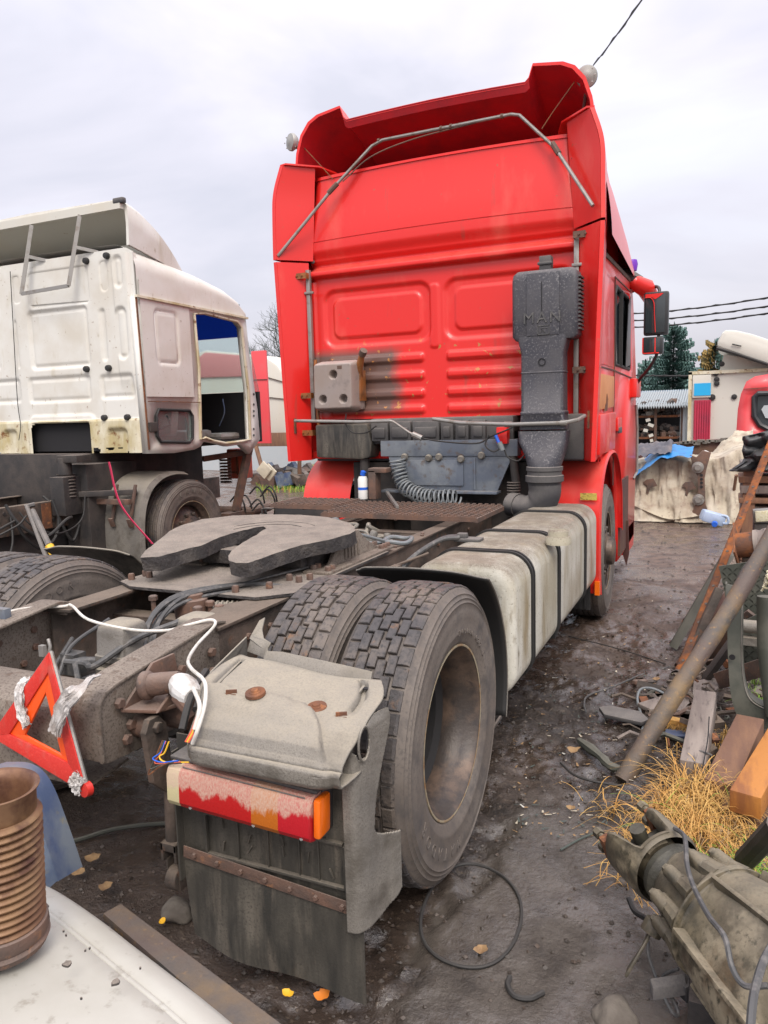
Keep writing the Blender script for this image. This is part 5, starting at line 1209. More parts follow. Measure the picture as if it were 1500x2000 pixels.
# side wall with door opening and little window
def SP(px, py): p_ = P(px, py, x=WX); return (p_.y, p_.z)
outl = [SP(288, 886), SP(262, 578), SP(480, 622), SP(487, 690), SP(503, 800), SP(508, 858), SP(488, 886), SP(470, 868), SP(445, 872), SP(420, 866), SP(398, 862), SP(392, 872), SP(380, 878), SP(340, 885)]
door = [SP(378, 613), SP(400, 612), SP(462, 628), SP(471, 640), SP(476, 690), SP(484, 760), SP(488, 858), SP(470, 862), SP(440, 866), SP(415, 861), SP(400, 855), SP(391, 858), SP(388, 720)]
win = [SP(308, 800), SP(368, 802), SP(374, 812), SP(374, 856), SP(368, 864), SP(312, 863), SP(305, 852), SP(303, 812)]
bmx = bmesh.new(); E_ = []
for poly in (outl, door, win):
    vv_ = [bmx.verts.new((WX, y, z)) for y, z in poly]; E_ += [bmx.edges.new((vv_[i], vv_[(i+1) % len(vv_)])) for i in range(len(vv_))]
bmesh.ops.triangle_fill(bmx, edges=E_, use_beauty=True); bmx.verts.index_update(); mb = MB(); mb.add([v.co.copy() for v in bmx.verts], [[v.index for v in f.verts] for f in bmx.faces]); bmx.free()
w = mb.build('cab_side', 'white_paint', WT); m_ = w.modifiers.new('t', 'SOLIDIFY'); m_.thickness = .06; m_.offset = -1
b = MB(); b.tube([(WX+.015, y, z) for y, z in win], .014, 8, closed=True); b.build('window_rubber', 'rubber', w)
b = MB(); b.prism([(WX+.0, y, z) for y, z in win], (.004, 0, 0)); b.build('window_pane', 'glass_clear', w)
b = MB(); b.tube([(WX-.3, SP(330, 850)[0], SP(330, 850)[1]), (WX-.02, SP(336, 830)[0], SP(332, 830)[1]), (WX-.0, SP(325, 812)[0], SP(325, 812)[1])], .012, 6); b.build('latch', 'rubber', w)
b = MB(); b.tube([(WX+.006, y, z) for y, z in door], .016, 8, closed=True); b.build('door_flange', 'white_rusty', w)
a1, a2 = SP(296, 600), SP(352, 716); cy_, cz_ = (a1[0]+a2[0])/2, (a1[1]+a2[1])/2
b = MB(); b.grid(lambda u, v: Vector((WX+.004-.02*smooth(-rr_sdf(u, v, cy_, cz_, abs(a2[0]-a1[0])/2, abs(a2[1]-a1[1])/2, .07)/.03)+.012*smooth((-rr_sdf(u, v, cy_, cz_, abs(a2[0]-a1[0])/2, abs(a2[1]-a1[1])/2, .07)-.03)/.02)+.012, u, v)), lin(cy_-.34, cy_+.34, 50), lin(cz_-.55, cz_+.50, 50)); b.build('pressed_panel', 'white_paint', w, fix=True, ang=60)
b = MB(); b.beam((WX+.02, SP(286, 784)[0], SP(286, 784)[1]), (WX+.02, SP(388, 786)[0], SP(388, 786)[1]), .006, .008); b.beam((WX+.010, SP(290, 880)[0], 1.37), (WX+.010, SP(264, 580)[0], SP(262, 580)[1]), .012, .012); b.build('rust_seam', 'rust', w)
b = MB(); c_ = SP(296, 833); b.b2((WX+.005, c_[0]-.05, c_[1]-.05), (WX+.03, c_[0]+.05, c_[1]+.04)); b.build('fuel_flap_box', 'chassis_dark', w, bev=.01)
# pillar strip in front of the door opening, holes
b = MB()
for py_ in (770, 790, 803, 812, 838, 850): c_ = SP(495, py_); b.lathe([(0, .002), (.014, .002), (.014, 0)], (WX+.005, c_[0], c_[1]), (1, 0, 0), 10)
b.build('studs', 'dark_hole', w)
# roof: cross-section swept forward, low at the front
rp = [(SP(262, 490)), SP(330, 518), SP(400, 548), SP(445, 572), SP(466, 592), SP(476, 612), SP(480, 620)]
drip = [SP(262, 578), SP(480, 622)]
def wroof(u, v):
    i = min(int(v*(len(rp)-1)), len(rp)-2); f = v*(len(rp)-1)-i; y = lerp(rp[i][0], rp[i+1][0], f); zt = lerp(rp[i][1], rp[i+1][1], f)
    zd = lerp(drip[0][1], drip[1][1], (y-drip[0][0])/(drip[1][0]-drip[0][0])); hw = abs(WX-WC)
    s_ = u*2-1; sg = 1 if s_ > 0 else -1; s_ = abs(s_)
    if s_ < .5: return Vector((WC+sg*s_/.5*(hw-.22), y, zt+.10-.02*(s_/.5)**2))
    t = (s_-.5)/.5; a = smooth(t)*1.0
    X = hw-.22+.22*sin(min(t*1.6, 1)*pi/2); Z = lerp(zt+.08, zd, t**1.5)
    return Vector((WC+sg*X, y, Z-.012*(abs(t-.72) < .02)))
mb = MB(); mb.grid(wroof, lin(0, 1, 72), lin(0, 1, 40)); mb.build('cab_roof', 'white_paint', WT, ang=50)
b = MB(); b.beam((WX+.02, drip[0][0], drip[0][1]), (WX+.02, drip[1][0], drip[1][1]), .03, .02); b.build('drip_rail', 'white_rusty', WT)
mb = MB(); mb.prism([(WX-.02, WY+.02, drip[0][1]), (WX-.02, WY+.02, rp[0][1]), (WX-.1, WY+.02, 3.17), (X0+.1, WY+.02, 3.17), (X0, WY+.02, 2.8)], (0, -.012, 0)); 
mb.build('upper_rear_strip', 'white_paint', WT)
# roof spoiler: open box facing back
def Q(px, py, y=WY): return P(px, py, y=y)
zt0 = Q(243, 392).z; xr_ = Q(243, 392).x; zb0 = Q(243, 478).z
mb = MB(); sec = [(xr_, zb0), (xr_+.01, lerp(zb0, zt0, .5)), (xr_+.005, lerp(zb0, zt0, .9)), (xr_-.04, zt0+.01), (xr_-.15, zt0+.03), (WC, zt0+.05), (2*WC-xr_+.15, zt0+.03), (2*WC-xr_+.02, zt0), (2*WC-xr_, zb0)]
def wsp(i, v, t=0):
    x, z = sec[i]; y = WY+.02+.86*v; zz = zb0+(z-zb0)*(1-v**2.1)-v*.14
    return Vector((WC+(x-WC)*(1-.03*v-.05*v*v)-(math.copysign(t, x-WC)), y+.0, zz-(t if z > zb0+.2 else 0)))
for k, t in ((0, 0), (1, .02)):
    mb.mi(k); V = [wsp(i, v, t) for v in lin(0, 1, 16) for i in range(len(sec))]; n = len(sec); mb.add(V, [(j*n+i, j*n+i+1, (j+1)*n+i+1, (j+1)*n+i) for j in range(16) for i in range(n-1)])
mb.mi(0)
for i in range(len(sec)-1): mb.quad(wsp(i, 0), wsp(i+1, 0), wsp(i+1, 0, .03), wsp(i, 0, .03))
sp2 = mb.build('roof_spoiler', ['white_paint', 'container_white'], WT, fix=False, ang=50)
mb = MB(); mb.b2((X0, WY+.4, 3.10), (WX-.1, WY+.42, 3.3)); mb.beam((X0, WY+.0, zt0-.03), (xr_-.03, WY+.0, zt0-.03), .06, .07); mb.build('inner_frame', 'container_white', sp2)
b = MB(); c_ = Q(238, 392); b.box(c_+Vector((-.02, -.01, .0)), (.12, .05, .05)); b.build('black_patch', 'black_plastic', sp2, bev=.015)
mb = MB()
for x0_, x1_ in ((62, 42), (156, 134)):
    a = Q(x0_, 440, WY-.02) if x0_ < 100 else Q(x0_, 420, WY-.02); c_ = Q(x1_, 574, WY-.12) if x1_ < 100 else Q(x1_, 558, WY-.12); mb.beam(a, c_, .03, .035)
    d_ = lerp(a, c_, .45); mb.beam(d_, d_+Vector((.18, .1, -.05)), .02, .03)
mb.beam(Q(42, 574, WY-.12), Q(134, 558, WY-.12), .02, .03); mb.build('spoiler_bracket', 'tube_metal', WT)
b = MB()
for px_, py_ in ((170, 510), (171, 721), (214, 719), (206, 816), (251, 815), (210, 500)): b.lathe([(0, .04), (.025, .035), (.03, .02), (.03, 0)], Q(px_, py_), (0, -1, 0), 12)
b.build('plugs', 'rubber', WT)
mb = MB(); mb.tube(spline([Q(20, 530, WY-.03), Q(26, 640, WY-.035), Q(34, 780, WY-.03), Q(40, 830, WY-.04), Q(37, 860, WY-.05)], 6), .004, 5); mb.build('hanging_wire', 'rubber', WT)
# windscreen with tinted upper band, seen through the doorway
zA, zB, zC = 1.93, 2.52, 2.80
mb = MB(); mb.prism([(X0+.1, 4.90, zA), (WX-.03, 4.90, zA), (WX-.03, 4.72, zB), (X0+.1, 4.72, zB)], (0, .006, 0)); mb.build('windscreen', 'glass_clear', WT)
mb = MB(); mb.prism([(X0+.1, 4.718, zB+.002), (WX-.03, 4.718, zB+.002), (WX-.03, 4.62, zC), (X0+.1, 4.62, zC)], (0, .006, 0)); mb.build('tint_band', 'glass_blue', WT)
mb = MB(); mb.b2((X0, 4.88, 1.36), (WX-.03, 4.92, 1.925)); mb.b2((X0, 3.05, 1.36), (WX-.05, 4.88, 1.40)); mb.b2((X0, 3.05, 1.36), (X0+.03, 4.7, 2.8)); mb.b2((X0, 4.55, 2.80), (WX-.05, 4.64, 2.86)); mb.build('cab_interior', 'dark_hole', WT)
mb = MB(); mb.b2((WX-.75, 3.85, 1.40), (WX-.25, 4.3, 1.52)); mb.box((WX-.55, 3.82, 1.68), (.42, .12, .42), Matrix.Rotation(-.2, 3, 'X')); mb.b2((WX-.3, 4.25, 1.4), (WX-.1, 4.6, 1.48)); mb.build('seat_remains', 'tube_metal', WT, bev=.04)
mb = MB(); mb.tube(spline([(WX-.35, 4.65, 1.85), (WX-.3, 4.6, 1.7), (WX-.38, 4.6, 1.55)], 5), .006, 5); mb.box((WX-.15, SP(420, 862)[0], 1.40), (.12, .25, .03)); mb.build('loose_trim', 'blue_grey_plastic', WT)
# chassis of the white truck
for sd_ in (1, -1):
    x = WC+.42*sd_
    mb = MB(); mb.b2((x-.004, -2.6, .68), (x+.004, 5.1, .93)); mb.b2((x-.08*(sd_ > 0)-.0, -2.6, .922), (x+.08*(sd_ < 0), 5.1, .93)); mb.b2((x-.08*(sd_ > 0), -2.6, .68), (x+.08*(sd_ < 0), 5.1, .688))
    r_ = mb.build('chassis_rail', 'chassis', WT, bev=.002)
    b = MB(); random.seed(5)
    for i in range(16): b.lathe([(0, .006), (.016, .006), (.016, 0)], (x+.004, .2+i*.17, random.choice((.76, .82, .88))), (1, 0, 0), 8)
    b.build('studs', 'chassis_dark', r_)
    if sd_ > 0: b = MB(); c_ = P(90, 990, x=x+.01); b.b2((x+.004, c_.y-.05, .69), (x+.014, c_.y+.05, .92)); b.build('rusty_plate', 'rust', r_)
mb = MB()
mb.b2((WC-.42, 2.2, .72), (WC+.42, 2.3, .90)); mb.b2((WC-.4, 3.0, .95), (WC+.4, 4.6, 1.25)); mb.tube([(WC-.9, 3.62, .55), (WC+.9, 3.62, .55)], .08, 12)
mb.b2((WC+.45, 2.55, .80), (WC+.62, 2.75, 1.15)); mb.tube([(WC+.55, 2.65, .9), (WC+.55, 2.65, 1.32)], .06, 14)
for k in range(7): mb.lathe([(.085, .012), (.075, 0), (.085, -.012)], (WC+.55, 2.65, .98+.03*k), (0, 0, 1), 16)
mb.b2((WC+.5, 2.60, 1.28), (WC+.75, 2.78, 1.345)); mb.b2((WC-.7, 1.0, .45), (WC+.2, 2.2, .75)); mb.beam((WC+.62, 2.72, .98), (WC+1.05, 3.0, .98), .05, .05)
mb.b2((WC-.3, -2.5, .36), (WC+.36, 3.2, .70)); mb.b2((WC-1.1, -.6, .30), (WC-.5, 1.8, .95)); mb.b2((WC+.45, -2.4, .35), (WC+.85, -.9, .8)); mb.b2((WC+.40, 2.75, .30), (WC+.7, 3.4, 1.25)); mb.b2((WC-.9, 2.9, .8), (WC+.5, 4.7, 1.34))
mb.build('underbody', 'chassis_dark', WT, bev=.006)
random.seed(11)
for i in range(9):
    x = WC+random.uniform(.3, .75); y = random.uniform(1.3, 2.6); z = random.uniform(.8, .98); y2 = y+random.uniform(.25, .8); x2 = WC+random.uniform(.4, 1.0); dp = random.uniform(.15, .42); z2 = random.uniform(.75, 1.0)
    mb = MB(); mb.tube(spline([(x, y, z), (lerp(x, x2, .15)+.05, lerp(y, y2, .1), z-dp*.55), (lerp(x, x2, .5)+.06, lerp(y, y2, .45), z-dp), (lerp(x, x2, .85)+.04, lerp(y, y2, .85), z-dp*.6), (x2, y2, z2)], 8), random.choice((.008, .011, .014)), 7); mb.build('hose', 'rubber', WT)
# its own wheel and mudguard
ww = wheel(WT, -2.98+4.0, 3.62-3.6, False, 1, z=.52, tread=False)
o = bpy.data.objects.new('tread_ribs', RB); COL.objects.link(o); o.parent = ww
sidewall_text(ww, 'КАМА', .405, radians(92), .075, .26, material='grey_plastic')
gq = [(2.93, .22), (2.92, .5), (2.95, .8), (3.05, 1.0), (3.22, 1.11), (3.42, 1.14), (3.60, 1.12)]
mb = MB(); gs2 = spline([(0, y, z) for y, z in gq], 4); mb.sheet([(-3.42, p.y, p.z) for p in gs2], [(-2.90, p.y, p.z) for p in gs2], .012)
mb.sheet([(-2.90, p.y, p.z) for p in gs2], [(-2.87, p.y+.035, p.z-.03) for p in gs2], .012); wg = mb.build('mudguard', 'grey_plastic', WT, ang=50)
b = MB()
for x in (-3.20, -2.98): b.beam((x, 2.90, .72), (x+.02, 2.98, 1.05), .03, .02); b.beam((x, 2.88, .74), (x, 2.91, .66), .05, .02)
b.beam((-3.55, 2.86, .90), (-2.95, 2.88, .90), .045, .05); b.build('bracket', 'rust_brown', wg, bev=.003)
mb = MB(); c_ = P(471, 930, y=4.9); mb.b2((c_.x-.16, 4.85, .93), (c_.x+.07, 5.05, 1.28)); rd = mb.build('red_light_unit', 'coral_plastic', WT, bev=.025)
b = MB(); b.b2((c_.x-.12, 4.83, 1.0), (c_.x+.0, 4.86, 1.02)); b.b2((c_.x-.12, 4.83, 1.2), (c_.x+.0, 4.86, 1.22)); b.b2((c_.x-.12, 4.83, 1.0), (c_.x-.10, 4.86, 1.22)); b.b2((c_.x-.01, 4.83, .98), (c_.x+.01, 4.86, 1.24)); b.build('frame', 'rust', rd)
mb = MB()
for px_ in (452, 444):
    c_ = P(px_, 925, y=4.6)
    for k in range(9): mb.lathe([(.05, .01), (.035, 0), (.05, -.01)], (c_.x-.05, 4.6, .92+.035*k), (0, 0, 1), 14)
mb.b2((WX-.25, 4.3, .5), (WX-.1, 4.9, .6)); mb.tube([(WX-.5, 4.4, .62), (WX-.05, 4.7, .58), (WX-.0, 4.95, .60)], .05, 10); mb.beam((WX-.4, 4.3, 1.2), (WX-.1, 4.75, 1.25), .06, .06); mb.beam((WX-.15, 4.5, .6), (WX-.1, 4.75, 1.3), .06, .08)
mb.build('front_suspension', 'rust_brown', WT)
random.seed(4)
for i in range(7):
    x = WX-random.uniform(-.1, .3); y = random.uniform(4.5, 5.0); z = random.uniform(.55, .8); mb = MB(); mb.tube(spline([(x, y, z), (x+.08, y+.05, z+.08), (x+.16, y+.05, z-.05), (x+.10, y+.1, z-.25), (x+random.uniform(-.1, .1), y, z-.35)], 6), .010, 6); mb.build('brake_hose', 'rubber', WT)
mb = MB(); a = P(213, 902, y=2.8); c_ = P(236, 985, y=2.7); d_ = P(298, 1062, y=2.5)
def strap(mb, pts, w, wd=(1, 0, 0)):
    s_ = spline(pts, 6); W_ = Vector(wd).normalized()*w/2; mb.sheet([p-W_ for p in s_], [p+W_ for p in s_], .004)
strap(mb, [a, c_, d_], .055, (.8, -.5, .1)); tag(mb.build('lashing_strap', 'pink_strap'), 'pinkish red lashing strap running down from under the white cab', 'strap')
# tools leaning at the left
jb = thing('bolt_cutter', 'long handled tool with orange grip leaning on the white truck frame', 'tool', tuple(P(92, 1092, x=-2.4)))
a = P(52, 988, x=-3.5); c_ = P(64, 998, x=-3.4)
mb = MB(); mb.tube([a, P(90, 1088, x=-2.7)], .018, 8); mb.tube([c_, P(96, 1066, x=-2.7)], .024, 8); mb.tube([P(48, 990, x=-3.5), P(68, 985, x=-3.45)], .02, 6); mb.build('handle', 'black_plastic', jb)
mb = MB(); mb.tube([P(96, 1066, x=-2.7), P(113, 1096, x=-2.6)], .032, 10); mb.build('grip', 'yellow', jb)

# ================================================================ NEAR LEFT: triangle, white panel, bellows, blue plastic
TP = Vector((.55, -.92, 1.0)); TN = Vector((-.10, -1, .10))
def tri(px, py): return P(px, py, pl=(TP, TN))
o3 = [tri(100, 1273), tri(174, 1549), tri(-14, 1436)]; i3 = [tri(97, 1372), tri(122, 1458), tri(46, 1428)]
wt_ = thing('warning_triangle', 'red and orange folding warning triangle tied to the truck tail with clear film', 'warning triangle', tuple(tri(70, 1420)))
nn = TN.normalized()
outer = [(100, 1273), (174, 1549), (-14, 1436)]; mid = [(99, 1312), (138, 1488), (23, 1432)]; inn3 = [(91, 1352), (122, 1474), (50, 1435)]
for i in range(3):
    j = (i+1) % 3
    mb = MB(); mb.prism([tri(*outer[i]), tri(*outer[j]), tri(*mid[j]), tri(*mid[i])], nn*.010); mb.build('reflector_bar', 'red_reflector', wt_, bev=.002)
    mb = MB(); mb.prism([tri(*mid[i])-nn*.004, tri(*mid[j])-nn*.004, tri(*inn3[j])-nn*.004, tri(*inn3[i])-nn*.004], nn*.008); mb.build('fluorescent_bar', 'orange_plastic', wt_, bev=.001)
    mb = MB(); mb.tube([tri(*outer[i]), tri(*outer[j])], .006, 6); mb.build('edge_frame', 'tube_metal', wt_)
mb = MB(); mb.lathe([(0, .01), (.02, .008), (.022, -.01), (0, -.012)], tri(170, 1541)+nn*.004, nn, 12); mb.build('hinge_cap', 'red_reflector', wt_)
mb = MB(); mb.tube([tri(96, 1275), tri(98, 1262), tri(94, 1248)], .005, 6); mb.b2(tuple(tri(76, 1282)), tuple(tri(84, 1262)+Vector((0, .012, 0)))); mb.build('hook', 'tube_metal', wt_)
def film(pts, w, name):
    bm_ = MB(); s_ = spline(pts, 8); n = len(s_)
    for lay in (0, 1, 2):
        def fn(u, v):
            i = min(int(v*(n-1)), n-2); p_ = lerp(s_[i], s_[i+1], v*(n-1)-i); tg = (s_[i+1]-s_[i]).normalized(); sd = tg.cross(nn).normalized()
            k = w*(1+.35*noise.noise(Vector((v*5, lay*3, 0)))); q = noise.noise(Vector((u*3+lay*9, v*9, 1)))*.009+noise.noise(Vector((u*9+lay*9, v*4, 1)))*.006
            return p_+sd*(u-.5)*2*k+nn*(lay*.004+q)+tg*.012*noise.noise(Vector((u*4, v*3, lay)))
        bm_.grid(fn, lin(0, 1, 16), lin(0, 1, 26))
    return bm_.build(name, 'film', None, fix=False, ang=25)
f1 = film([tri(48, 1325)-nn*.01, tri(47, 1350)+nn*.012, tri(52, 1390)+nn*.012, tri(60, 1416)+nn*.01], .017, 'film_wrap')
f2 = film([P(188, 1318, y=-.88), P(150, 1350, y=-.95), P(125, 1380, y=-.955), P(108, 1432, y=-.955)], .024, 'film_wrap')
f3 = film([tri(150, 1512)+nn*.01, tri(160, 1528)+nn*.012, tri(168, 1536)+nn*.01], .026, 'film_wrap')
for f_, lab in ((f1, 'strip of clear film round the left bar of the warning triangle'), (f2, 'broad twisted strip of clear film from the right bar to the beam'), (f3, 'clear film bound round the lowest corner of the warning triangle')):
    tag(f_, lab, 'plastic film', 'film strips on the warning triangle')

# white panel in the near corner
edge = [(60, 1709), (72, 1711), (100, 1722), (140, 1745), (200, 1786), (260, 1832), (330, 1885), (400, 1938), (480, 2004), (560, 2075)]
ZP = .66
E0 = [P(x, y, z=ZP-.03) for x, y in edge]
far_ = [P(-60, 1700, z=ZP-.03), P(20, 1702, z=ZP-.03)]
pp = thing('vehicle_panel', 'chipped off-white vehicle panel with stitched-looking seam, in the near left corner', 'vehicle panel', (.6, -1.75, 0))
mb = MB(); ring0 = spline([P(-120, 1712, z=ZP-.02), P(-20, 1708, z=ZP-.022)]+E0, 6); n = len(ring0); ctr = Vector((.85, -2.05, ZP))
inward = []
for i, p_ in enumerate(ring0):
    t = (ring0[min(i+1, n-1)]-ring0[max(i-1, 0)]).normalized(); q = Vector((t.y, -t.x, 0)); q = q if q.dot(ctr-p_) > 0 else -q; inward.append(q)
rows = [(0, -.09), (-.006, -.07), (-.006, -.035), (.004, -.012), (.018, .0), (.040, .008), (.066, .012), (.0675, .0105), (.069, .012), (.076, .0125), (.0775, .011), (.079, .0128), (.11, .016), (.16, .022), (.24, .03), (.34, .036), (.5, .04)]
V = [p_+inward[i]*d_+Vector((0, 0, h_)) for d_, h_ in rows for i, p_ in enumerate(ring0)]
mb.add(V, [(j*n+i, j*n+i+1, (j+1)*n+i+1, (j+1)*n+i) for j in range(len(rows)-1) for i in range(n-1)])
mb.build('skin', 'white_board', pp, fix=True, ang=70)
mb = MB(); mb.b2((-.05, -2.35, .0), (.0, -1.7, ZP-.08)); mb.b2((.45, -2.0, .0), (.55, -1.8, ZP-.05)); mb.build('support', 'chassis_dark', pp)
mb = MB(); random.seed(9)
for px_, py_, r in ((132, 1897, .009), (227, 1933, .008), (92, 1783, .005), (64, 1840, .005), (275, 1905, .002), (160, 1965, .002), (125, 1832, .002), (130, 1840, .002), (55, 1868, .002), (86, 1773, .003), (168, 1870, .002), (176, 1866, .002)):
    c_ = P(px_, py_, z=ZP+.02)
    pl_ = [c_+Vector((cos(a)*r*random.uniform(.6, 1.2), sin(a)*r*random.uniform(.6, 1.2), .012)) for a in lin(0, 5.8, 9)]; mb.prism(pl_, (0, 0, .004))
tag(mb.build('dirt_crumbs', 'grease_mud', pp), kind='stuff')
# rusty board alongside
mb = MB(); a = P(222, 1772, z=.40); c_ = P(560, 2030, z=.40); dd = (c_-a).normalized(); nr = Vector((dd.y, -dd.x, 0))
mb.prism([a+nr*-.00, a+nr*-.02, c_+nr*-.02, c_+nr*.05, a+nr*.03], (0, 0, -.02)); wb = mb.build('plank', 'pole_steel', None, bev=.003); tag(wb, 'dark rusty board along the edge of the white panel', 'board')
mb = MB(); mb.b2((a.x-.02, a.y-.1, 0), (a.x+.03, a.y-.04, .38)); mb.b2((1.25, -1.55, 0), (1.3, -1.5, .38)); mb.build('post', 'chassis_dark', wb)
# corrugated exhaust bellows standing on the panel
bc = P(2, 1840, z=ZP+.02); bx = thing('exhaust_bellows', 'rusty corrugated exhaust bellows standing on the white panel', 'exhaust pipe', tuple(bc))
rb_ = .073; prf = []
for i in range(15): z_ = .045+i*.0145; prf += [(rb_-.002, z_), (rb_+.005, z_+.002), (rb_+.007, z_+.0055), (rb_+.005, z_+.009), (rb_-.002, z_+.011), (rb_-.004, z_+.0128)]
prf = [(rb_-.004, .04)]+prf; zt_ = prf[-1][1]
prf += [(rb_-.002, zt_+.004), (rb_-.003, zt_+.035), (rb_+.003, zt_+.046), (rb_+.004, zt_+.049), (rb_, zt_+.050), (rb_-.006, zt_+.046), (rb_-.012, zt_+.03), (rb_-.014, zt_-.06), (rb_-.015, .05)]
lean = Vector((.05, .02, 1)).normalized()
mb = MB(); mb.lathe(prf, bc, lean, 56); mb.build('bellows', 'bellows', bx, ang=50)
mb = MB(); mb.lathe([(rb_-.02, .0), (rb_+.008, .0), (rb_+.013, .012), (rb_+.008, .018), (rb_+.012, .026), (rb_+.010, .045), (rb_, .05)], bc, lean, 48); mb.box(bc+Vector((.03, -.075, .02)), (.03, .03, .07)); mb.box(bc+Vector((.045, -.08, .045)), (.05, .014, .014)); mb.build('clamp_ring', 'rust_brown', bx, bev=0)
mb = MB(); mb.lathe([(rb_-.022, .0), (rb_-.022, .2), (rb_-.018, .21)], bc, lean, 40); mb.lathe([(0, .05), (rb_-.022, .05)], bc, lean, 24); mb.build('inner_tube', 'chassis_dark', bx)
# blue-grey plastic thing behind it
bp_ = [(-40, 1508), (2, 1510), (30, 1526), (52, 1560), (76, 1622), (97, 1682), (110, 1722)]
mb = MB(); Y_ = -1.22; A_ = spline([P(x, y, y=Y_) for x, y in bp_], 6); mb.sheet(A_, [p+Vector((-.16, -.14, -.16)) for p in A_], .006); mb.sheet(A_, [p+Vector((-.03, .10, -.03)) for p in A_], .006)
tag(mb.build('plastic_cover', 'blue_grey_plastic', ang=60), 'blue-grey curved plastic cover stained yellow, behind the rusty bellows', 'plastic cover')
mb = MB(); a = P(-10, 1196, y=-.5); mb.box(a+Vector((.02, 0, -.01)), (.10, .03, .06)); mb.build('tail_bracket', 'blue_steel', T, bev=.003)
# ================================================================ RIGHT SIDE: scrap, gearbox, grass
def D(px, py, y): return P(px, py, y=y)
# steel pole
a = P(1220, 1520, z=.035); b_ = D(1512, 1042, 1.75)
mb = MB(); pts = [lerp(a, b_, t)+Vector((0, 0, .012*sin(t*7))) for t in lin(-.01, 1.12, 14)]; mb.tube(pts, [.040+.002*sin(i*2.1)+.001*sin(i*5) for i in range(15)], 18)
tag(mb.build('steel_pole', 'pole_steel'), 'long muddy brown pipe leaning to the right across the scrap heap', 'pipe')
# rusty angle iron with holes
a = P(1314, 1318, z=.0); b_ = D(1516, 820, 3.9); dd = (b_-a); R1 = Vector((.9, -.42, 0)); 
ai = thing('angle_iron', 'orange rusted angle iron with a row of holes, leaning beside the flanged pipe', 'angle iron', tuple(a))
mb = MB(); nrm = dd.normalized().cross(R1).normalized(); side = nrm.cross(dd.normalized()).normalized()
mb.prism([a, a+side*.055, b_+side*.055, b_], nrm*.006); mb.prism([a, a+nrm*.05, b_+nrm*.05, b_], side*.006); mb.build('bar', 'rust_orange', ai)
b = MB()
for k in range(14): c_ = lerp(a, b_, .05+k*.065)+side*.028+nrm*-.001; b.lathe([(0, .002), (.009, .002), (.010, 0)], c_, -nrm, 10); 
b.build('studs', 'chassis_dark', ai)
# flanged pipe with dark sleeve
fc = D(1436, 1066, 2.75); ax = Vector((.93, -.10, .16)).normalized()
fp = thing('flanged_pipe', 'rusty square flange on a short pipe with dark rubber sleeve and white tie', 'pipe', tuple(fc))
ux = ax.orthogonal().normalized(); R_ = frame_R(Vector((.10, .95, .12)).cross(ax).cross(ax)*-1, (0, 0, 1))
n1 = Vector((.12, .75, .66)); n1 = (n1-ax*n1.dot(ax)).normalized(); n2 = ax.cross(n1)
mb = MB(); mb.prism([fc+n1*.125+n2*.085, fc-n1*.125+n2*.085, fc-n1*.125-n2*.085, fc+n1*.125-n2*.085], ax*.012); fl = mb.build('flange', 'rust', fp, bev=.006)
b = MB()
for s1 in (1, -1):
    for s2 in (1, -1): b.lathe([(0, .002), (.010, .002), (.011, 0)], fc+n1*.105*s1+n2*.066*s2-ax*.0005, -ax, 10)
b.build('studs', 'container_white', fl)
mb = MB(); mb.tube([fc+ax*.01, fc+ax*.13], .078, 28); mb.build('tube', 'rust_orange', fp)
mb = MB(); s_ = [fc+ax*(.11+.02*i) for i in range(14)]; mb.tube(s_, [.088+.004*sin(i*2.3)+.003*sin(i*5.1) for i in range(14)], 26); mb.build('sleeve', 'wood_grey', fp, ang=50)
mb = MB(); mb.lathe([(.096, -.009), (.098, 0), (.096, .009), (.09, .009), (.09, -.009)], fc+ax*.22, ax, 30); mb.build('cable_tie', 'white_plastic', fp)
mb = MB(); mb.beam(fc+ax*.08+Vector((0, 0, -.08)), Vector((fc.x+.12, fc.y+.1, 0)), .06, .06); mb.beam(fc+ax*.3+Vector((0, 0, -.1)), Vector((fc.x+.35, fc.y+.05, 0)), .06, .06); tag(mb.build('scrap_stand', 'chassis', None), 'dark steel stand under the flanged pipe and its sleeve', 'stand')
# headlamp unit on top
c_ = D(1486, 1004, 3.4); hlp = thing('lamp_unit', 'clouded cream-coloured lamp unit lying on the scrap at the right edge', 'lamp', tuple(c_))
mb = MB(); mb.box(c_+Vector((.06, .03, -.01)), (.22, .07, .10), Matrix.Rotation(-.1, 3, 'Y')); mb.build('housing', 'tube_metal', hlp, bev=.015)
mb = MB(); mb.box(c_+Vector((.06, -.012, -.008)), (.19, .02, .075), Matrix.Rotation(-.1, 3, 'Y')); mb.build('lens', 'fog_cream', hlp, bev=.006)
mb = MB(); mb.b2((c_.x-.04, c_.y-.0, .0), (c_.x+.25, c_.y+.3, c_.z-.07)); tag(mb.build('steel_crate', 'chassis_dark', None, bev=.01), 'dark steel box under the clouded lamp unit', 'crate')
# grey-green strap plates leaning by the angle iron
mb = MB(); a1, a2, a3, a4 = P(1307, 1262, z=.02), P(1322, 1270, z=.02), D(1436, 1085, 3.2), D(1408, 1088, 3.2); mb.prism([a1, a2, a3, a4], (.0, .03, .01)); tag(mb.build('steel_strip', 'dark_green_metal', bev=.004), 'flat grey-green strip leaning behind the rusty angle iron', 'metal strip')
mb = MB(); a = P(1322, 1300, z=.02); b_ = D(1462, 1098, 2.9); mb.beam(a, b_, .09, .03, up=(-1, 0, .3)); mb.beam(a+Vector((.03, .02, 0)), b_+Vector((.03, .02, 0)), .03, .08, up=(-1, 0, .3)); tag(mb.build('dark_channel', 'maroon', bev=.004), 'maroon brown steel channel leaning under the angle iron', 'steel channel')
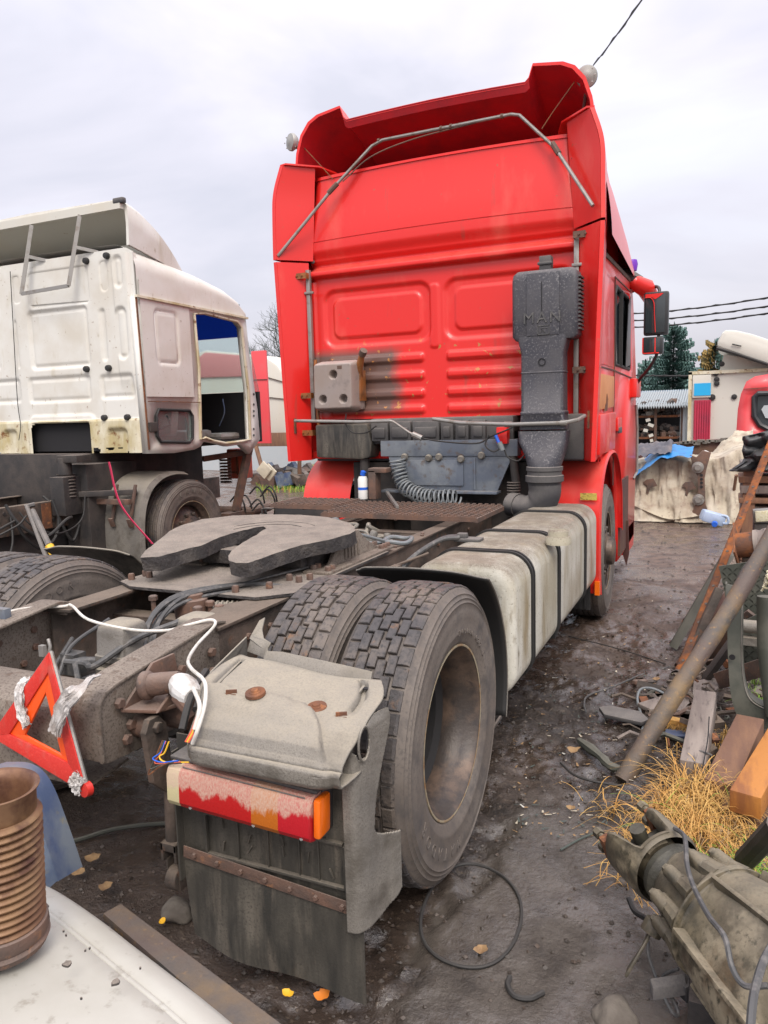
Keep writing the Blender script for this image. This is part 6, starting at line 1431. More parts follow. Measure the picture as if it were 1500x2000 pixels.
# chequer plates
for (q, m_, lab) in (([(1404, 1106), (1500, 1092), (1560, 1090), (1560, 1240), (1420, 1180)], 'dark_green_metal', 'upper ribbed tread plate standing behind the pipe'), ([(1448, 1215), (1560, 1160), (1560, 1330), (1452, 1322)], 'dark_green_metal', 'lower ribbed tread plate standing behind the curved frame')):
    yy = 2.35 if 'upper' in lab else 2.15; pts = [D(x, y, yy) for x, y in q]; mb = MB(); mb.prism(pts, (0, .008, 0)); o = mb.build('tread_plate', m_); tag(o, lab, 'metal plate', 'ribbed tread plates')
    b = MB(); x0, x1 = min(p_.x for p_ in pts), max(p_.x for p_ in pts); z0, z1 = min(p_.z for p_ in pts), max(p_.z for p_ in pts)
    def inside(x, z):
        c = False; n = len(pts)
        for i in range(n):
            p_, q_ = pts[i], pts[i-1]
            if (p_.z > z) != (q_.z > z) and x < (q_.x-p_.x)*(z-p_.z)/(q_.z-p_.z)+p_.x: c = not c
        return c
    x = x0
    while x < min(x1, 2.9):
        z = z0
        while z < z1:
            if inside(x, z) and inside(x+.02, z+.01):
                k = (int((x-x0)/.03)+int((z-z0)/.03)) % 2
                for t in (-1, 0, 1): b.box((x+t*.006*(1 if k else 1), yy-.001, z+t*.006*(-1 if k else 1)), (.020, .004, .0028), Matrix.Rotation(.78 if k else -.78, 3, 'Y'))
            z += .03
        x += .03
    tag(b.build('tread_ribs', 'dark_green_metal', o), kind='stuff')
# curved frame (door surround)
mb = MB(); fr = [D(1417, 1140, 1.75), D(1420, 1200, 1.7), D(1422, 1290, 1.65), D(1430, 1370, 1.6), D(1452, 1412, 1.55), D(1500, 1424, 1.5), D(1560, 1432, 1.5)]
s_ = spline(fr, 6); I_ = [D(1452, 1150, 1.75), D(1449, 1200, 1.7), D(1449, 1290, 1.65), D(1456, 1345, 1.6), D(1472, 1372, 1.55), D(1510, 1388, 1.5), D(1570, 1392, 1.5)]; s2 = spline(I_, 6)
mb.sheet(s_, s2, .012, n=(0, 1, 0)); mb.sheet(s2, [p+Vector((.0, .09, 0)) for p in s2], .008); mb.sheet(s_, [p+Vector((0, .05, 0)) for p in s_], .008)
cf = mb.build('door_surround', 'dark_green_metal', ang=50); tag(cf, 'grey-green curved door frame standing behind the leaning pipe', 'door frame')
b = MB(); b.tube([p+Vector((0, -.003, 0)) for p in s2], .0028, 6); b.build('edge_trim', 'grey_plastic', cf)
b = MB()
for px_, py_ in ((1430, 1283), (1432, 1345)): b.lathe([(0, .002), (.014, .002), (.015, 0)], D(px_, py_, 1.63)+Vector((0, -.005, 0)), (0, -1, 0), 12)
b.build('studs', 'dark_hole', cf)
mb = MB(); mb.tube([D(1500, 1165, 1.6), D(1498, 1260, 1.58), D(1512, 1400, 1.5)], [.05, .045, .04], 14); tag(mb.build('grey_post', 'dark_green_metal'), 'grey metal post at the right edge beside the curved frame', 'post')
mb = MB(); mb.tube([D(1448, 1222, 2.0), D(1560, 1232, 2.0)], .035, 12); mb.tube([D(1448, 1250, 2.0), D(1560, 1262, 2.0)], .03, 4); tag(mb.build('cross_tube', 'grey_plastic'), 'short dusty tube across the ribbed plates', 'tube')
mb = MB(); c_ = D(1500, 1140, 1.9)
for k in range(12): mb.tube(spline([c_+Vector((random.uniform(-.03, .08), random.uniform(-.05, .05), random.uniform(-.05, .07))) for _ in range(4)], 4), .006, 5)
tag(mb.build('foam_scrap', 'fog_cream'), 'torn cream foam stuffed at the right edge above the post', 'foam')
mb = MB(); strap(mb, [D(1466, 1095, 2.3), D(1448, 1120, 2.2), D(1438, 1150, 2.15)], .03, (.6, -.8, 0)); tag(mb.build('rubber_strip', 'rubber'), 'black rubber strip hanging from the pipe sleeve', 'rubber strip')
# squared timber and orange beams
def timber(p0, p1, w, h, m_, lab, up=(0, 0, 1)):
    mb = MB(); mb.beam(p0, p1, w, h, up); o = mb.build('timber', m_, bev=.006); tag(o, lab, 'timber', 'timbers in the scrap heap'); return o
timber(P(1378, 1372, z=.17), P(1352, 1515, z=.10), .10, .13, 'wood_grey', 'split grey timber with a long crack, lying toward the dry grass')
mb = MB(); a = P(1385, 1400, z=.236); c_ = P(1372, 1500, z=.168); mb.tube(spline([a, lerp(a, c_, .5)+Vector((.006, 0, 0)), c_], 5), .0025, 5); o_ = mb.build('crack', 'dark_hole', bpy.data.objects['timber'])
timber(P(1465, 1418, z=.12), P(1405, 1550, z=.08), .12, .10, 'wood_brown', 'brown timber with a nail, between the grey and the orange ones')
timber(P(1530, 1440, z=.20), P(1455, 1572, z=.16), .11, .09, 'wood_orange', 'bright orange timber at the right edge above the dry grass')
timber(P(1410, 1585, z=.05), P(1560, 1615, z=.05), .10, .08, 'wood_brown', 'flat brown timber under the ends of the other two')
timber(P(1462, 1460, z=.05), P(1545, 1480, z=.05), .12, .08, 'wood_brown', 'short dark timber hidden behind the orange one')
# plates and slats on the ground
def slab_(pts, t, m_, name, lab, cat, z=None, g=None):
    mb = MB(); mb.prism([P(x, y, z=zz) for x, y, zz in pts], (0, 0, t)); o = mb.build(name, m_, bev=.002); tag(o, lab, cat, g); return o
slab_([(1170, 1388, .02), (1190, 1384, .02), (1250, 1396, .03), (1268, 1412, .03), (1252, 1418, .03), (1180, 1402, .02)], .02, 'black_plastic', 'plastic_strip', 'glossy black plastic strip lying flat before the scrap heap', 'plastic strip')
slab_([(1245, 1380, .03), (1305, 1362, .04), (1345, 1372, .04), (1350, 1395, .04), (1270, 1392, .03)], .02, 'wood_grey', 'board', 'grey weathered board on the ground behind the pipe foot', 'board')
slab_([(1355, 1335, .06), (1405, 1330, .06), (1400, 1360, .05), (1352, 1368, .05)], .02, 'wood_grey', 'board', 'small grey board end left of the squared timber', 'board')
slab_([(1300, 1428, .04), (1345, 1432, .04), (1348, 1444, .04), (1298, 1440, .04)], .012, 'blue_grey_plastic', 'strip', 'thin bluish strip lying under the yellow bristles', 'strip')
mb = MB(); random.seed(2); a = P(1278, 1410, z=.06); c_ = P(1350, 1425, z=.06)
for k in range(160):
    p_ = lerp(a, c_, random.random())+Vector((0, random.uniform(0, .04), random.uniform(0, .02))); d_ = Vector((random.uniform(-.03, .01), random.uniform(-.06, -.03), random.uniform(-.03, .0))); mb.add([p_, p_+Vector((.004, 0, 0)), p_+d_], [(0, 1, 2)])
mb.beam(a+Vector((0, .02, .02)), c_+Vector((0, .02, .02)), .05, .02); tag(mb.build('bristle_strip', 'straw', fix=False), 'yellow bristly strip under the foot of the pipe', 'brush')
mb = MB(); mb.tube(spline([P(1250, 1500, z=.05), P(1200, 1500, z=.02), P(1170, 1475, z=.03), P(1130, 1445, z=.03)], 5), [.014, .015, .018, .02, .017, .022, .02, .018, .024, .02, .018, .022, .026, .022, .018, .012][:16], 8); tag(mb.build('broken_cable_joint', 'dark_green_metal'), 'knobbly broken rod lying in the mud beside the pipe foot', 'rod')
def wire(name, pts, r, m_, lab, cat='cable', g='cables lying in the mud'):
    mb = MB(); mb.tube(spline(pts, 10), r, 7); o = mb.build(name, m_); tag(o, lab, cat, g); return o
G = lambda x, y, z=.014: P(x, y, z=z)
wire('cable', [G(1306, 1303, .02), G(1260, 1315), G(1200, 1340), G(1150, 1358), G(1141, 1375), G(1145, 1392)], .0055, 'hose', 'grey cable curving in front of the foot of the angle iron')
wire('cable', [G(1305, 1358, .03), G(1275, 1345, .05), G(1252, 1346, .06), G(1245, 1365, .04), G(1252, 1395), G(1257, 1412), G(1254, 1428)], .007, 'hose_grey', 'stiff grey hose bent like a hook on the plastic strip')
wire('cable', [G(1100, 1240), G(1150, 1252), G(1200, 1265), G(1250, 1280), G(1300, 1297, .02)], .004, 'rubber', 'thin black cable from the fuel tank towards the angle iron')
wire('cable', [G(1095, 1490), G(1125, 1515), G(1180, 1530), G(1240, 1535), G(1285, 1525), G(1300, 1520, .03)], .006, 'rubber', 'dark cable sweeping under the pipe foot into the dry grass')
lp_ = []
for k in range(24):
    a = 2*pi*k/24+1.2; lp_.append((920+98*cos(a)+4*sin(3*a), 1790-99*sin(a)*(1 if sin(a) > 0 else 1.05)+4*cos(2*a)))
wire('cable_loop', [G(x, y, .012) for x, y in lp_]+[G(*lp_[0], .012)], .0055, 'rubber', 'round loop of black cable lying in front of the rear tyre', 'cable', None)
wire('cable', [G(-40, 1700), G(100, 1655), G(160, 1638), G(230, 1618), G(330, 1608), G(420, 1615)], .009, 'dark_green_metal', 'thick dark cable on the ground under the truck tail')
wire('cable', [G(1322, 1500, .1), G(1335, 1480, .14), G(1365, 1468, .17), G(1390, 1475, .18)], .005, 'hose', 'short cable arched over the end of the grey timber')
wire('twig', [G(1095, 1660), G(1130, 1640), G(1165, 1625)], .004, 'bark', 'thin dark twig on the grey ground near the gearbox yoke', 'twig', None)
wire('metal_hook', [G(996, 1908), G(992, 1925), G(1005, 1945), G(1035, 1950), G(1062, 1938)], .008, 'rubber', 'curved black rubber piece lying in the mud, bottom centre', 'rubber piece', None)
# leaves
def leaf(px, py, s_, m_, lab, g='fallen leaves', rot=0):
    mb = MB(); c_ = P(px, py, z=.02); pts = []
    for k in range(14):
        a = 2*pi*k/14; r = s_*(1+.10*cos(5*a+px)+.18*cos(2*a+py)+.12*cos(3*a+1)); pts.append((r*cos(a+rot), r*.75*sin(a+rot)))
    mb.add([c_+Vector((x, y, .012+abs(x)*.35+.004*sin(y*90))) for x, y in pts]+[c_+Vector((0, 0, .006))], [(i, (i+1) % 14, 14) for i in range(14)]); o = mb.build('fallen_leaf', m_, fix=False); tag(o, lab, 'leaf', g); return o
leaf(563, 1948, .016, 'leaf_yellow', 'bright yellow-orange leaf left of the reddish one below the mud flap')
leaf(630, 1952, .022, 'leaf_orange', 'reddish orange leaf in the mud below the flap corner')
leaf(318, 1806, .013, 'leaf_yellow', 'small yellow leaf beside the rusty board')
leaf(152, 1709, .030, 'leaf_brown', 'round tan leaf under the warning triangle')
leaf(183, 1682, .028, 'leaf_brown', 'curled brown leaf just behind the round tan one')
leaf(208, 1738, .024, 'leaf_brown', 'dark reddish leaf nearest the corner of the white panel')
leaf(1120, 1470, .030, 'leaf_brown', 'pale brown leaf beside the broken rod', rot=1)
leaf(1282, 1330, .020, 'leaf_brown', 'tan leaf between the two curved cables')
leaf(1115, 1583, .016, 'leaf_brown', 'curled leaf on the dark mud clods')
leaf(940, 1862, .020, 'leaf_brown', 'wet brown leaf inside the cable loop', rot=2)
def stone(px, py, r, lab, z=.0, m_='stone'):
    bm = bmesh.new(); bmesh.ops.create_icosphere(bm, subdivisions=3, radius=r); sv = random.uniform(0, 50)
    for v in bm.verts: v.co = v.co*(1+.35*noise.noise(v.co*(1.1/r)+Vector((sv, 0, 0))))+Vector(); v.co.z *= .6
    me = bpy.data.meshes.new('stone'); bm.to_mesh(me); bm.free(); me.materials.append(M[m_]); me.shade_smooth(); o = bpy.data.objects.new('stone', me); COL.objects.link(o); o.location = P(px, py, z=r*.25+z); tag(o, lab, 'stone', 'stones in the mud'); return o
stone(347, 1778, .055, 'smooth brown stone left of the mud flap')
stone(1200, 1985, .06, 'brown stone at the bottom edge left of the gearbox')
stone(1215, 1725, .022, 'small stone by the gearbox yoke')
stone(1350, 1300, .08, 'pale lumpy stone at the foot of the angle iron')
# mud clods and litter
random.seed(21)
mb = MB()
for k in range(2600):
    r_ = random.random()
    if r_ < .5: px_, py_ = random.uniform(900, 1330), random.uniform(1180, 1990)
    elif r_ < .8: px_, py_ = random.uniform(1180, 1500), random.uniform(1010, 1500)
    else: px_, py_ = random.uniform(80, 900), random.uniform(1640, 2000)
    c_ = P(px_, py_, z=0)
    if slab(c_.x, c_.y) > .5 and random.random() < .8: continue
    s_ = random.uniform(.003, .012)*(1+.12*max(0, c_.y)); c_.z = gh(c_.x, c_.y)+s_*.2
    pts = [Vector((random.uniform(.6, 1.2)*cos(a), random.uniform(.5, 1)*sin(a), random.uniform(-.2, .3)))*s_ for a in (0, 1.25, 2.5, 3.8, 5)]
    mb.add([c_+p_ for p_ in pts]+[c_+Vector((0, 0, s_*.7))], [(i, (i+1) % 5, 5) for i in range(5)])
tag(mb.build('mud_clods', 'mud_clod', fix=False), 'crumbs and clods of wet mud', kind='stuff')
mb = MB()
for k in range(900):
    px_, py_ = random.uniform(1170, 1500), 1010+abs(random.gauss(0, 160)); c_ = P(px_, py_, z=0)
    if random.random() < .35: c_ = P(random.uniform(1000, 1330), random.uniform(1250, 1650), z=0)
    a = random.uniform(0, pi); ln = random.uniform(.006, .03); w_ = random.uniform(.0015, .006); d_ = Vector((cos(a), sin(a), random.uniform(-.1, .2)))*ln; n_ = Vector((-sin(a), cos(a), 0))*w_; c_.z = gh(c_.x, c_.y)+.008
    mb.cur = random.choice((0, 0, 0, 0, 0, 1, 1, 1, 2, 2)) if random.random() < .97 else 3; mb.add([c_-n_, c_+n_, c_+d_+n_*.6, c_+d_-n_*.6], [(0, 1, 2, 3)])
tag(mb.build('ground_litter', ['bark', 'leaf_brown', 'canvas', 'container_white'], fix=False), 'wood chips, bits of leaf and scraps strewn over the mud', kind='stuff')
# straw grass
def blades(mb, n, area, h, spread, green=0, w=.0022, tan=.3):
    for k in range(n):
        c_ = area(); a = random.uniform(0, 2*pi); L__ = random.uniform(.5, 1.1)*h; d_ = Vector((cos(a), sin(a), 0)); q = random.uniform(.25, 1)*spread
        pts = [c_, c_+d_*L__*.3*q+Vector((0, 0, L__*.45)), c_+d_*L__*.7*q+Vector((0, 0, L__*.62)), c_+d_*L__*(1.05)*q+Vector((random.uniform(-.02, .02), random.uniform(-.02, .02), L__*random.uniform(.15, .6)))]
        pts = spline(pts, 3); sd = Vector((-sin(a), cos(a), 0)); m_ = len(pts); ww_ = [w*(1-i/m_)+.0005 for i in range(m_)]
        mb.cur = 0 if random.random() > green else 1
        V = [p_-sd*ww_[i] for i, p_ in enumerate(pts)]+[p_+sd*ww_[i] for i, p_ in enumerate(pts)]; mb.add(V, [(i, i+1, m_+i+1, m_+i) for i in range(m_-1)])
def area_px(x0, y0, x1, y1, z=0):
    def f():
        while 1:
            u, v = random.uniform(-1, 1), random.uniform(-1, 1)
            if u*u+v*v < 1: p_ = P((x0+x1)/2+u*(x1-x0)/2, (y0+y1)/2+v*(y1-y0)/2, z=z); p_.z = max(0, gh(p_.x, p_.y)); return p_
    return f
mb = MB(); blades(mb, 950, area_px(1270, 1550, 1450, 1690), .19, 1.35, .03, .0015)
mb_d = MB(); blades(mb_d, 420, area_px(1260, 1545, 1470, 1700), .14, 1.5, 0, .0016); tag(mb_d.build('dead_grass', ['straw_dull'], fix=False), 'duller dead grass low in the golden tangle', kind='stuff')
blades(mb, 60, area_px(1300, 1560, 1430, 1660), .26, 1.3, 0, .0015); blades(mb, 260, area_px(1230, 1600, 1500, 1740), .12, 1.4, .08, .0016); blades(mb, 120, area_px(1395, 1440, 1450, 1530), .15, .7, 0, .0016)
for (x0_, y0_), n_ in (((1215, 1730), 10), ((1190, 1590), 12), ((1320, 1480), 10), ((1160, 1560), 6)): blades(mb, n_, area_px(x0_-25, y0_-15, x0_+25, y0_+15), .12, 1.6, 0, .002)
for k in range(240):
    c_ = area_px(1200, 1540, 1480, 1760)(); a = random.uniform(0, 2*pi); L__ = random.uniform(.08, .24); q = [c_+Vector((0, 0, .01)), c_+Vector((cos(a), sin(a), 0))*L__*.5+Vector((0, 0, random.uniform(.01, .06))), c_+Vector((cos(a+.3), sin(a+.3), 0))*L__+Vector((0, 0, .01))]; q = spline(q, 4); sd = Vector((-sin(a), cos(a), 0))*.0016
    m_ = len(q); mb.cur = 0; mb.add([p_-sd for p_ in q]+[p_+sd for p_ in q], [(i, i+1, m_+i+1, m_+i) for i in range(m_-1)])
tag(mb.build('dry_grass', ['straw', 'green_grass'], fix=False), 'tangle of dry golden grass', kind='stuff')
mb = MB(); blades(mb, 300, area_px(1360, 1690, 1530, 1790), .13, 1.3, .85, .002); blades(mb, 80, area_px(1440, 1330, 1510, 1400), .10, 1.3, .8, .002)
tag(mb.build('green_grass', ['straw', 'green_grass'], fix=False), 'fresh green grass blades', kind='stuff')

# ---------------------------------------------------------------- gearbox with yoke
A = P(1318, 1712, z=.30); B = P(1590, 1975, z=.28); gx = (B-A).normalized(); 
gb = thing('gearbox', 'muddy olive-grey gearbox casting with a drive yoke, lying in the lower right corner', 'gearbox', (A.x, A.y, 0))
gu = Vector((0, 0, 1)); gu = (gu-gx*gu.dot(gx)).normalized(); gv = gx.cross(gu)    # gv: toward the camera side
def gp_(a, r, ang): return A+gx*a+(gu*cos(ang)+gv*sin(ang))*r
L0 = (B-A).length
def casting(u, v):
    # v along the axis 0..1, u round
    a = 2*pi*u; prof_ = [(.0, .070), (.02, .082), (.035, .082), (.04, .10), (.10, .115), (.16, .128), (.175, .135), (.19, .150), (.205, .152), (.212, .145), (.30, .165), (.40, .185), (.46, .19), (.58, .195), (.60, .18), (.605, .08), (.606, .001)]
    n = len(prof_)-1; i = min(int(v*n), n-1); f = v*n-i; s_, r = lerp(prof_[i][0], prof_[i+1][0], f), lerp(prof_[i][1], prof_[i+1][1], f)
    r *= 1+.05*cos(2*a+.6)+.035*cos(4*a)+(.05*max(0, cos(a-1.9))**6 if s_ > .2 else 0)
    r += .004*noise.noise(Vector((a*2, s_*14, 3)))
    return gp_(s_, r, a)
mb = MB(); mb.grid(casting, lin(0, 1, 72), lin(0, 1, 96)); mb.build('housing', 'olive_metal', gb, fix=True, ang=55)
mb = MB()
for a in (2.5, 1.35, .35, -.6): mb.beam(gp_(.22, .160, a), gp_(.60, .212, a), .012, .035, up=gp_(.3, 1, a)-gp_(.3, 0, a))
mb.lathe([(.150, -.006), (.162, -.004), (.162, .004), (.150, .006)], A+gx*.205, gx, 56)
mb.build('cast_ribs', 'olive_metal', gb, bev=.004)
b = MB()
for a in (.15, .75, 1.35, 2.0, 2.6, 3.3, -1.2, -.5):
    c_ = gp_(.14, .128, a); b.tube([c_, c_+gx*-.0, c_-gx*.055], [.020, .022, .019], 12); b.tube([gp_(.20, .135, a), gp_(.10, .118, a)], [.028, .020], 10)
    b.tube([c_-gx*.045, c_-gx*.07], .013, 6)
b.build('bolts', 'olive_metal', gb)
mb = MB(); mb.lathe([(.0, -.05), (.055, -.05), (.075, -.035), (.090, -.02), (.092, .0), (.080, .012), (.07, .03)], A, gx, 40); mb.build('seal_ring', 'olive_dark', gb)
# yoke: two ears joined by a U round the black cross
Y = A-gx*.09
mb = MB(); ring_ = []
for k in range(25):
    a = lerp(-.55, pi+.55, k/24); ring_.append((a))
def yk(a, rr, ax_): return Y+gx*ax_+(gu*sin(a)*1.0+gv*cos(a)*-1.0)*rr
outer_ = [Y+gx*(.055-.125*abs(cos(a))**1.6*(1 if abs(cos(a)) > .2 else 1))+(gv*cos(a)*.098+gu*sin(a)*.098) for a in lin(0, 2*pi, 48)]
V = []; n = 72; tcv = (Vector(CAM)-Y); tcv = (tcv-gx*tcv.dot(gx)).normalized(); ga = gx.cross(tcv); ga = (ga*.9+tcv*.35).normalized(); gc = gx.cross(ga)
for k in range(n):
    a = 2*pi*k/n; ear = smooth((abs(cos(a))-.42)/.30); dpt = .035-.140*ear; c1 = ga*cos(a)+gc*sin(a)
    for rr, ax_ in ((.104, .06), (.113, .045), (.116-.004*ear, dpt+.016), (.110-.006*ear, dpt), (.084-.004*ear, dpt), (.079, dpt+.012), (.070, .045), (.0, .052)): V.append(Y+gx*ax_+c1*rr)
m_ = 8; mb.add(V, [(k*m_+i, k*m_+i+1, ((k+1) % n)*m_+i+1, ((k+1) % n)*m_+i) for k in range(n) for i in range(m_-1)])
yo = mb.build('yoke', 'olive_metal', gb, fix=True, ang=50)
mb = MB()
for s_ in (1, -1):
    for t in (.8, -.8):
        c_ = Y+gx*-.105+ga*.085*s_+gc*.035*t; mb.tube([c_, c_-gx*.06], .0095, 10); mb.tube([c_-gx*.05, c_-gx*.075], .016, 6)
mb.build('bolts', 'olive_metal', yo)
mb = MB()
for s_ in (1, -1): mb.box(Y-gx*.125+ga*.085*s_, (.03, .03, .085), Matrix((ga, gx, gc)).transposed())
mb.build('bearing_cap', 'rust', yo, bev=.004)
mb = MB(); mb.lathe([(0, -.02), (.03, -.018), (.05, -.008), (.058, .01), (.06, .04)], Y, gx, 24); mb.tube([Y-gx*.06-ga*.07, Y-gx*.06+ga*.07], .024, 12); mb.tube([Y-gx*.06-gc*.07, Y-gx*.06+gc*.07], .024, 12); mb.tube([Y, Y-gx*.08], .034, 12); mb.build('cross_joint', 'olive_dark', yo)
mb = MB(); c_ = gp_(.06, .10, 2.35); d_ = P(1236, 1905, z=.09); mid_ = P(1268, 1835, z=.17); mb.tube([P(1282, 1800, z=.22), P(1270, 1822, z=.19)], .03, 10); s_ = [P(1275, 1815, z=.19), P(1262, 1845, z=.16), P(1240, 1880, z=.12), P(1226, 1908, z=.09)]
W_ = [.015, .012, .028, .004]; tt = Vector((.5, .1, .86)).normalized(); mb.sheet([p_-tt*w_ for p_, w_ in zip(s_, W_)], [p_+tt*w_ for p_, w_ in zip(s_, W_)], .008); mb.build('lever', 'olive_metal', gb, bev=.002)
mb = MB(); mb.prism([P(1268, 1935, z=.05), P(1335, 1925, z=.08), P(1340, 1945, z=.06), P(1275, 1955, z=.04)], (0, .01, .03)); mb.beam(P(1330, 1935, z=.06), P(1420, 1890, z=.08), .04, .05); mb.build('bracket', 'black_plastic', gb, bev=.003)
mb = MB(); mb.tube(spline([P(1318, 1618, z=.42), P(1337, 1635, z=.44), P(1342, 1690, z=.44), P(1356, 1735, z=.44), P(1385, 1790, z=.46), P(1415, 1830, z=.48), P(1430, 1890, z=.45), P(1455, 1925, z=.44), P(1500, 1925, z=.46)], 8), .0065, 7)
mb.tube(spline([P(1530, 1810, z=.5), P(1495, 1870, z=.52), P(1478, 1920, z=.52), P(1470, 1960, z=.52), P(1465, 2020, z=.5)], 8), .0085, 7)
mb.tube(spline([P(1266, 1838, z=.13), P(1268, 1870, z=.1), P(1290, 1930, z=.06), P(1312, 1975, z=.03), P(1325, 1982, z=.02), P(1318, 1960, z=.03), P(1298, 1925, z=.05), P(1296, 1905, z=.07), P(1325, 1892, z=.1)], 8), .005, 7); mb.build('wiring', 'hose', gb)
mb = MB(); mb.tube(spline([P(1228, 1755, z=.05), P(1240, 1780, z=.04), P(1265, 1795, z=.06), P(1280, 1800, z=.1)], 6), .009, 8); mb.build('black_hose', 'rubber', gb)
mb = MB(); mb.b2((A.x+.05, A.y-.25, 0), (A.x+.25, A.y-.05, .12)); mb.b2((A.x+.2, A.y-.5, 0), (A.x+.5, A.y-.3, .12)); tag(mb.build('chock', 'chassis_dark', bev=.01), 'dark block under the gearbox casting', 'block')
mb = MB(); mb.tube([P(1455, 1680, z=.10), P(1520, 1610, z=.35)], .035, 10); tag(mb.build('dark_bar', 'chassis_dark'), 'dark bar reaching in from the right above the gearbox', 'bar')

# jumble of small scrap behind the leaning pipe, too mixed to count
random.seed(77); mb = MB()
for k in range(230):
    t = random.random(); px_, py_ = random.choice(((lerp(1320, 1420, t), lerp(1320, 1140, t)+random.uniform(-20, 60)), (random.uniform(1340, 1500), random.uniform(1200, 1420)), (random.uniform(1250, 1400), random.uniform(1330, 1460))))
    c_ = P(px_, py_, z=random.uniform(.01, .12 if px_ > 1350 else .03)); s_ = random.uniform(.02, .09); mb.cur = random.choice((0, 0, 0, 1, 2, 3, 4, 5)); R0_ = Matrix.Rotation(random.uniform(0, 3), 3, 'Z') @ Matrix.Rotation(random.uniform(-.5, .5), 3, 'X')
    r_ = random.random()
    if r_ < .45: mb.box(c_, (s_*random.uniform(.5, 2.2), s_*random.uniform(.3, .8), s_*random.uniform(.1, .5)), R0_)
    elif r_ < .75: mb.tube([c_, c_+R0_ @ Vector((s_*1.6, 0, s_*.3)), c_+R0_ @ Vector((s_*2.2, s_*.8, 0))], s_*.13, 6)
    else: mb.lathe([(s_*.3, s_*.3), (s_*.5, s_*.2), (s_*.55, 0), (s_*.4, -s_*.2)], c_, R0_ @ Vector((.2, .3, 1)), 9)
tag(mb.build('scrap_jumble', ['chassis', 'rust_brown', 'rust', 'dark_green_metal', 'wood_grey', 'chassis_dark'], fix=False), 'jumble of rusty scrap bits on the ground', kind='stuff')
for i_, (p0, p1, w_, m_, lab) in enumerate((((1338, 1300, .02), (1405, 1150, 2.7), (.05, .05), 'chassis', 'dark square tube leaning between the angle iron and the pipe'),
    ((1362, 1290, .05), (1478, 1205, 2.2), (.12, .02), 'rust_brown', 'brown rusted plate leaning low behind the pipe'),
    ((1375, 1330, .05), (1440, 1240, 2.0), (.03, .08), 'chassis_dark', 'short black bar among the scrap behind the pipe'),
    ((1318, 1345, .02), (1392, 1392, None), (.025, .02), 'rust', 'thin rusty rod lying at the foot of the angle iron'),
    ((1402, 1330, .1), (1500, 1300, 1.8), (.09, .02), 'rust_brown', 'rusty strip across the foot of the lower tread plate'))):
    a_ = P(p0[0], p0[1], z=p0[2]); c_ = D(p1[0], p1[1], p1[2]) if p1[2] else P(p1[0], p1[1], z=.03)
    mb = MB(); mb.beam(a_, c_, w_[0], w_[1], up=(.3, -.8, .4)); tag(mb.build('scrap_bar', m_, bev=.003), lab, 'scrap metal', 'loose bars in the scrap heap')
# ================================================================ BACKGROUND, RIGHT
def rect_px(mb, x0, y0, x1, y1, y, t=.05):
    a, b = D(x0, y0, y), D(x1, y1, y); mb.b2((a.x, y, b.z), (b.x, y+t, a.z))
# white container box with sign and raspberry door
yb = 13.2
wc = thing('box_body', 'white box body with light blue sign and raspberry corrugated door', 'container', (4.2, yb, 0))
mb = MB(); a = D(1352, 732, yb); c_ = D(1560, 732, yb); mb.b2((a.x, yb, 0), (c_.x, yb+3, a.z)); mb.build('body', 'container_white', wc)
mb = MB(); q0, q1 = D(1353, 733, yb-.05), D(1388, 776, yb-.05); mb.b2((q0.x, yb-.06, q1.z), (q1.x, yb-.001, q0.z)); mb.build('header_box', 'container_white', wc, bev=.01)
mb = MB(); q0, q1 = D(1356, 749, yb-.07), D(1388, 772, yb-.07); mb.b2((q0.x, yb-.072, q1.z), (q1.x, yb-.062, q0.z)); mb.build('sign_panel', 'sign_blue', wc)
mb = MB(); q0, q1 = D(1356, 782, yb), D(1386, 880, yb)
for k in range(14):
    x = lerp(q0.x, q1.x, k/14); w_ = (q1.x-q0.x)/14; mb.b2((x, yb-.05-(.03 if k % 2 else 0), 0), (x+w_, yb-.001, q0.z))
mb.build('corrugated_door', 'raspberry', wc)
mb = MB(); mb.b2((a.x-.06, yb-.05, 0), (a.x, yb, a.z+.05)); mb.b2((a.x-.06, yb-.05, a.z), (c_.x, yb, a.z+.06)); mb.build('frame', 'white_rusty', wc)
mb = MB()
for px_, py_, r in ((1398, 730, .05), (1400, 741, .05), (1400, 749, .05), (1391, 776, .06), (1434, 775, .05), (1410, 711, .05), (1411, 727, .04)): mb.lathe([(0, .03), (r, .02), (r, 0)], D(px_, py_, yb-.01), (0, -1, 0), 10)
mb.build('studs', 'rubber', wc)
# white cab top behind
mb = MB(); a = D(1405, 728, yb+.2); mb.prism([D(x, y, yb+.2) for x, y in ((1404, 728), (1414, 692), (1560, 715), (1560, 735))], (0, 2, 0)); mb.build('upper_wall', 'container_white', wc)
mb = MB()
sp_ = [(1399, 676), (1402, 665), (1410, 650), (1416, 643), (1440, 645), (1470, 652), (1500, 662), (1560, 690), (1560, 735), (1500, 712), (1440, 690)]
mb.prism([D(x, y, yb-.3) for x, y in sp_], (0, 2.4, 0)); rsp = mb.build('roof_spoiler', 'container_white', wc, bev=.08); rsp['label'] = 'large cream roof spoiler with bent edge'
mb = MB(); mb.tube([D(1399, 680, yb-.33), D(1440, 692, yb-.33), D(1500, 712, yb-.33)], .03, 6); mb.tube([D(1430, 672, yb-.33), D(1448, 676, yb-.33)], .012, 5); mb.build('spoiler_edge', 'rubber', wc)
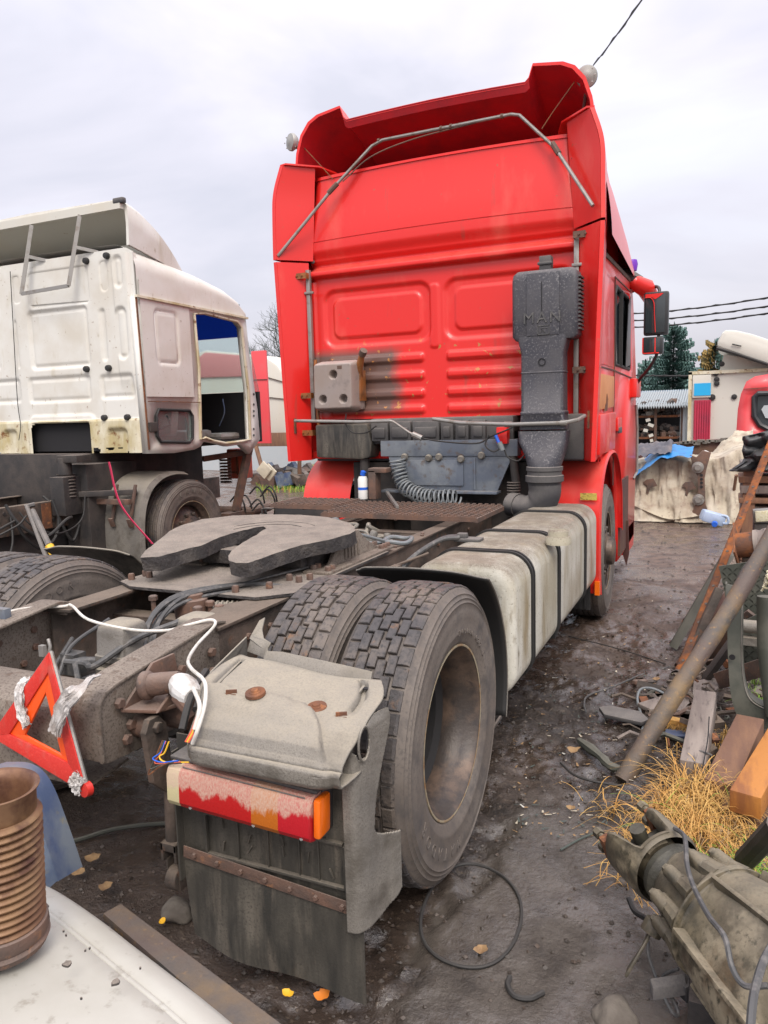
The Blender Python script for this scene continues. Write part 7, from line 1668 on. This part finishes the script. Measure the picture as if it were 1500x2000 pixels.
# red cab at right edge
yr = 11.3
rc = thing('red_cab', 'faded red cab shell with rounded dark side window at the right edge', 'truck cab', (5.5, yr, 0))
ol = [(1434, 925), (1437, 860), (1441, 800), (1447, 770), (1458, 745), (1475, 735), (1500, 731), (1600, 728), (1600, 925)]
bmx = bmesh.new(); E_ = []
wn = [(1474, 775), (1480, 769), (1600, 766), (1600-.1, 850), (1500, 838), (1484, 830), (1473, 812)]
vv_ = [bmx.verts.new(D(x, y, yr)) for x, y in ol]; E_ += [bmx.edges.new((vv_[i], vv_[(i+1) % len(vv_)])) for i in range(len(vv_))]
wn = [(x if x < 1599 else 1585, y) for x, y in wn]; vw = [bmx.verts.new(D(x, y, yr)) for x, y in wn]; E_ += [bmx.edges.new((vw[i], vw[(i+1) % len(vw)])) for i in range(len(vw))]
bmesh.ops.triangle_fill(bmx, edges=E_, use_beauty=True); bmx.verts.index_update(); mb = MB(); mb.add([v.co.copy() for v in bmx.verts], [[v.index for v in f.verts] for f in bmx.faces]); bmx.free()
o = mb.build('side_wall', 'faded_red', rc); m_ = o.modifiers.new('t', 'SOLIDIFY'); m_.thickness = .06
mb = MB(); rec = [D(x, y, yr-.01) for x, y in wn]; mb.tube(rec, .045, 8, closed=True); mb.build('window_rubber', 'mirror_black', rc)
mb = MB(); mb.prism([D(x, y, yr+.03) for x, y in wn], (0, .02, 0)); mb.build('window_pane', 'glass', rc)
mb = MB(); cc = [(1487, 800), (1492, 792), (1520, 790), (1540, 812), (1520, 822), (1495, 816)]; mb.prism([D(x, y, yr+.0) for x, y in cc], (0, .02, 0)); mb.build('rear_opening', 'corrugated_white', rc)
mb = MB(); mb.beam(D(1436, 862, yr-.02), D(1500, 858, yr-.02), .01, .01); mb.beam(D(1452, 760, yr-.02), D(1500, 757, yr-.02), .01, .01); mb.b2((D(1450, 925, yr+.5).x, yr+.1, 0), (D(1600, 925, yr).x, yr+1.8, 1.0)); mb.build('seams', 'maroon', rc)
# shed with open shelves of parts
ys_ = 16.5
sh = thing('parts_shed', 'corrugated open shed stacked with used engine parts', 'shed', (D(1290, 860, ys_).x, ys_, 0))
xl, xr2 = D(1215, 800, ys_).x, D(1352, 800, ys_).x; zr1 = D(1300, 795, ys_).z; zr2 = D(1300, 772, ys_+1).z
def corr(mb, x0, x1, fz0, fz1, y, n, amp=.03, dy=0):
    us = lin(x0, x1, n*4); A_, B_ = [], []
    for i, x in enumerate(us): o_ = amp*sin(i*pi/2); A_.append(Vector((x, y+o_, fz0))); B_.append(Vector((x, y+o_+dy, fz1)))
    mb.sheet(A_, B_, .006)
mb = MB(); us = lin(xl-.3, xr2+.1, 140); mb.sheet([(x, ys_-.35, zr1+.035*sin(i*pi/2)) for i, x in enumerate(us)], [(x, ys_+1.4, zr2+.1+.035*sin(i*pi/2)) for i, x in enumerate(us)], .01); mb.build('roof_sheet', 'corrugated_white', sh)
mb = MB(); corr(mb, xl-.3, xr2+.3, zr2-.1, D(1300, 766, ys_+1.5).z+.05, ys_+1.5, 34); mb.build('upper_cladding', 'corrugated_blue', sh)
mb = MB(); mb.b2((xl-.3, ys_+1.52, 0), (xr2, ys_+1.6, zr2)); mb.b2((xl-.3, ys_, -.05), (xr2, ys_+1.5, .02)); mb.build('back_wall', 'dark_hole', sh)
mb = MB(); corr(mb, xr2-.25, xr2+.15, 0, zr1+.1, ys_-.1, 3); mb.build('end_cladding', 'corrugated_white', sh)
for x in (xl+.2, D(1281, 820, ys_).x, D(1333, 820, ys_).x): mb = MB(); mb.b2((x-.03, ys_-.1, 0), (x+.03, ys_-.04, zr1)); mb.build('post', 'rust_brown', sh)
for z in (.35, .85, 1.35): mb = MB(); mb.b2((xl, ys_-.06, z), (xr2-.3, ys_+1.2, z+.05)); mb.build('shelf', 'rust', sh)
random.seed(31); mb = MB()
for k in range(420):
    z = random.choice((.40, .55, .90, 1.05, 1.40, 1.5, 1.62)); x = random.uniform(xl, xr2-.35); y = ys_+random.uniform(.0, .5); r = random.uniform(.03, .1); mb.cur = random.choice((0, 0, 0, 0, 0, 1, 2, 3, 0, 2))
    if random.random() < .5: mb.lathe([(0, r), (r*.6, r), (r, r*.4), (r, -r*.5), (0, -r*.6)], (x, y, z+r*.6), (random.uniform(-1, 1), random.uniform(-1, 0), random.uniform(-.3, 1)), 8)
    else: mb.box((x, y, z+r*.5), (r*2.2, r, r), Matrix.Rotation(random.uniform(0, 3), 3, 'Z'))
o = mb.build('stacked_parts', ['chassis_dark', 'tube_metal', 'rust_brown', 'grey_plastic'], sh); tag(o, kind='stuff')
mb = MB(); q0 = D(1266, 812, ys_-.15); 
for k in range(9): mb.box((q0.x+random.uniform(-.05, .1), ys_-.15, q0.z-.12*k-.1), (random.uniform(.06, .16), .05, .07), Matrix.Rotation(random.uniform(-.4, .4), 3, 'Y'))
mb.build('rags', 'container_white', sh)
# fence further back and horizon
def fence(x0, x1, y, h, m_, lab):
    mb = MB(); us = lin(x0, x1, int(abs(x1-x0)*6)); mb.sheet([(x, y+.03*(i % 2), 0) for i, x in enumerate(us)], [(x, y+.03*(i % 2), h) for i, x in enumerate(us)], .01); o = mb.build('corrugated_fence', m_); tag(o, lab, 'fence'); return o
fence(-16, -4.5, 17.0, 1.85, 'corrugated_white', 'pale corrugated fence far behind, seen between the two trucks')
fence(1.0, 14, 21, 2.2, 'corrugated_blue', 'bluish corrugated fence behind the open shed')
fence(-4.5, 1.0, 19, 2.0, 'corrugated_blue', 'bluish corrugated fence straight behind the red truck')
fence(14, 60, 21.5, 2.2, 'corrugated_white', 'pale corrugated fence far right behind the red cab')
fence(-60, -16.3, 17.5, 2.0, 'corrugated_blue', 'blue-grey corrugated fence far left behind the white cab')
# junk pile under canvas
yp = 9.3
pl = thing('canvas_pile', 'heap under dirty cream canvas, right of the red truck', 'covered heap', (3.0, yp, 0))
def cloth(fn, nu, nv, name, m_, parent, **k):
    mb = MB(); mb.grid(fn, lin(0, 1, nu), lin(0, 1, nv)); return mb.build(name, m_, parent, ang=70, **k)
gl, gr = D(1225, 1005, yp).x, D(1462, 1000, yp).x
def canv(u, v):
    x = lerp(gl, gr, u); top = lerp(.74, 1.02, u)*1.0+.05*sin(u*7); w = noise.fractal(Vector((u*9, v*2.2, 0)), .9, 2, 4)
    y = yp-.25+.5*smooth((v-.55)/.5)+.10*w-.05*(1-v); z = top*min(1, v*1.7)+.03*w+.02*sin(u*23)*v
    if v > .6: z += .10*(v-.6)
    return Vector((x+.03*w, y-.25*(1-v)**3, max(z, .012+.01*abs(w))))
cloth(canv, 110, 50, 'canvas', 'canvas', pl, fix=True)
mb = MB(); mb.b2((gl+.1, yp+.1, 0), (gr-.1, yp+1.2, .72)); mb.build('boxes', 'chassis_dark', pl, bev=.02)
def canv2(u, v):
    x = lerp(D(1374, 925, yp+.2).x, D(1470, 905, yp+.3).x, u); w = noise.fractal(Vector((u*5, v*4, 7)), .9, 2, 4)
    return Vector((x, yp+.15+.5*v+.05*w, lerp(.90, 1.02, u)+.28*smooth(u*1.6)*v+.04*w-.05))
cloth(canv2, 50, 30, 'canvas_fold', 'canvas', pl, fix=True)
mb = MB(); strap(mb, [D(1235, 985, yp-.45), D(1300, 1012, yp-.5), D(1345, 1010, yp-.5), D(1380, 1004, yp-.45)], .12, (0, -.9, .1)); mb.build('canvas_hem', 'canvas', pl)
def bt(u, v):
    x = lerp(D(1216, 925, yp-.3).x, D(1352, 900, yp-.3).x, u); w = noise.fractal(Vector((u*4, v*3, 3)), .9, 2, 4)
    return Vector((x, yp-.55+.75*v+.04*w, lerp(.62, .98, smooth(u*1.5))+.10*smooth(v*1.5)*(1-abs(u-.5))+.04*w-.06*(1-v)))
o = cloth(bt, 44, 24, 'blue_tarpaulin', 'blue_tarp', None, fix=True); tag(o, 'bright blue tarpaulin spread over the canvas heap', 'tarpaulin')
def gt(u, v):
    x = lerp(D(1236, 905, yp-.3).x, D(1312, 895, yp-.3).x, u); w = noise.fractal(Vector((u*5, v*5, 13)), .9, 2, 4)
    return Vector((x, yp-.45+.5*v, .93+.14*smooth(v*1.5)+.05*w+.04*u))
o = cloth(gt, 26, 16, 'grey_sheet', 'tarp_grey', None, fix=True); tag(o, 'crumpled dark grey sheet lying on the blue tarpaulin', 'sheet')
# maroon trough beam
mb = MB(); a0 = [(1240, 878), (1300, 866), (1350, 861), (1432, 856), (1435, 890), (1420, 905), (1375, 920), (1240, 935)]; mb.prism([D(x, y, yp+.9) for x, y in a0], (0, .12, 0)); o = mb.build('steel_trough', 'maroon', bev=.01); tag(o, 'long maroon steel trough with torn pale rim, behind the canvas heap', 'steel trough')
b = MB(); random.seed(8)
for k in range(26): p_ = lerp(D(1245, 876, yp+.88), D(1430, 857, yp+.88), k/25); b.box(p_+Vector((0, 0, random.uniform(-.02, .02))), (random.uniform(.05, .12), .06, random.uniform(.02, .06)))
tag(b.build('torn_rim', 'grey_plastic', o), kind='stuff')
# control arm leaning on the canvas
ca = thing('suspension_arm', 'dark steel suspension arm with two bushings, upright against the canvas heap', 'suspension arm', tuple(D(1365, 1010, yp-.42)))
q = [(1347, 888), (1360, 893), (1372, 880), (1389, 884), (1380, 915), (1376, 935), (1378, 985), (1386, 1010), (1346, 1010), (1356, 990), (1364, 975), (1362, 930), (1354, 915)]
mb = MB(); mb.prism([D(x, y, yp-.46) for x, y in q], (0, .07, 0)); mb.build('arm', 'rust_brown', ca, bev=.01)
for x, y in ((1363, 913), (1364, 976)): b = MB(); b.lathe([(0, .05), (.04, .05), (.045, .04), (.05, .02), (.075, .015), (.08, 0)], D(x, y, yp-.47), (0, -1, 0), 18); b.build('bushing', 'tube_metal', ca)
b = MB()
for y in (928, 936, 943, 951): b.lathe([(0, .002), (.018, .002), (.02, 0)], D(1370, y, yp-.465), (0, -1, 0), 10)
b.build('studs', 'dark_hole', ca)
mb = MB(); mb.prism([D(x, y, yp-.2) for x, y in ((1362, 930), (1368, 900), (1376, 879), (1384, 882), (1390, 905), (1391, 935))], (0, .04, 0)); tag(mb.build('white_scoop', 'white_plastic', bev=.01), 'white curved plastic piece behind the top of the suspension arm', 'plastic piece')
for (x0, y0, w_, lab) in ((1262, 945, 0, 'left of the two dark fan-shaped brackets on the canvas'), (1338, 950, 1, 'right of the two dark fan-shaped brackets on the canvas')):
    mb = MB(); q = [(0, -8), (14, -10), (22, 4), (8, 8), (4, 20), (0, 18), (2, 4), (-6, -2)]; mb.prism([D(x0+x, y0+y, yp-.42) for x, y in q], (0, .03, 0)); tag(mb.build('small_bracket', 'rust_brown', bev=.004), lab, 'bracket', 'brackets on the canvas')
# blue canister
cc = D(1392, 998, yp-.75); cn = thing('canister', 'pale blue plastic canister with blue cap lying by the suspension arm', 'canister', (cc.x, cc.y, 0))
mb = MB(); Rm = Matrix.Rotation(.32, 3, 'Y') @ Matrix.Rotation(.3, 3, 'Z'); mb.box((cc.x, cc.y, .12), (.30, .20, .15), Rm); mb.build('body', 'pale_blue_plastic', cn, bev=.04)
mb = MB(); mb.lathe([(0, .05), (.035, .05), (.04, .0)], (cc.x+.03, cc.y-.12, .055), (0, -1, -.1), 14); mb.build('cap', 'blue_plastic', cn)
mb = MB(); mb.tube(spline([(cc.x+.1, cc.y-.05, .16), (cc.x+.18, cc.y-.05, .14), (cc.x+.19, cc.y-.05, .06), (cc.x+.13, cc.y-.05, .05)], 5), .018, 8); mb.build('handle', 'pale_blue_plastic', cn)
# stick, pallets, black sheet on the right
mb = MB(); mb.tube([P(1425, 1012, z=.02), D(1438, 928, yp-.55)], .02, 6); mb.tube([D(1438, 928, yp-.55), D(1462, 935, yp-.5)], .015, 6); tag(mb.build('stick', 'wood_brown'), 'thin brown stick standing against the canvas near the pallets', 'stick')
yq = 6.2
pt_ = thing('pallet_stack', 'dark weathered wooden pallets stacked at the right edge', 'pallet stack', (D(1470, 1000, yq).x, yq, 0))
for i, (y0, y1) in enumerate(((903, 918), (930, 944), (948, 965), (972, 985))):
    mb = MB(); a, c_ = D(1446-3*(i % 2), y0, yq), D(1560, y1, yq); mb.b2((a.x, yq-.02, c_.z), (c_.x, yq+.5, a.z)); mb.build('plank', ('wood_grey', 'wood_brown', 'wood_grey', 'wood_brown')[i], pt_, bev=.01)
mb = MB(); a = D(1452, 915, yq); c_ = D(1490, 1005, yq); mb.b2((a.x, yq, 0), (a.x+.12, yq+.4, a.z)); mb.b2((a.x+.3, yq, 0), (a.x+.42, yq+.4, a.z)); mb.build('pallet_block', 'wood_brown', pt_, bev=.01)
mb = MB(); mb.b2((a.x-.02, yq+.05, 0), (a.x+.8, yq+.45, D(1450, 990, yq).z)); mb.build('lower_block', 'wood_grey', pt_, bev=.01)
def bs(u, v):
    x = lerp(D(1452, 850, yq-.1).x, D(1560, 845, yq-.1).x, u); w = noise.fractal(Vector((u*4, v*4, 1)), .9, 2, 4)
    return Vector((x-.12*(v > .75)*(v-.75)*4+.03*w, yq-.15+.1*w, lerp(D(1452, 851, yq).z, D(1452, 918, yq).z, v)+.12*u*(1-v)))
o = cloth(bs, 22, 22, 'black_sheet', 'mirror_black', None, fix=True); tag(o, 'torn black plastic sheet hanging over the pallet stack', 'plastic sheet'); m_ = o.modifiers.new('t', 'SOLIDIFY'); m_.thickness = .01
# spruces
def spruce(base, h, r, lab, seed, z0=.06, brown=0, n=7):
    random.seed(seed); t = thing('spruce_tree', lab, 'spruce', tuple(base), 'spruces beyond the sheds')
    mb = MB(); mb.tube([base, base+Vector((0, 0, h))], [h*.022, .01], 8); mb.build('trunk', 'bark', t)
    mb = MB(); lv = int(h*5.5)
    for i in range(lv):
        f = z0+(1-z0)*i/lv; z = h*f; rr = r*(1-f)**.85+.12; nb = random.randint(n, n+3); a0 = random.random()*6
        for k in range(nb):
            a = a0+2*pi*k/nb+random.uniform(-.25, .25); L_ = rr*random.uniform(.7, 1.15); d_ = Vector((cos(a), sin(a), 0)); up = .12 if f < .8 else .45
            z = h*f+random.uniform(-.12, .12); tip = base+Vector((0, 0, z))+d_*L_+Vector((0, 0, up*L_-.22*L_+random.uniform(-.1, .1)))
            st_ = base+Vector((0, 0, z+.1*L_)); m_ = max(5, int(L_*9))
            for j in range(1, m_+1):
                p_ = lerp(st_, tip, j/m_)+Vector((0, 0, -.25*L_*sin(j/m_*pi)*.4)); sd = Vector((-sin(a), cos(a), 0)); wl = (.12+.32*(1-j/m_))*min(1, L_)*random.uniform(.7, 1.2)
                for s_ in (1, -1):
                    for q in (0, 1):
                        e_ = p_+sd*wl*s_*(1-.4*q)+d_*wl*.6+Vector((0, 0, -.06-.10*q)); n_ = d_*.05
                        mb.cur = 1 if (brown and z > h*brown and s_ > 0) else 0
                        mb.add([p_-n_, p_+n_, e_+n_*.4, e_-n_*.4+Vector((0, 0, -.03))], [(0, 1, 2, 3)])
    mb.build('crown', ['spruce', 'spruce_brown'], t, fix=False); return t
b1 = D(1313, 820, 27); spruce(Vector((b1.x, 27, 0)), D(1316, 628, 27).z, 2.1, 'tall blue-green spruce just right of the truck mirrors', 1)
b2_ = D(1392, 820, 24); spruce(Vector((b2_.x, 24, 0)), D(1392, 662, 24).z, 1.5, 'partly browned spruce with drooping top beside the white spoiler', 2, brown=.72)
b3 = D(1262, 820, 30); spruce(Vector((b3.x, 30, 0)), D(1262, 700, 30).z, 1.3, 'short spruce half hidden behind the red cab', 3)
# bare tree at left, between the trucks
def bare(base, h, lab, seed, lean=0):
    random.seed(seed); t = thing('bare_tree', lab, 'tree', tuple(base), 'bare trees behind the trucks'); mb = MB()
    def br(p, d, L_, r, k):
        pts = [p]; dd = d.copy()
        for i in range(4):
            dd = (dd+Vector((random.uniform(-.22, .22), random.uniform(-.22, .22), random.uniform(-.06, .14)))).normalized(); pts.append(pts[-1]+dd*L_/4)
        mb.tube(pts, [lerp(r, r*.55, i/4) for i in range(5)], 5 if k > 1 else 7, cap=False)
        if k < 6:
            for i in range(2, 5):
                for _ in range(random.choice((1, 2)) if k < 5 else 1):
                    q = Vector((random.uniform(-1, 1), random.uniform(-1, 1), random.uniform(-.3, .9))).normalized(); br(pts[i], (dd*.75+q*.75).normalized(), L_*random.uniform(.5, .78), r*.52, k+1)
    br(base, Vector((lean, 0, 1)).normalized(), h*.34, h*.020, 0); mb.build('branches', 'bark', t, fix=False); return t
b4 = D(575, 860, 19); bare(Vector((b4.x, 19, 0)), D(530, 520, 19).z*1.15, 'bare leafless tree between the white cab and the red fairing', 5, -.12)
b5 = D(440, 860, 22); bare(Vector((b5.x, 22, 0)), 6.5, 'bare tree seen through the white cab windscreen', 8)
# overhead wires
def owire(a, b, sag, r, lab):
    mb = MB(); pts = [lerp(a, b, t)+Vector((0, 0, -sag*4*t*(1-t))) for t in lin(0, 1, 24)]
    mb.tube(pts, r, 6); mb.tube([p+Vector((0, .0, .03*sin(i*1.9))) for i, p in enumerate(pts)], r*.7, 5)
    tag(mb.build('overhead_wire', 'rubber'), lab, 'wire', 'overhead wires')
for (y0, y1, lab) in ((615, 562, 'uppermost of the three parallel wires at the right'), (617+3, 576+0, 'middle of the three parallel wires at the right'), (641, 594, 'lowest of the three parallel wires at the right')):
    a, c_ = D(1180, y0 if lab[0] != 'm' else 628, 26), D(1600, y1 if lab[0] != 'm' else 580, 22); owire(a, c_, .15, .022, lab)
owire(D(1180, 731, 22), D(1352, 734, 20), .02, .02, 'low dark wire running just above the shed roof')
owire(D(1560, -470, 4), D(1120, 172, 16), .15, .012, 'single wire slanting down from the top edge to the roof lamp')
# things behind, left
mb = MB(); a = D(494, 686, 10.5); c_ = D(528, 866, 10.5); mb.prism([D(x, y, 10.5) for x, y in ((490, 686), (518, 684), (528, 866), (500, 866))], (0, .06, 0)); fp2 = mb.build('fairing_panel', 'faded_red', bev=.012); tag(fp2, 'pinkish red upright fairing panel beyond the white cab', 'fairing')
mb = MB(); mb.beam(D(492, 742, 10.49), D(522, 741, 10.49), .01, .015); mb.build('seam', 'maroon', fp2)
tt_ = thing('white_truck_cab', 'pale cab front seen beyond the fairing panel and through the windscreen', 'truck cab', (-7.6, 12.6, 0))
mb = MB(); pr = [(380, 690), (400, 684), (470, 690), (518, 697), (540, 712), (556, 735), (560, 850), (380, 850)]; mb.prism([D(x, y, 12.3) for x, y in pr], (0, 1.6, 0)); mb.build('body', 'container_white', tt_, bev=.08)
mb = MB(); mb.prism([D(x, y, 12.25) for x, y in ((384, 700), (400, 688), (474, 694), (484, 735), (384, 738))], (0, .06, 0)); mb.build('sun_visor', 'faded_pink', tt_, bev=.03)
mb = MB(); mb.beam(D(515, 735, 12.28), D(560, 748, 12.28), .02, .02); mb.beam(D(515, 775, 12.28), D(560, 780, 12.28), .02, .02); mb.build('seam', 'chassis', tt_)
mb = MB(); mb.b2((D(490, 850, 12).x, 12, D(500, 872, 12).z), (D(600, 850, 12).x, 12.15, D(500, 846, 12).z)); tag(mb.build('wooden_beam', 'wood_brown', bev=.01), 'dark horizontal beam below the pale cab', 'beam')
mb = MB(); mb.tube([D(500, 872, 12), D(512, 915, 11.9)], .05, 8); tag(mb.build('wooden_post', 'wood_brown'), 'leaning brown post below the left end of the dark beam', 'post')
mb = MB(); mb.tube([D(585, 880, 13), D(585, 940, 13)], .05, 8); tag(mb.build('wooden_post', 'wood_brown'), 'upright brown post under the dark beam, nearer the red fairing', 'post')
bb = D(516, 918, 10.5); bxx = thing('beige_bin', 'tilted beige plastic lid resting on another, on the grass between the trucks', 'plastic lid', (bb.x, bb.y, .1))
mb = MB(); Rm = Matrix.Rotation(.75, 3, 'Y'); mb.box(bb, (.27, .06, .27), Rm); mb.build('lid', 'beige_plastic', bxx, bev=.03); mb = MB(); mb.box(bb+Vector((.06, .08, -.05)), (.27, .06, .27), Rm); mb.build('lid', 'beige_plastic', bxx, bev=.03)
mb = MB(); random.seed(6)
for k in range(60):
    x = random.uniform(500, 640); c_ = P(x, random.uniform(925, 950), z=.05); mb.cur = random.choice((0, 1, 2, 3)); mb.box((c_.x, c_.y, random.uniform(.05, .25)), (random.uniform(.1, .45), .2, random.uniform(.05, .35)), Matrix.Rotation(random.uniform(-1, 1), 3, 'Y'))
o = mb.build('scrap_row', ['rust_brown', 'blue_grey_plastic', 'wood_grey', 'chassis']); tag(o, 'bits of scrap lying along the fence', kind='stuff')
mb = MB(); c_ = P(563, 948, z=0); mb.prism([(c_.x-.2, c_.y, .0), (c_.x+.2, c_.y, 0), (c_.x+.25, c_.y+.2, .35), (c_.x-.15, c_.y+.2, .45)], (0, .02, 0)); tag(mb.build('grey_bag', 'tube_metal', bev=.01), 'grey scrap sheet propped beside the beige lid', 'scrap sheet')
mb = MB(); random.seed(12)
def ga():
    p_ = P(random.uniform(500, 625), random.uniform(938, 962), z=0); return p_
blades(mb, 900, ga, .16, .6, .8, .006); blades(mb, 700, lambda: P(random.uniform(600, 640), random.uniform(905, 935), z=0), .35, .8, .9, .014)
tag(mb.build('weeds', ['straw', 'green_grass'], fix=False), 'weeds along the far fence', kind='stuff')
# coloured junk seen below the white cab
mb = MB(); mb.tube([D(-60, 912, 8), D(36, 912, 8)], .10, 18); tag(mb.build('blue_barrel', 'blue_steel'), 'dark blue barrel lying behind the white truck frame', 'barrel')
mb = MB(); mb.b2((D(99, 892, 8).x, 8, D(99, 910, 8).z), (D(112, 892, 8).x, 8.2, D(99, 891, 8).z)); tag(mb.build('red_can', 'red_paint', bev=.02), 'small red can under the white cab', 'can')
mb = MB(); mb.tube([D(136, 912, 8), D(140, 893, 8), D(154, 893, 8), D(158, 912, 8)], .03, 8); mb.tube([D(136, 900, 8), D(158, 900, 8)], .02, 8); tag(mb.build('yellow_frame', 'yellow'), 'bent yellow tube frame under the white cab', 'frame')
mb = MB(); mb.b2((D(-60, 935, 7).x, 7, D(0, 935, 7).z), (D(140, 935, 7).x, 7.15, D(0, 918, 7).z)); tag(mb.build('far_beam', 'chassis'), 'dark steel beam lying behind the white truck', 'beam')
